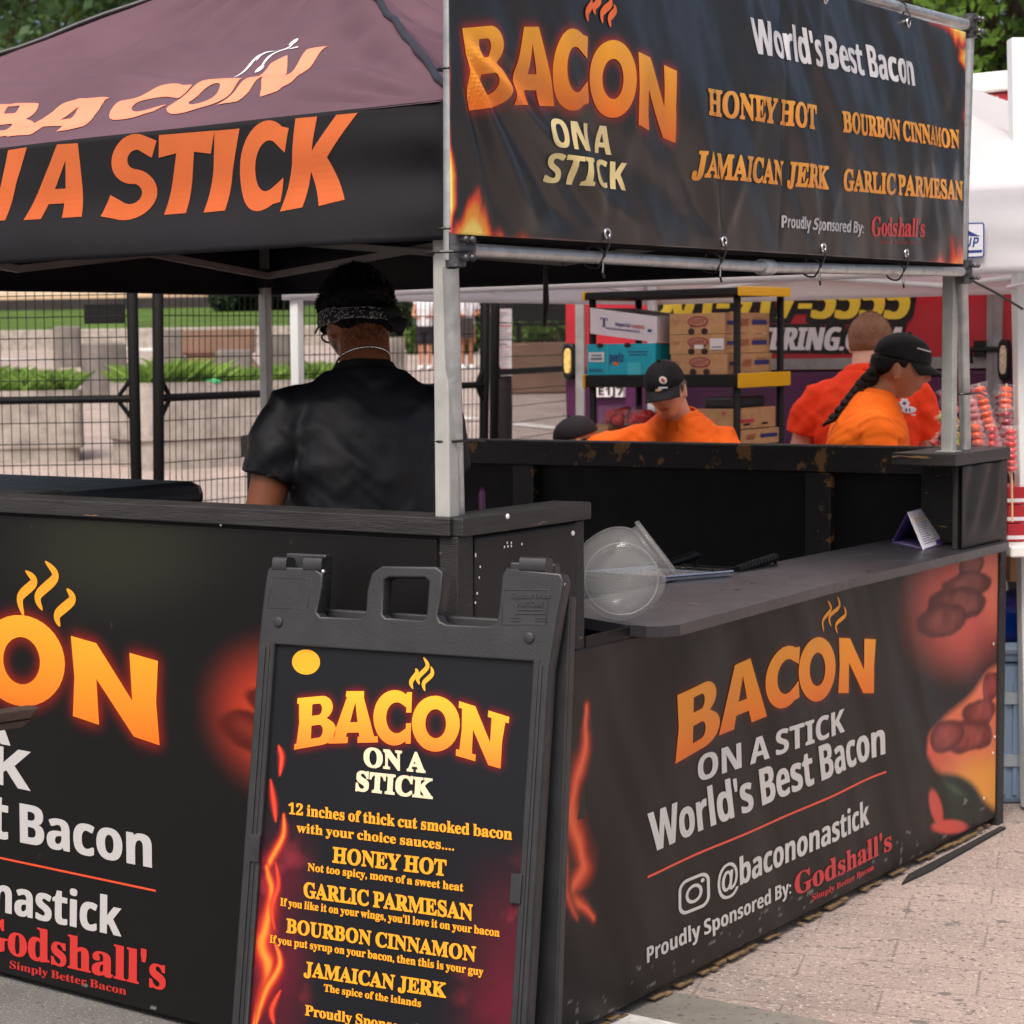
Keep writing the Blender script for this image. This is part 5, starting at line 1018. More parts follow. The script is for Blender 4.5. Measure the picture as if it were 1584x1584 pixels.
def paint_sign(s, t_, blur):
    c = np.tile(np.array([.0052, .0058, .0088]), s.shape + (1,)) * (.8 + .4 * fb2(s, t_, 6., 3, 1.))[..., None]; g = blur(.007); c = lerp(c, lin(96, 10, 16), np.clip(g * 2.6, 0, 1)); 
    y = (t_ - IB) / (IT - IB); sm = fb2(s, t_, 9., 5, 4.); mask = sst(.62, .36, y) * np.maximum(sst(.10, .30, s), sst(-.14, -.24, s)); c = lerp(c, lin(104, 16, 40), mask * np.clip(.35 + 1.3 * (sm - .35), 0, 1)); c = lerp(c, lin(176, 52, 66), mask * np.clip((fb2(s, t_, 18., 5, 9.) - .60) * 4., 0, 1) * .8)
    for pts, w_ in (([(172, 20), (186, 120), (192, 208)], .008), ([(228, 175), (222, 280), (165, 410), (160, 440)], .013), ([(155, 430), (185, 560), (125, 760), (160, 870), (150, 960), (90, 1126)], .026), ([(195, 400), (208, 500), (180, 600), (190, 700)], .008), ([(190, 770), (212, 860), (150, 980), (105, 1126)], .014), ([(215, 975), (175, 1060), (185, 1126)], .008)):
        c = flame_wisp(pr, [TX(*p) for p in pts], w_, (lin(130, 22, 22), lin(222, 66, 40), lin(255, 152, 50) if w_ > .009 else lin(226, 70, 50)), s, t_, c, 2.)
    c = flame_wisp(pr, [SX(*p) for p in ((148, 920), (165, 975), (155, 1055))], .008, (lin(130, 22, 22), lin(236, 60, 40), lin(250, 90, 60)), s, t_, c, 2.); return c
bd = pr.sheet('printed_board', IW0 - .006, IW1 + .006, IB - .006, IT + .006, .0028, paint_sign, mat('board_print', attr=True, rough=.42, spec=.3), t, .004); pr.finish(bd)
# ================================================================== WHITE CANOPY BEHIND
WU, WV, WS, WE = 3.12, -.22, 3.05, 2.045
def wpt(a, b, z): return S(WU + a, WV + b * 1.042, z)     # a away from the booth, b to the left
t = thing('canopy_tent', 'white pop up canopy standing between the booth and the red trailer', 'canopy tent', wpt(WS / 2, WS / 2, 0), BOOTH_RZ)
mb = MB(); cc = [(0, 0), (WS, 0), (WS, WS), (0, WS)]
ctr = np.array([WS / 2, WS / 2])
for k in range(4):
    A, B = np.array(cc[k]), np.array(cc[(k + 1) % 4]); n = 40; aa, bb = np.meshgrid(np.linspace(0, 1, n), np.linspace(0, .999, n)); P = (A + (B - A) * aa[..., None]) * (1 - bb[..., None]) + ctr * bb[..., None]
    z = WE + .79 * bb - .03 * np.sin(np.pi * bb) * np.sin(np.pi * aa) + .012 * (fb2(P[..., 0], P[..., 1], 3., 3) - .5) * np.sin(np.pi * bb); mb.grid(S(WU, WV) + P[..., :1] * EU + P[..., 1:] * 1.042 * EV + z[..., None] * EZ, flip=False)
mb.build('roof', 'white_tent', t, smooth=True, weld=True)
for k in range(4):
    A, B = np.array(cc[k]), np.array(cc[(k + 1) % 4]); out_ = np.array([(B - A)[1], -(B - A)[0]]) / WS; aa, zz = np.meshgrid(np.linspace(0, 1, 60), np.linspace(-.29, 0, 12))
    e = np.minimum(aa, 1 - aa); d = (.010 * np.sin(aa * 22 + k) * (-zz / .29) + .012 * np.sin(zz * 50 + aa * 3) * np.exp(-e / .05)) * sst(0, .02, e) + .003
    P = A + (B - A) * aa[..., None] + out_ * d[..., None]; mb = MB(); mb.grid(S(WU, WV) + P[..., :1] * EU + P[..., 1:] * 1.042 * EV + (WE + zz)[..., None] * EZ); vl = mb.build('valance', 'white_tent', t, smooth=True, solid=.003)
    if k == 3:
        pr = Print(S(WU - .012, 0, 0), -EV, EZ, None); q = [pr.px(p) for p in ((1440, 346), (1523, 344), (1523, 398), (1440, 402))]; BL, WHs = lin(50, 72, 140), lin(225, 226, 235)
        def ip(x, y): return (q[3] * (1 - x) + q[2] * x) * (1 - y) + (q[0] * (1 - x) + q[1] * x) * y
        pr.poly([ip(*p) for p in ((.03, 0), (.97, 0), (1, .06), (1, .94), (.97, 1), (.03, 1), (0, .94), (0, .06))], BL, raw=True, lift=.001); pr.poly([ip(*p) for p in ((.04, .04), (.96, .04), (.975, .09), (.975, .91), (.96, .96), (.04, .96), (.025, .91), (.025, .09))], WHs, raw=True, lift=.0015)
        pr.poly([ip(*p) for p in ((.06, .60), (.55, .90), (.93, .60), (.74, .62), (.55, .76), (.3, .62))], BL, raw=True, lift=.002); pr.poly([ip(*p) for p in ((.06, .14), (.96, .14), (.96, .22), (.06, .22))], BL, raw=True, lift=.002)
        v, f, wd = text2d('UP', 'sans'); A_, B_, C_ = ip(.62, .30), ip(.88, .30), ip(.65, .58); pr.put(pr.small, A_ + v[:, :1] * (B_ - A_) + v[:, 1:] * (C_ - A_), f, BL, .002)
        pr.finish(vl)
for (a, b) in ((.04, .04), (WS - .04, .04), (WS - .04, WS - .04), (.04, WS - .04)):
    mb = MB(); P = wpt(a, b, 0); mb.box(P - EU * .02 - EV * .02, EU * .04, EV * .04, EZ * 1.98); lg = mb.build('leg', 'white_metal', t, bevel=.003); mb = MB(); mb.box(P - EU * .035 - EV * .035 + EZ * .012, EU * .07, EV * .07, EZ * .008); mb.build('foot', 'white_metal', lg)
for k in range(4):
    A, B = np.array(cc[k]) * .97 + ctr * .03, np.array(cc[(k + 1) % 4]) * .97 + ctr * .03; A3, B3 = wpt(*A, 0), wpt(*B, 0); m3 = (A3 + B3) / 2
    for q0, q1 in ((A3 + EZ * 1.96, m3 + EZ * 1.80), (A3 + EZ * 1.79, m3 + EZ * 1.95), (m3 + EZ * 1.95, B3 + EZ * 1.79), (m3 + EZ * 1.80, B3 + EZ * 1.96)):
        mb = MB(); mb.tube([q0, q1], .012, 8); mb.build('truss_bar', 'white_metal', t)
# white post and cream banner edge at the right
P1_, P0_ = at(1573, 60, 6.75), at(1582, 560, 6.75); d = (P0_ - P1_) / np.linalg.norm(P0_ - P1_); Pb = P0_ + d * ((P0_[2] - .01) / -d[2])
t = thing('white_post', 'tall white square post at the right edge tied with white cord', 'post', Pb, .4); mb = MB(); ex = CR * .026; ey = np.cross(d, ex); ey = ey / np.linalg.norm(ey) * .05; mb.box(Pb - ex - ey / 2, ex * 2, ey, P1_ - Pb); mb.build('shaft', 'white_metal', t, bevel=.005)
mb = MB()
for y in (412, 440): C = at(1577, y, 6.75); mb.tube([C + CR * .034 * math.cos(g) + np.array([0, .045, 0]) * math.sin(g) + EZ * .01 * math.cos(g) for g in np.linspace(0, 2 * math.pi, 17)], .006, 6, cap=False)
mb.build('cord', 'card_white', t, smooth=True)
mb = MB(); A = at(1577, 80, 6.78); Q = [at(1578, 82, 6.8), at(1640, 96, 6.9), at(1640, 420, 6.9), at(1584, 400, 6.8)]; mb.add([q for q in Q] + [q + np.array([0, .01, 0]) for q in Q], [(3, 2, 1, 0), (4, 5, 6, 7), (0, 1, 5, 4), (1, 2, 6, 5), (2, 3, 7, 6), (3, 0, 4, 7)], 0, [lin(214, 120, 70)] * 2 + [lin(226, 214, 196)] * 2 + [lin(214, 120, 70)] * 2 + [lin(226, 214, 196)] * 2); o = mb.build('cream_banner', 'print'); tag(o, 'cream and red banner edge fixed to the white post', 'banner')

# ================================================================== RED FOOD TRAILER
TU = 6.35
def vt(x, y=520): return uvz(onu(x, y, TU))[1]
def zt(x, y): return float(onu(x, y, TU)[2])
vL, vR, zTop = vt(873), .45, zt(1530, 112); zB = zt(1300, 572)
t = thing('food_trailer', 'red and purple food trailer with a yellow phone number behind the white canopy', 'food trailer', S(TU + 1.1, (vL + vR) / 2, 0), BOOTH_RZ)
mb = MB(); mb.sbox(TU, TU + 2.2, vR, vL, zB, zTop - .095); mb.build('upper_body', 'trailer_red', t, bevel=.02)
mb = MB(); mb.sbox(TU, TU + 2.2, vR, vL, .45, zB - .001); mb.build('lower_body', 'trailer_purple', t, bevel=.02)
mb = MB(); mb.sbox(TU - .02, TU + 2.22, vR, vL + .02, zTop - .094, zTop); mb.build('roof_fascia', 'white_paint', t, bevel=.01)
mb = MB(); v1, v0 = vt(1175), vt(1541); mb.sbox(TU - .012, TU + .0, v0, v1, zt(1300, 571), zt(1300, 554)); mb.build('grey_trim', 'trailer_gray', t)
mb = MB(); mb.sbox(TU - .02, TU - .001, vt(906), vt(893), .5, zt(900, 440)); mb.build('door_edge', 'trailer_gray', t)
mb = MB(); mb.sbox(TU - .025, TU - .001, vt(1552), vt(1529), .5, zt(1540, 440)); mb.sbox(TU - .03, TU - .026, vt(1540), vt(1538.5), .8, zt(1540, 440)); mb.build('door_edge', 'trailer_gray', t)
mb = MB(); f0, f1, g0, g1 = vt(1545, 170), vt(1470, 170), zt(1520, 330), zt(1520, 152); mb.sbox(TU - .02, TU - .001, f0, f0 + .07, g0, g1); mb.sbox(TU - .02, TU - .001, f0 + .07, f1, g1 - .07, g1); mb.sbox(TU - .016, TU - .001, f0 + .10, f0 + .14, g0, g1 - .1); mb.sbox(TU - .016, TU - .001, f0 + .14, f1, g1 - .14, g1 - .10); mb.build('hatch_frame', 'white_paint', t)
mb = MB(); mb.sbox(TU - .05, TU - .0255, vt(1529), vt(1512), zt(1520, 552), zt(1520, 527)); mb.tube([S(TU - .05, vt(1508), zt(1508, 562)), S(TU - .05, vt(1508), zt(1508, 540)), S(TU - .05, vt(1552), zt(1552, 540))], .012, 6); mb.build('door_latch', 'rack_black', t)
for (x0, x1, y0, y1, k) in ((874, 893, 531, 586, 'lens'), (1547, 1566, 525, 588, 'lens_clear')):
    a0, a1, b0, b1 = vt(x1), vt(x0), zt(x0, y1), zt(x0, y0); ca, cb, ra, rb = (a0 + a1) / 2, (b0 + b1) / 2, (a1 - a0) / 2, (b1 - b0) / 2
    mb = MB(); mb.loft([(S(TU - .001, ca, cb), EV * ra, EZ * rb, 3.5), (S(TU - .03, ca, cb), EV * ra, EZ * rb, 3.5), (S(TU - .04, ca, cb), EV * ra * .8, EZ * rb * .9, 3.5)], 28); lm = mb.build('marker_lamp', 'rack_black', t, smooth=True, auto=40); mb = MB(); mb.loft([(S(TU - .038, ca, cb), EV * ra * .6, EZ * rb * .72, 3.5), (S(TU - .046, ca, cb), EV * ra * .5, EZ * rb * .66, 3.5)], 24); mb.build('lens', k, lm)
pr = Print(S(TU - .002, 0, 0), -EV, EZ, None); BKt, YL, WHt = lin(24, 20, 22), lin(228, 200, 62), lin(216, 212, 216)
def outlined(body, p0, p1, pt, col, fat):
    pr.text(body, 'sans', p0, p1, pt, BKt, fat, lift=.002, vfat=fat * .8); pr.text(body, 'sans', p0, p1, pt, col, .05, lift=.006)
outlined('301-917-5555', (1008, 491), (1402, 493), (1016, 433), YL, .17); outlined('CATERING.COM', (1128, 541), (1388, 542), (1134, 507), WHt, .20)
pr.finish(t)
mb = MB(); mb.sbox(TU - .03, TU - .001, vt(968, 605), vt(922, 605), zt(940, 614), zt(940, 596)); pl = mb.build('number_plate', 'card_white', t); pq = Print(S(TU - .032, 0, 0), -EV, EZ, None); pq.text('E1J7', 'sans', (926, 611), (964, 611), (926, 599), lin(60, 56, 50), .02); pq.finish(pl)
for v in (vL - .9, vR + .9):
    mb = MB(); C = S(TU + .15, v, .36); mb.tube([C - EU * .12, C - EU * .10, C + EU * .10, C + EU * .12], [.31, .36, .36, .31], 28); wl = mb.build('wheel', 'rubber', t, smooth=True, auto=40); mb = MB(); mb.tube([C - EU * .13, C - EU * .122], .2, 20); mb.build('rim', 'alu', wl)

# ================================================================== SHELVING RACK AND CARTONS
RU = 4.85
def rv(x, y=520): return uvz(onu(x, y, RU))[1]
def rz(x, y): return float(onu(x, y, RU)[2])
rv0, rv1, RD_ = rv(1141), rv(905), .50
t = thing('shelving_rack', 'black plastic shelving rack with yellow shelf ends under the white canopy', 'shelving rack', S(RU + RD_ / 2, (rv0 + rv1) / 2, 0), BOOTH_RZ)
levels = [(rz(1141, 456), rz(1141, 444)), (rz(1141, 599), rz(1141, 579))]; zl2 = levels[1][0] - (levels[0][0] - levels[1][0]); levels.append((zl2, zl2 + .06))
for (a, b) in levels:
    mb = MB(); mb.sbox(RU, RU + RD_, rv0, rv1, a, b); sh = mb.build('shelf', 'rack_black', t, bevel=.006)
    for vv, w_ in ((rv0 - .014, .013), (rv1 + .001, .013)): mb = MB(); mb.sbox(RU - .004, RU + RD_ + .004, vv, vv + w_, a - .004, b + .004); mb.build('end_cap', 'rack_yellow', sh, bevel=.004)
for u in (RU + .02, RU + RD_ - .05):
    for v in (rv0 + .004, rv1 - .036, ):
        mb = MB(); C = S(u + .015, v + .016, 0); mb.tube([C, C + EZ * (levels[0][0] + .01)], .0165, 12); mb.build('post', 'rack_black', t, smooth=True)
GC = 'cartons and boxes on the shelving rack'
def carton(name, label, x0, x1, y0, y1, k, depth=.40, u=RU + .015, tilt=0., hand=True, stack=None, floorz=None, text=None, sidecol=None):
    v1, v0 = uvz(onu(x0, y1, u))[1], uvz(onu(x1, y1, u))[1]; zb = float(onu(x0, y1, u)[2]) if floorz is None else floorz; hh = (y1 - y0) * (u * .64 + 4.9) / F * 1.04; hh = float(onu((x0 + x1) / 2, y0, u)[2] - onu((x0 + x1) / 2, y1, u)[2])
    t = thing(name, label, 'box', S(u + depth / 2, (v0 + v1) / 2, zb), BOOTH_RZ, GC); mb = MB(); wv = v1 - v0
    sh = (lambda v: 0) if not tilt else (lambda v: (v - v0) * tilt)
    def b(u0, u1, a0, a1, z0, z1, m_, mi=0): m_.box(S(u0, a0, z0 + sh(a0)), EU * (u1 - u0), EV * (a1 - a0) + EZ * (sh(a1) - sh(a0)), EZ * (z1 - z0), mi)
    b(u, u + .008, v0, v1, zb, zb + hh, mb); b(u + depth - .008, u + depth, v0, v1, zb, zb + hh, mb); b(u + .0085, u + depth - .0085, v0, v0 + .008, zb, zb + hh, mb); b(u + .0085, u + depth - .0085, v1 - .008, v1, zb, zb + hh, mb); b(u + .0085, u + depth - .0085, v0 + .0085, v1 - .0085, zb, zb + .008, mb); b(u + .0085, u + depth - .0085, v0 + .0085, v1 - .0085, zb + hh * .86, zb + hh * .88, mb)
    mb.build('carton', k, t); return t, v0, v1, zb, hh, u
def bprint(o, u, v0, v1, z0, z1, items, side=None):
    pr = Print(S(u - .0015, 0, 0), -EV, EZ, None); mbs = pr.small; wv, hh = v1 - v0, z1 - z0
    f = lambda x, y: np.array([-(v1 - x * wv), z0 + y * hh])
    for it in items:
        if it[0] == 'rect': a, b = f(it[1], it[2]), f(it[3], it[4]); pr.put(mbs, np.array([a, (b[0], a[1]), b, (a[0], b[1])]), [(0, 1, 2, 3)], it[5], .001 + .0004 * it[6] if len(it) > 6 else .001)
        elif it[0] == 'oval': C = f(it[1], it[2]); pr.put(mbs, np.array([C + np.array([math.cos(g) * it[3] * wv, math.sin(g) * it[4] * hh]) for g in np.linspace(0, 6.283, 25)[:-1]]), [tuple(range(24))], it[5], .0012 + .0004 * (it[6] if len(it) > 6 else 0))
        else: v, fc, wd = text2d(it[1], it[2]); A, B, C = f(it[3], it[4]), f(it[5], it[4]), f(it[3], it[4] + it[6]); pr.put(mbs, A + v[:, :1] * (B - A) + v[:, 1:] * (C - A), fc, it[7], .003)
    pr.small.build('printed_label', 'ink', o)
    if side is not None:
        ps = Print(S(0, v0 - .0015, 0), EU, EZ, None)
        for it in side:
            if it[0] == 'rect': ps.put(ps.small, np.array([(u + it[1], z0 + it[2] * hh), (u + it[3], z0 + it[2] * hh), (u + it[3], z0 + it[4] * hh), (u + it[1], z0 + it[4] * hh)]), [(0, 1, 2, 3)], it[5], .001)
            else: v, fc, wd = text2d(it[1], it[2]); ps.put(ps.small, np.array([u + it[3], z0 + it[4] * hh]) + v * np.array([it[5], it[6] * hh]), fc, it[7], .002)
        ps.small.build('printed_side', 'ink', o)
NV, RDk, BR, DK = lin(52, 58, 120), lin(150, 44, 52), lin(150, 112, 78), lin(50, 26, 20)
zs_ = levels[1][1] + .001
prev = zs_
names = ['brown strawberry carton at the bottom of the stack of three on the rack', 'brown strawberry carton in the middle of the stack with a white label', 'brown strawberry carton on top of the stack of three on the rack']
for i, (ya, yb) in enumerate(((549, 580), (519, 549), (486, 518))):
    r_ = carton('fruit_carton', names[i], 1036 + (2 if i == 0 else 0), 1121 + (4 if i == 0 else 0), ya, yb, 'cardboard', .44, floorz=prev); o, v0, v1, zb, hh, u = r_; prev = zb + hh + .002
    it = [('oval', .52, .60, .19, .26, RDk), ('oval', .52, .60, .165, .2, lin(180, 130, 105), 1), ('text', 'GIANT', 'serif', .39, .50, .65, .22, RDk), ('rect', .38, .36, .66, .41, NV), ('oval', .40, .12, .06, .16, DK), ('oval', .64, .12, .06, .16, DK), ('rect', .06, .62, .20, .66, BR), ('rect', .08, .5, .18, .54, BR)]
    if i == 1: it += [('rect', .74, .2, .99, .78, lin(226, 226, 230), 2), ('rect', .78, .3, .95, .36, lin(120, 120, 126), 3), ('rect', .46, .26, .62, .46, lin(228, 226, 226), 2)]
    bprint(o, u, v0, v1, zb, zb + hh, it, [('rect', .02, .42, .10, .62, NV), ('text', 'GIANT', 'serif', .145, .36, .09, .34, RDk), ('rect', .26, .42, .41, .66, NV), ('rect', .28, .72, .38, .78, BR)])
r_ = carton('fruit_carton', 'teal mandarin box under the tipped white cherry box', 908, 1014, 529, 577, 'card_teal', .42, floorz=zs_, u=RU + .01); o, v0, v1, zb, hh, u = r_
TLt = lin(70, 192, 208)
bprint(o, u, v0, v1, zb, zb + hh, [('text', 'peelz', 'sans', .34, .42, .54, .30, NV), ('oval', .43, .36, .045, .06, lin(235, 110, 40)), ('rect', .03, .42, .26, .74, lin(222, 228, 232)), ('rect', .07, .60, .22, .66, lin(120, 125, 135)), ('rect', .06, .48, .23, .56, lin(120, 125, 135)), ('text', 'MANDARINS', 'sans', .04, .10, .24, .10, NV), ('rect', .60, .72, .90, .75, NV), ('rect', .62, .62, .88, .65, NV), ('rect', .30, .0, .315, 1., TLt), ('rect', .60, .0, .80, .4, TLt), ('oval', .2, .95, .05, .08, DK), ('oval', .6, .95, .05, .08, DK)])
z_w = zb + hh
r_ = carton('fruit_carton', 'white cherry box tipped on top of the teal box', 913, 1016, 487, 527, 'card_white', .40, floorz=z_w + .002, tilt=.14, u=RU + .012); o, v0, v1, zb, hh, u = r_
pr = Print(S(u - .0015, 0, 0), -EV, EZ, None)
for (bd_, kd, p0, p1, pt, c) in (('T', 'serif', (929, 505), (940, 506.5), (929, 491), NV), ('imperial', 'sans', (952, 504), (975, 506.5), (952, 498), NV), ('CHERRIES', 'sans', (977, 507), (997, 509), (977, 502), lin(200, 90, 80)), ('WASHINGTON GROWN FRUIT', 'sans', (938, 509), (990, 515), (938, 506), NV)): pr.text(bd_, kd, p0, p1, pt, c, .02)
pr.poly([(1002, 509), (1008, 509.5), (1008, 514), (1002, 513.5)], NV); pr.small.build('printed_label', 'ink', o)
mb = MB(); mb.sbox(u + .02, u + .3, v0 + .02, v1 - .05, zb + hh * .8, zb + hh * 1.1); mb.build('plastic_lid', 'wrap', o)
# lower shelf: strawberries in clamshells, more cartons
zl_ = levels[2][1] + .001
def clam(label, x0, x1, y0, y1, u):
    v1, v0 = uvz(onu(x0, y1, u))[1], uvz(onu(x1, y1, u))[1]; zb = float(onu(x0, y1, u)[2]); hh = float(onu(x0, y0, u)[2]) - zb; t = thing('berry_clamshell', label, 'berry box', S(u + .1, (v0 + v1) / 2, zb), BOOTH_RZ, 'clear boxes of strawberries')
    rs = np.random.RandomState(int(x0)); mb = MB(); lf = MB()
    for i in range(34):
        C = S(u + .02 + .16 * rs.rand(), v0 + .02 + (v1 - v0 - .04) * rs.rand(), zb + .02 + (hh - .045) * rs.rand()); a = rs.rand() * 6; d = np.array([math.cos(a), math.sin(a), rs.randn() * .5]); d /= np.linalg.norm(d); e = np.cross(d, EZ); e /= np.linalg.norm(e); g = np.cross(d, e)
        mb.ball(C, e * .018, g * .018, d * .024, 10, 7, fn=lambda q: 1 - .22 * q[2]); lf.ball(C - d * .02, e * .011, g * .011, d * .006, 7, 4)
    mb.build('strawberries', 'berry', t, smooth=True); lf.build('leaves', 'leafgreen', t); mb = MB(); mb.sbox(u, u + .2, v0, v1, zb, zb + hh); mb.build('clear_box', 'wrap', t, bevel=.012)
clam('clear box of strawberries at the left on the lower rack shelf', 924, 962, 628, 660, RU + .02); clam('clear box of strawberries right beside the other on the lower rack shelf', 964, 994, 632, 660, RU + .02)
o, v0, v1, zb, hh, u = carton('fruit_carton', 'brown carton with green trim on the lower rack shelf at the right', 1078, 1134, 632, 664, 'cardboard', .42, u=RU + .02); bprint(o, u, v0, v1, zb, zb + hh, [('rect', 0, .02, 1, .14, lin(60, 160, 70)), ('rect', .7, .7, .8, .85, lin(200, 60, 80))], [('rect', .02, .3, .2, .45, lin(200, 60, 80)), ('rect', .1, .15, .16, .25, DK), ('rect', .28, .15, .34, .25, DK)])
mb = MB(); mb.sbox(u + .03, u + .36, v0 + .02, v1 - .02, zb + hh + .002, zb + hh + .05); o2 = mb.build('berry_tray', 'window_dark', bevel=.008); tag(o2, 'dark clear lidded berry tray lying on the green trimmed carton', 'tray')
o, v0, v1, zb, hh, u = carton('fruit_carton', 'brown carton below the green trimmed carton on the lower shelf', 1114, 1138, 666, 690, 'cardboard', .44, u=RU + .02); bprint(o, u, v0, v1, zb, zb + hh, [('rect', .2, .4, .7, .6, BR)], [('text', 'GIANT', 'serif', .10, .36, .09, .34, RDk), ('rect', .24, .42, .41, .66, NV)])
o, v0, v1, zb, hh, u = carton('fruit_carton', 'brown carton low at the left of the rack below the strawberries', 912, 940, 656, 690, 'cardboard', .4, u=RU + .03)

# ================================================================== FRUIT STICKS AT THE RIGHT
def fruit_stick(label, pts, r, k, depth, wrap=True, group='candied fruit sticks in plastic sleeves', n=7):
    A, B = at(*pts[0], depth), at(*pts[1], depth); d = B - A; L = np.linalg.norm(d); d /= L; t = thing('fruit_stick', label, 'fruit stick', B, 0, group); rr = r * depth / F; a = np.cross(d, [0, 1., 0]); a /= np.linalg.norm(a); b = np.cross(d, a)
    mb = MB(); rs = np.random.RandomState(int(pts[0][0]))
    for i in range(n):
        C = A + d * L * (i + .5) / n; e = d + .12 * rs.randn(3); e /= np.linalg.norm(e); mb.ball(C, a * rr * 1.08, b * rr * 1.05, d * min(rr * .95, L / n * .56), 14, 9)
    mb.build('candied_fruit', k, t, smooth=True); mb = MB(); mb.tube([A - d * .01, B + d * .16], .003, 6); mb.build('stick', 'stick_wood', t)
    if wrap:
        mb = MB(); rg = []
        for i, q in enumerate(np.linspace(-.09, 1.03, 12)): C = A + d * L * q; w_ = rr * (1.35 + .25 * math.sin(i * 2.1)) * (1.3 if q < -.02 else 1.); rg.append((C, a * w_, b * w_ * (.35 if q < 0 else .9), 2.))
        mb.loft(rg, 14); mb.build('plastic_sleeve', 'wrap', t)
DQ = 6.75
fruit_stick('orange candied fruit stick leaning in a clear sleeve right of the far post', [(1515, 598), (1532, 664)], 8.2, 'candy_orange', DQ, n=7)
fruit_stick('short orange fruit stick standing just right of the far post', [(1508, 656), (1513, 690)], 8.2, 'candy_orange', DQ - .1, n=3)
fruit_stick('pink candied fruit stick behind the short orange one', [(1502, 618), (1522, 690)], 7, 'candy_pink', DQ + .1, n=7)
fruit_stick('pale pink candied fruit stick leaning behind the far post', [(1496, 610), (1512, 668)], 6.5, 'candy_pink', DQ + .2, n=6)
fruit_stick('bright red fruit stick right of the short orange one', [(1535, 660), (1535, 692)], 7, 'candy_red', DQ - .05, n=3)
fruit_stick('orange over dark red fruit stick beside the white post', [(1557, 598), (1556, 634)], 8.5, 'candy_orange', DQ - .05, n=4)
fruit_stick('long dark red fruit stick below the orange one by the white post', [(1556, 636), (1560, 690)], 9, 'candy_dark', DQ - .12, n=5)
fruit_stick('red fruit stick lowest beside the white post above the red boxes', [(1564, 664), (1565, 730)], 8, 'candy_red', DQ - .2, n=7)
fruit_stick('red candied fruit stick wrapped in crinkled plastic left of the far post', [(1460, 604), (1477, 640)], 8, 'candy_red', DQ, n=3)
fruit_stick('green candied fruit stick left of the far post', [(1456, 640), (1474, 662)], 9, 'candy_green', DQ, n=2)
fruit_stick('dark red fruit stick lying under the green one by the far post', [(1452, 672), (1476, 684)], 8, 'candy_dark', DQ, n=3)
fruit_stick('tall red fruit stick at the back between the far post and the orange stick', [(1503, 600), (1508, 660)], 6.5, 'candy_red', DQ + .3, n=8)
fruit_stick('pink and pale fruit stick leaning right behind the long orange stick', [(1526, 640), (1546, 692)], 6.5, 'candy_pink', DQ + .25, n=6)
fruit_stick('dark red fruit stick at the back beside the door lamp', [(1546, 610), (1548, 690)], 6.5, 'candy_dark', DQ + .35, n=9)
fruit_stick('second green fruit stick tilted behind the far post', [(1464, 624), (1482, 690)], 7.5, 'candy_green', DQ + .3, n=6)
fruit_stick('red fruit stick lying forward at the left of the sweets', [(1442, 690), (1470, 668)], 8, 'candy_red', DQ + .1, n=4)
# vendor table with red boxes, tarp and tote
P = onz(1600, 1252, 0)
TB = at(1560, 852, 6.6); zt_ = TB[2]
t = thing('vendor_table', 'white folding table edge behind the far corner of the counter', 'table', (TB[0] + .55, TB[1] + .3, 0)); mb = MB(); mb.box((TB[0] - .0, TB[1] - .02, zt_ - .02), (1.2, 0, 0), (0, .7, 0), (0, 0, .035)); mb.build('table_top', 'white_paint', t, bevel=.005)
for a, b in ((.5, .06), (1.1, .06), (.5, .58), (1.1, .58)): mb = MB(); mb.tube([(TB[0] + a, TB[1] + b, 0), (TB[0] + a, TB[1] + b, zt_ - .02)], .014, 8); mb.build('leg', 'alu', t)
for i, (y0, y1) in enumerate(((835, 806), (804, 780), (778, 752))):
    A = at(1559, y0, 6.72); hh = (y0 - y1) * 6.72 / F; t = thing('snack_box', 'red and white box %s on the white table' % ('at the bottom of the small stack', 'in the middle of the small stack', 'on top of the small stack')[i], 'box', A, 0, 'red boxes on the white table'); z = zt_ + .017 + i * .0605
    mb = MB(); mb.box((A[0], A[1], z), (.25, 0, 0), (0, .18, 0), (0, 0, .058)); bx_ = mb.build('carton', 'trailer_red', t, bevel=.002); mb = MB(); mb.box((A[0] - .0015, A[1] - .0015, z + .008), (.253, 0, 0), (0, .183, 0), (0, 0, .012)); mb.build('stripe', 'card_white', t)
A = onz(1560, 1246, 0); t = thing('storage_tote', 'blue grey ribbed plastic tote with pale straps behind the counter', 'tote', A + np.array([.25, .25, 0])); zt2 = float(at(1560, 1030, A[1])[2])
mb = MB(); x0, y0 = A[0] - .05, A[1] + .02
mb.box((x0, y0, .0), (.62, 0, 0), (0, .42, 0), (0, 0, zt2)); mb.build('bin', 'tote_gray', t, bevel=.02); mb = MB()
for i in range(16): mb.box((x0 + .03 + i * .037, y0 - .008, .03), (.016, 0, 0), (0, .0079, 0), (0, 0, zt2 - .10))
mb.build('ribs', 'tote_gray', t, bevel=.003)
mb = MB(); mb.box((x0 - .015, y0 - .015, zt2 + .001), (.65, 0, 0), (0, .45, 0), (0, 0, .035)); mb.tube([(x0 + .02, y0 - .01, zt2 + .045), (x0 + .10, y0 - .01, zt2 + .045)], .022, 10); mb.build('lid', 'tote_gray', t, bevel=.01)
for z in (.13, zt2 - .14): mb = MB(); mb.box((x0 - .004, y0 - .013, z), (.63, 0, 0), (0, .44, 0), (0, 0, .038)); mb.build('strap', 'tote_strap', t)
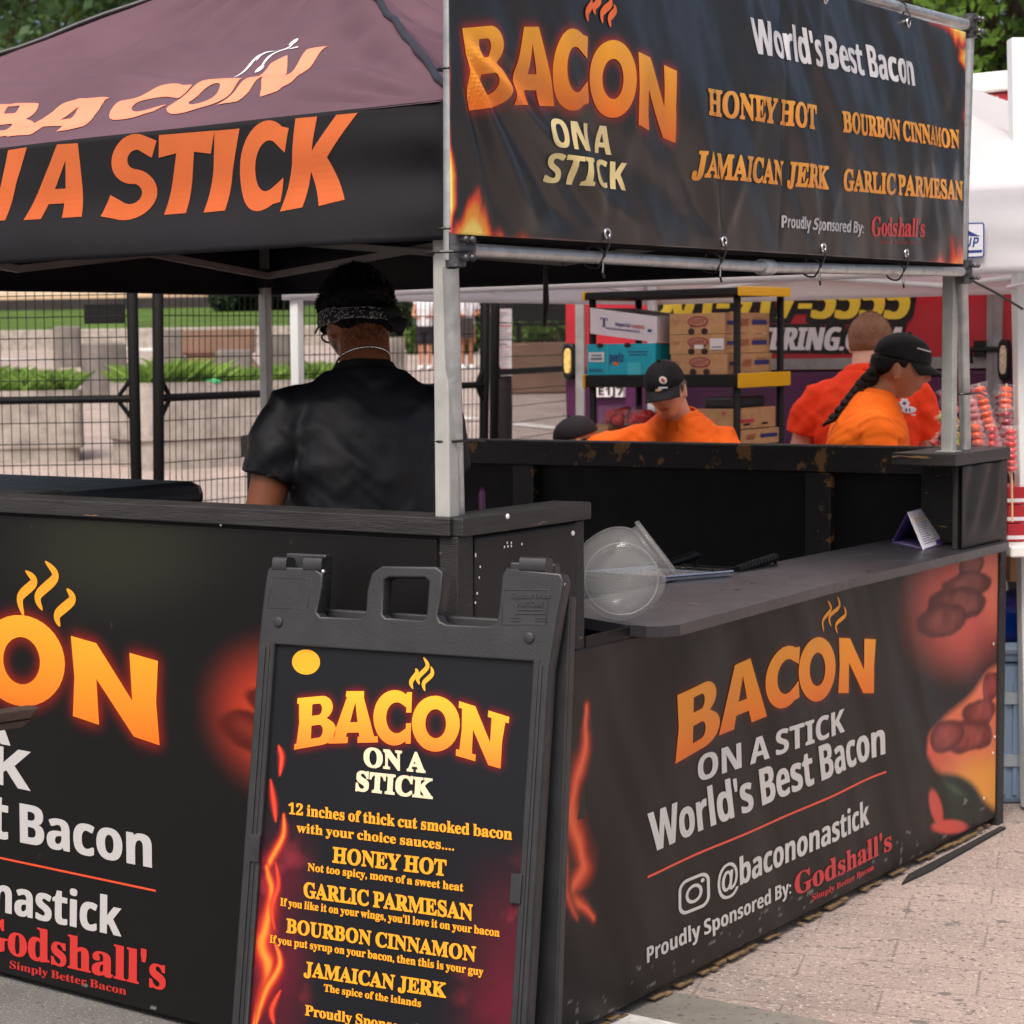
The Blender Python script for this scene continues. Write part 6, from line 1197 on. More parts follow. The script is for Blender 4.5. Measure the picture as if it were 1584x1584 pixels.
C = at(1580, 962, A[1] + .2); mb = MB(); mb.ball((C[0] + .10, C[1], zt2 + .13), (.20, 0, 0), (0, .16, 0), (0, 0, .13), 40, 24, fn=lambda d: 1 + .14 * (float(vnoise(d * 2.5 + 5)) - .5) + .1 * (float(vnoise(d * 7 + 9)) - .5)); o = mb.build('blue_tarp', 'blue_tarp', smooth=True); tag(o, 'crumpled blue tarp bundle lying on the grey tote', 'tarp')
A = at(1562, 905, 6.85); mb = MB(); mb.box((A[0], A[1], zt2 + .26), (.4, 0, 0), (0, .3, 0), (0, 0, .11)); o = mb.build('cardboard_box', 'cardboard', bevel=.003); tag(o, 'brown cardboard box in the dark under the white table', 'box')

# ================================================================== LEFT: BIN LIDS AND TABLE CORNER
t = thing('wheeled_bin', 'dark blue grey plastic bin with a rounded lid behind the left wall', 'bin', S(.66, 2.0, 0), BOOTH_RZ)
mb = MB(); mb.sbox(.38, .92, 1.56, 2.45, .05, 1.10); mb.build('bin_body', 'lid_plastic', t, bevel=.03)
mb = MB(); mb.sbox(.34, .96, 1.50, 2.50, 1.10, 1.185); mb.build('lid', 'lid_plastic', t, bevel=.035)
mb = MB(); P = onu(20, 765, .3); v = uvz(P)[1]; mb.sbox(.20, .345, v - .16, v + .6, 1.155, 1.20); mb.build('lid_handle', 'black_plastic', t, bevel=.015)
A, B = at(62, 1094, 3.6), at(0, 1091, 3.55); e1 = B - A; e1[2] = 0; e1 /= np.linalg.norm(e1); e2 = np.array([-e1[1], e1[0], 0]); e2 = e2 if e2[1] > 0 else -e2; z = A[2]
t = thing('wooden_table', 'dark brown narrow wooden table end poking in from the left', 'table', (A[0] + e1[0] * .8, A[1] + e1[1] * .8, 0))
mb = MB(); q = [A, A + e1 * .02 - EZ * .018, A + e1 * 1.6 - EZ * .022, A + e1 * 1.6]; mb.add(q + [x + e2 * .035 for x in q], [(0, 1, 2, 3), (7, 6, 5, 4), (0, 4, 5, 1), (1, 5, 6, 2), (2, 6, 7, 3), (3, 7, 4, 0)]); mb.build('table_top', 'brown_table', t, bevel=.002, weld=True)
mb = MB(); q = [A + e1 * .012 - EZ * .0195, A + e1 * .035 - EZ * .032, A + e1 * 1.59 - EZ * .044, A + e1 * 1.59 - EZ * .0235]; mb.add([x + e2 * .003 for x in q] + [x + e2 * .032 for x in q], [(0, 1, 2, 3), (7, 6, 5, 4), (0, 4, 5, 1), (1, 5, 6, 2), (2, 6, 7, 3), (3, 7, 4, 0)]); mb.build('apron', 'brown_table', t, bevel=.002, weld=True)
for a in (.9, 1.5): mb = MB(); C = A + e1 * a + e2 * .014; mb.tube([(C[0], C[1], .0), C - EZ * .046], .012, 8); mb.build('leg', 'brown_table', t)
# ================================================================== PEOPLE
def remesh(mb, vox, smooth=4):
    me = bpy.data.meshes.new('tmp'); me.from_pydata(np.concatenate(mb.v).tolist(), [], mb.f); ob = bpy.data.objects.new('tmp', me); COL.objects.link(ob)
    bm = bmesh.new(); bm.from_mesh(me); bmesh.ops.recalc_face_normals(bm, faces=bm.faces); bm.to_mesh(me); bm.free()
    a = ob.modifiers.new('r', 'REMESH'); a.mode = 'VOXEL'; a.voxel_size = vox; a.adaptivity = 0
    if smooth: b = ob.modifiers.new('s', 'SMOOTH'); b.factor = .5; b.iterations = smooth
    m2 = bpy.data.meshes.new_from_object(ob.evaluated_get(bpy.context.evaluated_depsgraph_get())); v = np.array([q.co[:] for q in m2.vertices]); f = [tuple(p.vertices) for p in m2.polygons]
    bpy.data.objects.remove(ob); bpy.data.meshes.remove(me); bpy.data.meshes.remove(m2); return v, f
def vnormals(v, f):
    f4 = np.array([q if len(q) == 4 else (*q, q[-1]) for q in f]); n = np.cross(v[f4[:, 2]] - v[f4[:, 0]], v[f4[:, 3]] - v[f4[:, 1]]); o = np.zeros_like(v)
    for k in range(4): np.add.at(o, f4[:, k], n)
    return o / (np.linalg.norm(o, axis=1)[:, None] + 1e-12)
def rotx(a): c, s = math.cos(a), math.sin(a); return np.array([[1, 0, 0], [0, c, -s], [0, s, c]])
def roty(a): c, s = math.cos(a), math.sin(a); return np.array([[c, 0, s], [0, 1, 0], [-s, 0, c]])
def rotz(a): c, s = math.cos(a), math.sin(a); return np.array([[c, -s, 0], [s, c, 0], [0, 0, 1]])
def head_sphere(nu=64, nv=52):
    ph = np.linspace(0, math.pi, nv + 1)[:, None]; g = np.linspace(0, 2 * math.pi, nu + 1)[None, :-1]; d = np.stack([np.sin(ph) * np.cos(g), np.sin(ph) * np.sin(g), np.cos(ph) + 0 * g], -1).reshape(-1, 3)
    f = [(j * nu + i, (j + 1) * nu + i, (j + 1) * nu + (i + 1) % nu, j * nu + (i + 1) % nu) for j in range(nv) for i in range(nu)]; return d, f
def head_shape(d, fem=0.):
    p = d * np.array([.074, .096, .117]); x, y, z = p.T.copy()
    kt = 1 + .11 * np.sin(np.pi * np.clip(z / .117, 0, 1)); x = x * kt; y = y * (1 + (kt - 1) * .7); y = np.where(y < 0, y * 1.07, y); tj = sst(-.015, -.112, z); x = x * (1 - (.30 + .06 * fem) * tj); y = np.where(y < 0, y * (1 - .62 * tj), y * (1 - .06 * tj)); x = x * (1 - .05 * sst(.02, .09, y))
    fr = sst(.02, .06, y); ax = np.abs(x)
    nz = np.exp(-(x / .0105) ** 2) * np.where(z > -.022, sst(.030, -.022, z), sst(-.040, -.022, z)) * .024 + np.exp(-((ax - .011) / .006) ** 2 - ((z + .026) / .008) ** 2) * .007
    dy = nz + .0045 * np.exp(-((z - .032) / .010) ** 2 - (x / .05) ** 2) * (1 - .6 * fem) - .012 * np.exp(-((ax - .031) / .015) ** 2 - ((z - .013) / .012) ** 2) + .004 * np.exp(-((ax - .044) / .016) ** 2 - ((z + .015) / .018) ** 2)
    dy += (.006 + .003 * fem) * np.exp(-(x / .022) ** 2) * (np.exp(-((z + .053) / .006) ** 2) + np.exp(-((z + .066) / .0065) ** 2)) - .004 * np.exp(-(x / .024) ** 2 - ((z + .0595) / .003) ** 2) + .009 * np.exp(-(x / .024) ** 2 - ((z + .096) / .014) ** 2)
    return np.stack([x, y + dy * fr, z], 1)
def hairline(p, front=.062, side=-.012, nape=-.062, temple=.022):
    x, y, z = p.T; l = np.interp(y, [-.12, -.05, -.022, -.005, .022, .034, .06, .11], [nape, nape * .85, -.02, .004, side, temple, front * .8, front]); return z - l
class Person:
    def __init__(s, label, base, yaw, sc, lean=0., skin=(150, 100, 70), group=None, cat='person'):
        s.base, s.yaw, s.sc, s.lean, s.skin = np.asarray(base, float), yaw, sc, lean, np.array(lin(*skin)); s.t = thing('person', label, cat, base, yaw, group); s.Rz = rotz(yaw)
    def bend(s, p):
        p = np.asarray(p, float).copy(); w_ = sst(.86, 1.22, p[:, 2]) * s.lean; y, z = p[:, 1], p[:, 2] - .95; c, n = np.cos(w_), np.sin(w_); k = p[:, 2] > .80
        p[:, 1] = np.where(k, y * c + z * n, y); p[:, 2] = np.where(k, .95 + z * c - y * n, p[:, 2]); return p
    def W(s, p, bend=True): p = np.asarray(p, float).reshape(-1, 3); p = s.bend(p) if bend else p; return s.base + (p * s.sc) @ s.Rz.T
    def head_setup(s, yaw=0., pitch=0., roll=0., neck=(0, .03, 1.515)):
        s.hp = rotz(yaw) @ rotx(-pitch) @ roty(roll); s.hb = rotx(-s.lean) @ s.hp
        nk = s.bend(np.array([neck]))[0]; s.hc = nk + s.hb @ np.array([0, .022, .128]); q = s.HW([[0, 0, 0]])[0] - CAM; k = q @ CF; return s
    def HW(s, p): p = np.asarray(p, float).reshape(-1, 3); return s.base + ((s.hc + p @ s.hb.T) * s.sc) @ s.Rz.T
    def toH(s, wv): return (((wv - s.base) @ s.Rz) / s.sc - s.hc) @ s.hb
    def hand(s, mb, wr, dr, palm):
        dr = np.asarray(dr, float) / np.linalg.norm(dr); pl = np.asarray(palm, float); pl = pl - dr * (pl @ dr); pl /= np.linalg.norm(pl); sd_ = np.cross(dr, pl)
        mb.loft([(wr - dr * .01, sd_ * .026, pl * .019), (wr + dr * .03, sd_ * .036, pl * .018), (wr + dr * .085, sd_ * .041, pl * .014), (wr + dr * .098, sd_ * .036, pl * .010)], 16)
        for i, (o_, L) in enumerate(((-.030, .066), (-.010, .078), (.010, .073), (.029, .058))):
            P = wr + dr * .088 + sd_ * o_; mb.tube([P - dr * .02, P + dr * L * .4 + pl * .006, P + dr * L * .72 + pl * .022, P + dr * L * .85 + pl * .040], [.0088, .0085, .0078, .006], 8)
        P = wr + dr * .03 - sd_ * .034; mb.tube([P + sd_ * .015, P - sd_ * .014 + dr * .03 + pl * .012, P - sd_ * .016 + dr * .06 + pl * .028], [.012, .0105, .0075], 8)
    def torso(s, mb, g=0., broad=1., belly=0., z0=.80):
        E = lambda a, b, cx=0, cy=0, z=0., p=2.4: (np.array([cx, cy, z]), np.array([a + g, 0, 0]), np.array([0, b + g, 0]), p)
        r = [E(.165 * broad, .122, 0, -.01, .80), E(.172 * broad, .128, 0, -.012, .90), E(.162 * broad, .118 + belly * .6, 0, .0 + belly * .5, 1.02), E(.166 * broad, .116 + belly, 0, .004 + belly * .7, 1.14), E(.180 * broad, .122 + belly * .4, 0, .006, 1.27), E(.180 * broad, .118, 0, .0, 1.36), E(.158 * broad, .100, 0, -.006, 1.425, 2.2), E(.118 * broad, .080, 0, -.010, 1.47, 2.), E(.080, .064, 0, -.008, 1.505, 2.)]
        mb.loft([q for q in r if q[0][2] >= z0], 36)
    def body(s, arms, fem=0., broad=1., belly=0., colfn=None, legs=True, vox=.0058, mat_='skin_brown', stance=.095):
        mb = MB(); s.torso(mb, -.012, broad, belly); ne = s.bend(np.array([[0, .0, 1.44]]))[0]
        b0 = MB(); b0.tube([(0, -.006, 1.43), (0, .004, 1.51)], [.072, .062], 20); mb.v += b0.v; mb.f += [tuple(i + mb.n for i in q) for q in b0.f]; mb.n += b0.n
        s.arm = {}
        for sd_, (sh, el, wr, palm) in arms.items():
            sh, el, wr = (np.array(q, float) for q in (sh, el, wr)); k = broad; mb.tube([sh + (sh - el) * .02, sh, (sh + el) / 2, el, (el * .65 + wr * .35), wr], [.05 * k, .058 * k, .050 * k, .041, .042, .027], 16); s.hand(mb, wr, wr - el, palm); s.arm[sd_] = (sh, el, wr)
        if legs:
            for q in (-1, 1): mb.tube([(q * .085, -.005, .86), (q * .092, 0, .66), (q * stance, .01, .47), (q * stance, -.012, .32), (q * stance, .0, .08)], [.092, .078, .056, .055, .038], 16); mb.loft([(np.array([q * stance, -.05, .035]), np.array([.034, 0, 0]), np.array([0, 0, .034])), (np.array([q * stance, .02, .045]), np.array([.04, 0, 0]), np.array([0, 0, .045])), (np.array([q * (stance + .01), .13, .022]), np.array([.045, 0, 0]), np.array([0, 0, .02])), (np.array([q * (stance + .01), .18, .018]), np.array([.03, 0, 0]), np.array([0, 0, .012]))], 14)
        v = s.bend(np.concatenate(mb.v)); hb = MB(); hb.v = [v]; hb.f = mb.f; hb.n = len(v)
        d, f = head_sphere(); hv = head_shape(d, fem) @ s.hb.T + s.hc; hb.add(hv, f)
        nk0, nk1 = s.bend(np.array([[0, .0, 1.47]]))[0], s.hc + s.hb @ np.array([0, -.022, -.05]); hb.tube([nk0, (nk0 + nk1) / 2 + s.hb @ np.array([0, -.006, 0]), nk1], [.068 - .012 * fem, .064 - .012 * fem, .064 - .010 * fem], 20)
        for q in (-1, 1):
            C = s.hc + s.hb @ np.array([q * .074, -.012, -.006]); ax = s.hb @ np.array([q * .85, -.5, 0]); ay = s.hb @ np.array([q * .4, .8, 0]); az = s.hb @ np.array([0, -.18, 1.]); hb.ball(C, ax * .011, ay * .021, az * .034, 14, 10); hb.ball(C - az * .026 + ay * .006, ax * .010, ay * .012, az * .012, 10, 8)
        v, f = remesh(hb, vox, 3)
        h = (v - s.hc) @ s.hb; c = np.tile(s.skin, (len(v), 1)) * (.92 + .16 * fbm(v * 9, 3))[:, None]
        onh = (np.abs(h) < .2).all(1)
        fr = (h[:, 1] > .045) & onh; lip = fr * np.exp(-(h[:, 0] / .021) ** 4) * (np.exp(-((h[:, 2] + .053) / .0055) ** 2) + np.exp(-((h[:, 2] + .066) / .006) ** 2)); c = lerp(c, s.skin * np.array([.95, .55, .55]), lip * .9)
        brow = fr * np.exp(-((np.abs(h[:, 0]) - .033) / .017) ** 4) * np.exp(-((h[:, 2] - .034 + .25 * (np.abs(h[:, 0]) - .03) ** 1) / .0042) ** 2); c = lerp(c, np.array([.012, .009, .008]), brow * .85)
        eye = fr * np.exp(-((np.abs(h[:, 0]) - .031) / .014) ** 4) * np.exp(-((h[:, 2] - .010) / .0040) ** 2); c = lerp(c, np.array([.015, .012, .010]), eye * .9)
        nos = fr * np.exp(-((np.abs(h[:, 0]) - .007) / .004) ** 2) * np.exp(-((h[:, 2] + .034) / .003) ** 2); c = lerp(c, s.skin * .25, nos * .8); mth = fr * np.exp(-(h[:, 0] / .022) ** 4) * np.exp(-((h[:, 2] + .0595) / .0022) ** 2); c = lerp(c, s.skin * np.array([.25, .12, .12]), mth)
        if colfn: c = colfn(h, v, c, onh)
        m_ = MB(); m_.add(s.W(v, False), f, 0, c); s.cdbg = 0; s.bodyo = m_.build('body', mat_, s.t, smooth=True); return s
    def shirt(s, name, col, g=.014, broad=1., belly=0., sleeve=.62, z0=.84, wr=.0045, kind='cloth', neckz=1.515, seed=1., sl_r=(.078, .070), fit=1., extra=None, vox=.0065, neck_r=.068):
        mb = MB(); s.torso(mb, g, broad, belly, z0)
        mb.tube([(0, -.006, 1.47), (0, .0, neckz)], [neck_r + .012, neck_r], 24)
        for sd_, (sh, el, wrr) in s.arm.items():
            e = sh + (el - sh) * sleeve; mb.tube([sh - np.array([sh[0] * .45, 0, -.012]), sh + np.array([0, 0, -.004]), (sh + e) / 2, e], [.060 * broad, .068 * broad, (sl_r[0] + sl_r[1]) / 2 * broad, sl_r[1] * broad], 20)
        v, f = remesh(mb, vox, 5); n = vnormals(v, f); w_ = fbm(np.stack([v[:, 0] * 7 + v[:, 2] * 5, v[:, 1] * 6, v[:, 2] * 9 - np.abs(v[:, 0]) * 7 + seed], 1), 3) - .5; w2 = np.sin((v[:, 2] * 1.0 + np.abs(v[:, 0]) * .9) * 60 + 9 * fbm(v * 4 + seed, 2)) * sst(.12, .2, np.abs(v[:, 0]))
        v = v + n * (w_ * 2.6 * wr + w2 * wr * .28)[:, None]; c = np.tile(np.array(lin(*col)), (len(v), 1)) * (.92 + .16 * fbm(v * 12, 3))[:, None]
        if extra: c = extra(v, c)
        m_ = MB(); m_.add(s.W(v), f, 0, c); return m_.build(name, kind, s.t, smooth=True)
    def trousers(s, col, short=False, name='trousers', broad=1., stance=.095):
        mb = MB(); E = lambda a, b, z: (np.array([0, -.01, z]), np.array([a * broad, 0, 0]), np.array([0, b, 0]), 2.4); mb.loft([E(.10, .09, .74), E(.172, .128, .80), E(.176, .132, .90), E(.172, .128, .98)], 30)
        for q in (-1, 1):
            if short: mb.tube([(q * .085, -.005, .84), (q * .096, 0, .66), (q * .100, .005, .52)], [.096, .095, .092], 18)
            else: mb.tube([(q * .085, -.005, .84), (q * .094, 0, .66), (q * stance, .008, .47), (q * stance, -.005, .3), (q * stance, 0, .05)], [.097, .09, .075, .070, .066], 18)
        v, f = remesh(mb, .008, 4); n = vnormals(v, f); v = v + n * ((fbm(v * np.array([9, 9, 14]), 3) - .5) * .014)[:, None]; c = np.tile(np.array(lin(*col)), (len(v), 1)) * (.9 + .2 * fbm(v * 12, 3))[:, None]; m_ = MB(); m_.add(s.W(v), f, 0, c); return m_.build(name, 'cloth', s.t, smooth=True)
    def shoes(s, col, stance=.095):
        for q in (-1, 1):
            mb = MB(); x = q * (stance + .005); mb.loft([(np.array([x, -.085, .045]), np.array([.03, 0, 0]), np.array([0, 0, .042])), (np.array([x, -.04, .055]), np.array([.043, 0, 0]), np.array([0, 0, .055])), (np.array([x, .04, .05]), np.array([.046, 0, 0]), np.array([0, 0, .05])), (np.array([x, .13, .036]), np.array([.05, 0, 0]), np.array([0, 0, .036])), (np.array([x, .20, .026]), np.array([.034, 0, 0]), np.array([0, 0, .024]))], 18); v = np.concatenate(mb.v); m_ = MB(); m_.add(s.W(v), mb.f, 0, lin(*col)); m_.build('shoe', 'cloth', s.t, smooth=True)
    def hair(s, col, thick, region, noise=.003, nk=60, fuzz=0, fz=.005, fem=0., name='hair', tone=.5):
        d, f = head_sphere(110, 84); p = head_shape(d, fem); k = region(p); t_ = np.where(k > 0, sst(0, .02, k) * (thick(p) if callable(thick) else thick), -.012); nn = p / np.linalg.norm(p, axis=1)[:, None]; q = p + nn * (t_ + (k > 0) * noise * (fbm(p * nk, 3) - .5) * 2)[:, None]
        c = np.tile(np.array(lin(*col)), (len(q), 1)) * (1 - tone * .5 + tone * fbm(p * 70, 3))[:, None]; mb = MB(); mb.add(s.HW(q), f, 0, c)
        if fuzz:
            rs = np.random.RandomState(5); idx = rs.choice(np.where(k > .004)[0], fuzz); P = q[idx] + rs.randn(fuzz, 3) * .0022; a = rs.randn(fuzz, 3) * fz; b = rs.randn(fuzz, 3) * fz * .5; tri = np.stack([P - b * .6, P + b * .6, P + nn[idx] * fz * .8 + a * .8], 1).reshape(-1, 3); mb.add(s.HW(tri), [(3 * i, 3 * i + 1, 3 * i + 2) for i in range(fuzz)], 0, lin(*col))
        return mb.build(name, 'hair', s.t, smooth=True)
    def cap(s, col, tilt=.0, label=None, logo=None, brimtilt=-.25):
        Rm = rotx(-tilt); C = np.array([0, -.006, .044]); d, f = head_sphere(72, 40); q = d * np.array([.0835, .106, .088]); q[:, 2] = np.maximum(q[:, 2], -.012)
        a = np.arctan2(q[:, 1], q[:, 0]); q = q * (1 - .010 * np.exp(-((np.mod(a + math.pi / 6, math.pi / 3) - math.pi / 6) / .03) ** 2) * (q[:, 2] > .0))[:, None]; q = q + .0025 * (fbm(q * 30, 3) - .5)[:, None] * q / .1
        c = np.tile(np.array(lin(*col)), (len(q), 1)) * (.85 + .3 * fbm(q * 60, 3))[:, None]; mb = MB(); mb.add(s.HW(C + q @ Rm.T), f, 0, c); mb.ball(s.HW(C + np.array([[0, 0, .089]]) @ Rm.T)[0], np.array([.008, 0, 0]), np.array([0, .008, 0]), np.array([0, 0, .006]), 10, 6, 0, lin(*col)); o = mb.build('cap', 'cloth', s.t, smooth=True)
        aa, rr = np.meshgrid(np.linspace(-1.15, 1.15, 30), np.linspace(0, 1, 12)); x = np.sin(aa) * (.080 + .004 * rr); y = np.cos(aa) * .097 + rr * .072 * np.cos(aa * .78) ** .8; z = -.004 - rr * .016 - .016 * (np.abs(aa) / 1.15) ** 2 * (.4 + rr) + brimtilt * rr * .05
        up = np.stack([x, y, z], -1).reshape(-1, 3); lo = up - np.array([0, 0, .004]); mb = MB(); P = s.HW(C + np.concatenate([up, lo]) @ Rm.T); n = len(up); i = np.arange(n).reshape(12, 30); qd = np.stack([i[:-1, :-1], i[:-1, 1:], i[1:, 1:], i[1:, :-1]], -1).reshape(-1, 4); F_ = qd.tolist() + (qd[:, ::-1] + n).tolist(); rim = list(i[-1]) ; F_ += [(rim[k], rim[k + 1], rim[k + 1] + n, rim[k] + n) for k in range(29)]
        mb.add(P, F_, 0, np.array(lin(*col)) * .9); mb.build('brim', 'cloth', o, smooth=True)
        if logo: logo(s, o, lambda p: s.HW(C + np.asarray(p, float) @ Rm.T))
        s.capo = o; return o
    def collar(s, col, r0=.066, r1=.090, z0=1.528, z1=1.490):
        a, k = np.meshgrid(np.linspace(R(105), R(435), 60), np.linspace(0, 1, 6)); fr = np.exp(-((np.mod(a - R(90) + math.pi, 2 * math.pi) - math.pi) / .55) ** 2); r = r0 + (r1 - r0) * k + .004 * np.sin(np.pi * k); P = np.stack([np.cos(a) * r * 1.08, np.sin(a) * r * .95 - .002 + .02 * fr, z0 + (z1 - z0) * k - .040 * fr - .015 * fr * k], -1)
        mb = MB(); mb.grid(s.W(P.reshape(-1, 3)).reshape(P.shape), lin(*col)); return mb.build('collar', 'cloth', s.t, smooth=True, solid=.004)
    def eyes(s):
        for q in (-1, 1):
            C = s.HW([[q * .031, .0735, .012]])[0]; f = s.HW([[q * .031, .0835, .010]])[0] - C; n = f / np.linalg.norm(f); a = np.cross(n, EZ); a /= np.linalg.norm(a); b = np.cross(a, n); mb = MB(); mb.ball(C, a * .0105 * s.sc, n * .0105 * s.sc, b * .008 * s.sc, 14, 10, 0, (.55, .52, .5)); mb.ball(C + n * .0065 * s.sc - b * .002, a * .005 * s.sc, n * .0045 * s.sc, b * .005 * s.sc, 10, 8, 0, (.02, .012, .008)); mb.build('eye', 'paper', s.t, smooth=True)
BLACKHAIR = (14, 12, 13)
# ---- man in black seen from behind
D0 = 5.0; B0 = at(571, 700, D0); B0[2] = 0
def colman(h, v, c, onh):
    st = onh * sst(-.03, -.055, h[:, 2]) * sst(.0, .03, h[:, 1]) * (fbm(v * 160, 2) > .30); c = lerp(c, np.array([.014, .010, .009]), st * .92)
    na = onh * (h[:, 1] < -.03) * sst(-.115, -.075, h[:, 2]) * (fbm(h * 260, 2) > .52); return lerp(c, np.array([.02, .014, .012]), na * .7)
p = Person('man in a black athletic shirt and bandana seen from behind inside the booth', B0, R(10), 1.0, .09, (150, 92, 62)); p.head_setup(R(14), R(19), R(2), (.022, .04, 1.517))
p.body({'L': ((-.19, -.005, 1.41), (-.275, .03, 1.10), (-.215, .24, .98), (0, 0, -1)), 'R': ((.176, -.005, 1.41), (.20, .06, 1.11), (.17, .27, 1.0), (0, 0, -1))}, broad=1.04, belly=.03, colfn=colman)
def seam(v, c):
    k = np.exp(-((v[:, 2] - 1.335 - .02 * np.abs(v[:, 0])) / .0022) ** 2) * (v[:, 1] < 0) * (np.abs(v[:, 0]) < .2); k2 = np.exp(-((np.abs(v[:, 0]) - .195 - (1.40 - v[:, 2]) * .05) / .003) ** 2) * (v[:, 2] > 1.2) * (v[:, 1] < .03); c = lerp(c, np.array([.003, .003, .0035]), np.maximum(k, k2 * .8)); nb = (v[:, 2] > 1.497) * (np.hypot(v[:, 0], v[:, 1]) < .11); return lerp(c, np.array([.009, .009, .010]), nb * .6)
p.shirt('shirt', (22, 23, 28), .020, 1.0, .03, .54, .80, .009, 'cloth_sport', 1.522, 3., (.086, .078), extra=seam, neck_r=.075); p.trousers((30, 30, 34)); p.shoes((20, 20, 20))
p.hair(BLACKHAIR, lambda q: .005 + (.014 + .012 * sst(.05, .11, q[:, 2])) * sst(.020, .046, q[:, 2] - .12 * q[:, 1]), lambda q: hairline(q, .055, -.01, -.052), .006, 40, 16000, .0045, tone=.9)
# bandana: printed band, knot and tails
a, k = np.meshgrid(np.linspace(0, 2 * math.pi, 181), np.linspace(-1, 1, 15)); rr = 1.0; ta = np.stack([np.cos(a), np.sin(a)], -1); zc = .004 + .030 * np.sin(a) - .006 * np.cos(a); P = np.stack([np.cos(a) * (.0935 + .002 * np.cos(k * 3)), np.sin(a) * (.115 + .002 * np.cos(k * 3)) - .004, zc + k * .021 * (1 - .25 * (np.sin(a) < -.5))], -1)
P = P + .0022 * (fbm(np.stack([a * 5, k * 4, a * 0], -1), 3) - .5)[..., None]; n1 = np.abs(fbm(np.stack([a * 9, k * 2.6, a * 0 + 4], -1), 3) - .5); n2 = vnoise(np.stack([a * 26, k * 6, a * 0 + 9], -1)); pat = ((n1 < .022) | (n2 > .86) | ((np.abs(k) > .80) & (np.sin(a * 110) > .3) & (np.abs(k) < .93))); c = np.where(pat[..., None], np.array(lin(170, 170, 175)), np.array(lin(22, 22, 26))); mb = MB(); mb.grid(p.HW(P.reshape(-1, 3)).reshape(P.shape), c.reshape(-1, 3)); bo = mb.build('bandana', 'bandana', p.t, smooth=True, solid=.002)
mb = MB(); kc = np.array([.034, -.114, -.022]); mb.ball(p.HW([kc])[0], np.array([.028, 0, 0]), np.array([0, .018, 0]), np.array([0, 0, .02]), 18, 12, 0, lin(24, 24, 28), fn=lambda d: 1 + .2 * math.sin(d[0] * 9 + d[2] * 6))
for (o1, o2, w_) in (((.014, -.008, -.034), (.016, -.002, -.062), .022), ((.026, -.010, -.024), (.034, -.006, -.040), .014)):
    mb.loft([(p.HW([kc])[0], CR * .010, EZ * .010), (p.HW([kc + np.array(o1) * .6])[0], CR * w_ * .9, np.array([0, .008, 0])), (p.HW([kc + np.array(o1)])[0], CR * w_, np.array([0, .007, 0])), (p.HW([kc + np.array(o2)])[0], CR * w_ * .2, np.array([0, .004, 0]))], 16, 0, lin(22, 22, 27))
mb.build('knot', 'bandana', bo, smooth=True)
mb = MB(); ring = []; N = 120
for i in range(N): g = 2 * math.pi * i / N; ring.append(p.W([[math.cos(g) * .0655, math.sin(g) * .072 + .004, 1.527 - .030 * math.sin(g)]])[0])
ring.append(ring[0]); mb.tube(ring, [.0036 if i % 3 else .0020 for i in range(N + 1)], 6, cap=False); mb.build('neck_chain', 'chrome', p.t, smooth=True)
mb = MB()
for q in (-1, 1):
    mb.tube(p.HW([[q * .084, -.03, .012], [q * .083, .03, .016], [q * .072, .094, .014]]), .0028, 6)
    C = p.HW([[q * .034, .098, .004]])[0]; ex, ey = (p.HW([[1, 0, 0]]) - p.HW([[0, 0, 0]]))[0], (p.HW([[0, 0, 1]]) - p.HW([[0, 0, 0]]))[0]; mb.tube([C + ex * .019 * math.cos(g) + ey * .013 * math.sin(g) for g in np.linspace(0, 2 * math.pi, 25)], .0025, 6, cap=False)
mb.build('glasses', 'tie', p.t, smooth=True)
# ---- red haired man in an orange tee
D1 = 7.95; B1 = at(1338, 600, D1); B1[2] = 0
p = Person('man with short ginger hair in a red orange polo seen from behind', B1, R(-22), .965, .20, (225, 172, 150)); p.head_setup(R(-8), R(-4), 0)
p.body({'L': ((-.19, -.005, 1.41), (-.275, .02, 1.12), (-.17, .22, 1.02), (0, 0, -1)), 'R': ((.19, -.005, 1.41), (.26, .10, 1.13), (.16, .28, 1.02), (0, 0, -1))}, broad=1.08, belly=.05)
sh = p.shirt('shirt', (250, 66, 24), .020, 1.08, .05, .60, .78, .012, 'cloth', 1.522, 7., (.084, .080), neck_r=.074); p.trousers((40, 42, 50)); p.shoes((40, 40, 40)); p.collar((250, 66, 24), .074, .090, 1.535, 1.505)
p.hair((136, 98, 74), .0075, lambda q: hairline(q, .06, .0, -.058), .0012, 90, 5000, .003, tone=.5)
mb = MB(); rs = np.random.RandomState(3)
def patch(P, x0, x1, z0, z1, cells, col, col2, name='printed_logo'):
    """blotchy print laid on the back of a shirt: petals round a dark middle and a pill with letters"""
    pass
def back_print(pp, items, shirt_o):
    me = shirt_o.data; M4 = ROOT[shirt_o.name]; vv = np.array([q.co[:] for q in me.vertices]) @ M4[:3, :3].T + M4[:3, 3]; mb = MB()
    for (x, y, rx, ry, col, lift) in items:
        d = ray(x, y); q = (vv - CAM); tt = q @ d / (d @ d); off = np.linalg.norm(q - tt[:, None] * d, axis=1); near = np.where(off < .012)[0]
        if not len(near): continue
        tm = tt[near].min(); C = CAM + d * (tm - .006 - lift); sc_ = tm * np.linalg.norm(d) / F; mb.ball(C, CR * rx * sc_, CU * ry * sc_, CF * .0025, 16, 8, 0, col)
    if mb.n: mb.build('printed_logo', 'paper', shirt_o, smooth=True)
Wl, Pd = lin(235, 230, 235), lin(110, 80, 120)
pet = lambda x, y, r, ry=None: [(x + r * math.cos(g), y + r * math.sin(g), r * .62, r * .62, Wl, 0) for g in np.linspace(0, 5.3, 6)] + [(x, y, r * .55, r * .5, Pd, .003)]
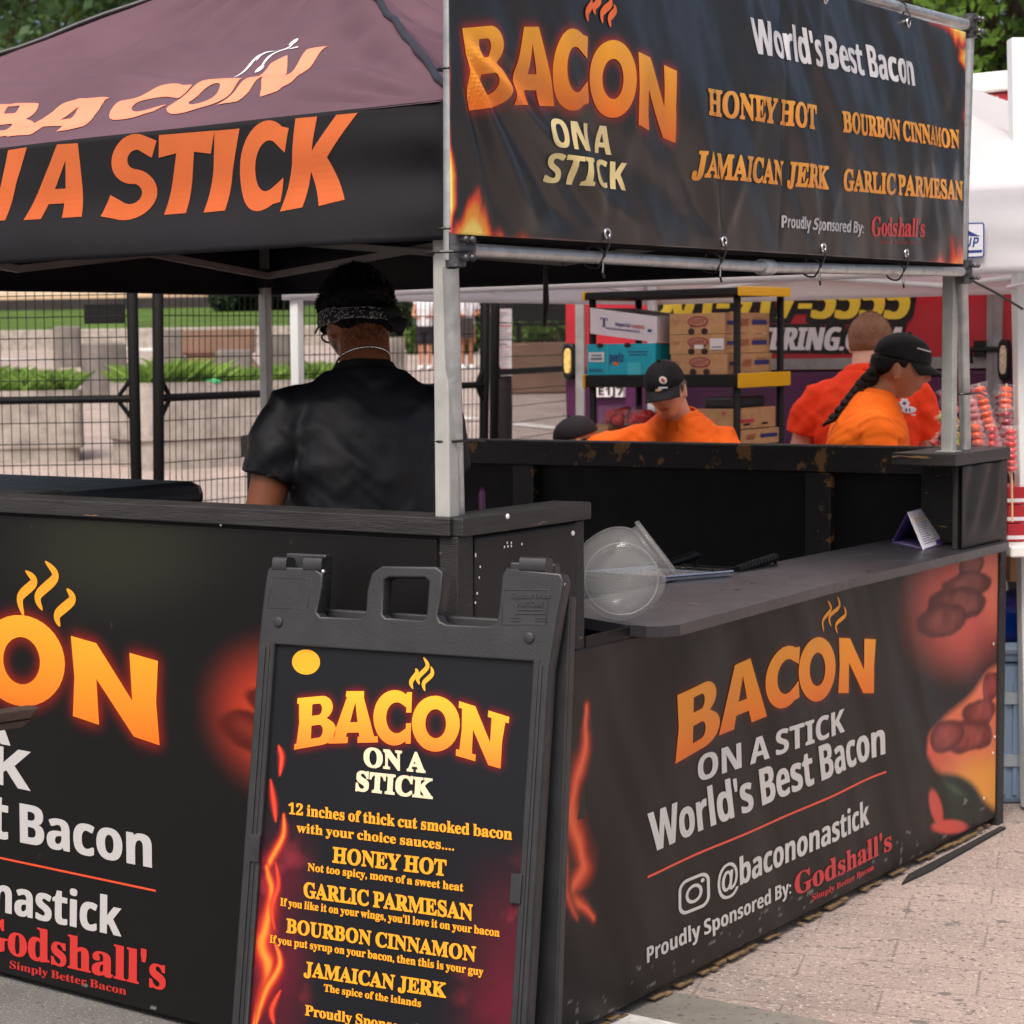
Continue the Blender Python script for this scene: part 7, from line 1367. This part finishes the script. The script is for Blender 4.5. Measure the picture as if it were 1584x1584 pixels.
back_print(p, pet(1338, 592, 5.5) + pet(1334, 620, 4.5) + pet(1399, 624, 5) + [(1406, 634, 11, 5.5, Wl, 0), (1402, 634, 1.6, 2.6, Pd, .003), (1407, 634, 1.6, 2.6, Pd, .003), (1411, 634, 1.6, 2.6, Pd, .003), (1413, 642, 4, 1, Wl, 0)], sh)
# ---- young woman in profile
D2 = 7.15; B2 = at(1310, 600, D2); B2[2] = 0
p = Person('young woman in an orange polo and black cap with a long braid facing right', B2, R(-97), .925, .20, (186, 126, 94)); p.head_setup(R(-18), R(2), 0, (0, .04, 1.492))
p.body({'L': ((-.165, -.005, 1.40), (-.20, .06, 1.13), (-.13, .26, 1.05), (0, 0, -1)), 'R': ((.165, -.005, 1.40), (.205, .05, 1.12), (.13, .26, 1.03), (0, 0, -1))}, fem=1., broad=.90)
p.shirt('shirt', (250, 112, 22), .020, .92, .02, .80, .80, .011, 'cloth', 1.512, 11., (.082, .078), neck_r=.066); p.collar((250, 114, 24), .060, .090, 1.525, 1.480); p.trousers((30, 32, 40), broad=.95); p.shoes((230, 230, 230)); p.eyes()
p.hair((22, 16, 15), .010, lambda q: np.minimum(hairline(q, .058, -.004, -.05), .036 - q[:, 2]), .003, 60, 1500, .003, 1., tone=.8)
def caplogo(s_, o, q): pass
def small_mark(pp, pts, col, name='cap_mark', parent=None, r=.003):
    mb = MB(); mb.tube(pts, r, 6, 0, col); mb.build(name, 'paper', parent)
p.cap((30, 30, 31), .06, brimtilt=-.15)
ang = [.45, .62, .8, .98]; small_mark(p, p.HW([np.array([0, -.006, .044]) + rotx(-.04) @ np.array([.0865 * math.sin(a) * .93, .110 * math.cos(a) * .93, .040]) for a in (.35, .6, .85, 1.05)]), lin(200, 200, 205), 'cap_lettering', p.capo, .0028)
mb = MB(); pth = p.HW([[.045, -.085, -.045], [.062, -.112, -.09], [.080, -.130, -.135], [.092, -.152, -.18], [.098, -.180, -.235]]); N = 15
for i in range(N):
    t_ = i / (N - 1) * 4; k = min(3, int(t_)); C = pth[k] + (pth[k + 1] - pth[k]) * (t_ - k); d = pth[k + 1] - pth[k]; d /= np.linalg.norm(d); a = np.cross(d, [0, 1., 0]); a /= np.linalg.norm(a); b = np.cross(d, a); r = .021 * (1.1 - .45 * i / N); sgn = 1 if i % 2 else -1
    mb.ball(C + a * sgn * r * .38, a * r * .85 + d * r * .5 * sgn, b * r * .9, d * r * 1.0 - a * r * .4 * sgn, 12, 8, 0, lin(24, 17, 15), fn=lambda q: 1 + .08 * math.sin(q[0] * 14 + q[2] * 5))
mb.tube([pth[4], pth[4] + (pth[4] - pth[3]) * .5 + np.array([-.02, 0, -.005])], [.014, .004], 8, 0, lin(24, 17, 15)); mb.build('braid', 'hair', p.t, smooth=True)
mb = MB(); mb.ball(p.HW([[.079, -.002, -.040]])[0], np.array([.004, 0, 0]), np.array([0, .004, 0]), np.array([0, 0, .004]), 8, 6); mb.build('earring', 'chrome', p.t, smooth=True)
# ---- older person looking down
D3 = 7.75; B3 = at(1062, 690, D3); B3[2] = 0
p = Person('older person in an orange polo and black cap looking down at the table', B3, R(150), .875, .22, (232, 182, 152)); p.head_setup(R(4), R(0), R(9), (0, .045, 1.505))
p.body({'L': ((-.18, -.005, 1.40), (-.30, .20, 1.22), (-.42, .36, 1.22), (0, 0, -1)), 'R': ((.18, -.005, 1.40), (.40, .14, 1.325), (.62, .24, 1.27), (0, 0, -1))}, broad=1.0, belly=.03)
p.shirt('shirt', (250, 108, 24), .022, 1.02, .03, .90, .80, .012, 'cloth', 1.512, 17., (.088, .082), neck_r=.070); p.collar((250, 112, 28), .070, .098, 1.53, 1.480); p.trousers((40, 40, 48)); p.shoes((30, 30, 30)); p.eyes()
p.hair((112, 104, 98), .009, lambda q: np.minimum(hairline(q, .066, -.02, -.05), .034 - q[:, 2]), .002, 70, 1500, .0025, tone=.7)
p.cap((22, 23, 28), .10, brimtilt=-.2)
mb = MB(); C = p.HW([np.array([-.010, -.006, .044]) + rotx(-.10) @ np.array([-.018, .103, .034])])[0]; n = (CAM - C); n /= np.linalg.norm(n); a = np.cross(n, EZ); a /= np.linalg.norm(a); b = np.cross(a, n); C = C + n * .006; mb.ball(C, a * .014 + b * .006, n * .002, b * .013 - a * .004, 14, 8, 0, lin(215, 205, 205)); mb.ball(C + n * .002, a * .007 + b * .003, n * .002, b * .007, 12, 8, 0, lin(170, 70, 60)); mb.box(C - b * .03 - a * .016, a * .032, n * .002, b * .006, 0, lin(205, 205, 210)); mb.build('cap_emblem', 'paper', p.capo)
# ---- stooping helper: only a cap and an orange back show
D4 = 7.75; B4 = at(1002, 700, D4); B4[2] = 0
p = Person('stooping helper in an orange shirt and black cap mostly hidden by the partition', B4, R(78), .815, .46, (190, 130, 100)); p.head_setup(R(0), R(-12), 0, (0, .03, 1.505))
p.body({'L': ((-.17, -.005, 1.40), (-.22, .22, 1.30), (-.18, .36, 1.12), (0, 0, -1)), 'R': ((.17, -.005, 1.40), (.22, .22, 1.30), (.18, .36, 1.12), (0, 0, -1))}, broad=.98)
p.shirt('shirt', (250, 104, 20), .022, 1.0, .02, .80, .80, .006, 'cloth', 1.512, 21., (.084, .08), neck_r=.068); p.trousers((30, 30, 36)); p.shoes((30, 30, 30)); p.hair((20, 17, 17), .008, lambda q: np.minimum(hairline(q, .06, -.01, -.05), .018 - q[:, 2]), .002, 70, 800, .002); p.cap((36, 32, 36), .05)
# ---- two walkers beyond the fence
def walker(x, yfoot, dep, label, yaw, sc, shirtcol, shortcol, skin, seed, sleeve, tank=False):
    B = at(x, yfoot, dep); B[2] = float(gz(B[1])); pp = Person(label, B, yaw, sc, .02, skin, 'walkers beyond the fence'); pp.head_setup(0, R(4), 0)
    pp.body({'L': ((-.175, 0, 1.40), (-.25, -.02, 1.13), (-.15, .16, 1.10), (1, 0, 0)), 'R': ((.175, 0, 1.40), (.25, -.02, 1.13), (.15, .16, 1.10), (-1, 0, 0))}, broad=.95, vox=.009, stance=.085); pp.shirt('shirt', shirtcol, .014, .95, 0, sleeve, .88, .006, 'cloth', 1.5, seed, (.07, .07), vox=.009); pp.trousers(shortcol, True, 'shorts'); pp.shoes((225, 225, 228), .085); pp.hair((60, 42, 30), .012, lambda q: hairline(q, .055, -.02, -.07), .003, 60, tone=.6); return pp
walker(658, 558, 42, 'walker in a white sleeveless top and dark shorts beyond the fence', R(168), .98, (222, 220, 226), (34, 32, 40), (196, 142, 116), 2., .12)
p = walker(722, 559, 42, 'walker in a white tee and tan shorts carrying a dark bag beyond the fence', R(184), 1.0, (218, 216, 224), (150, 112, 82), (190, 134, 106), 5., .7)
C = at(714, 508, 41.6); t = thing('tote_bag', 'dark square bag carried by the walker in tan shorts', 'bag', C - EZ * .2); mb = MB(); mb.loft([(C - EZ * .20, CR * .24, np.array([0, .05, 0]), 8), (C + EZ * .20, CR * .25, np.array([0, .05, 0]), 8), (C + EZ * .22, CR * .24, np.array([0, .03, 0]), 8)], 24); mb.build('bag', 'dark_wall', t, smooth=True, auto=40); mb = MB(); mb.tube([C + CR * -.12 + EZ * .2, C + CR * -.08 + EZ * .55, C + CR * .08 + EZ * .55, C + CR * .12 + EZ * .2], .012, 6); mb.build('handle', 'dark_wall', t)
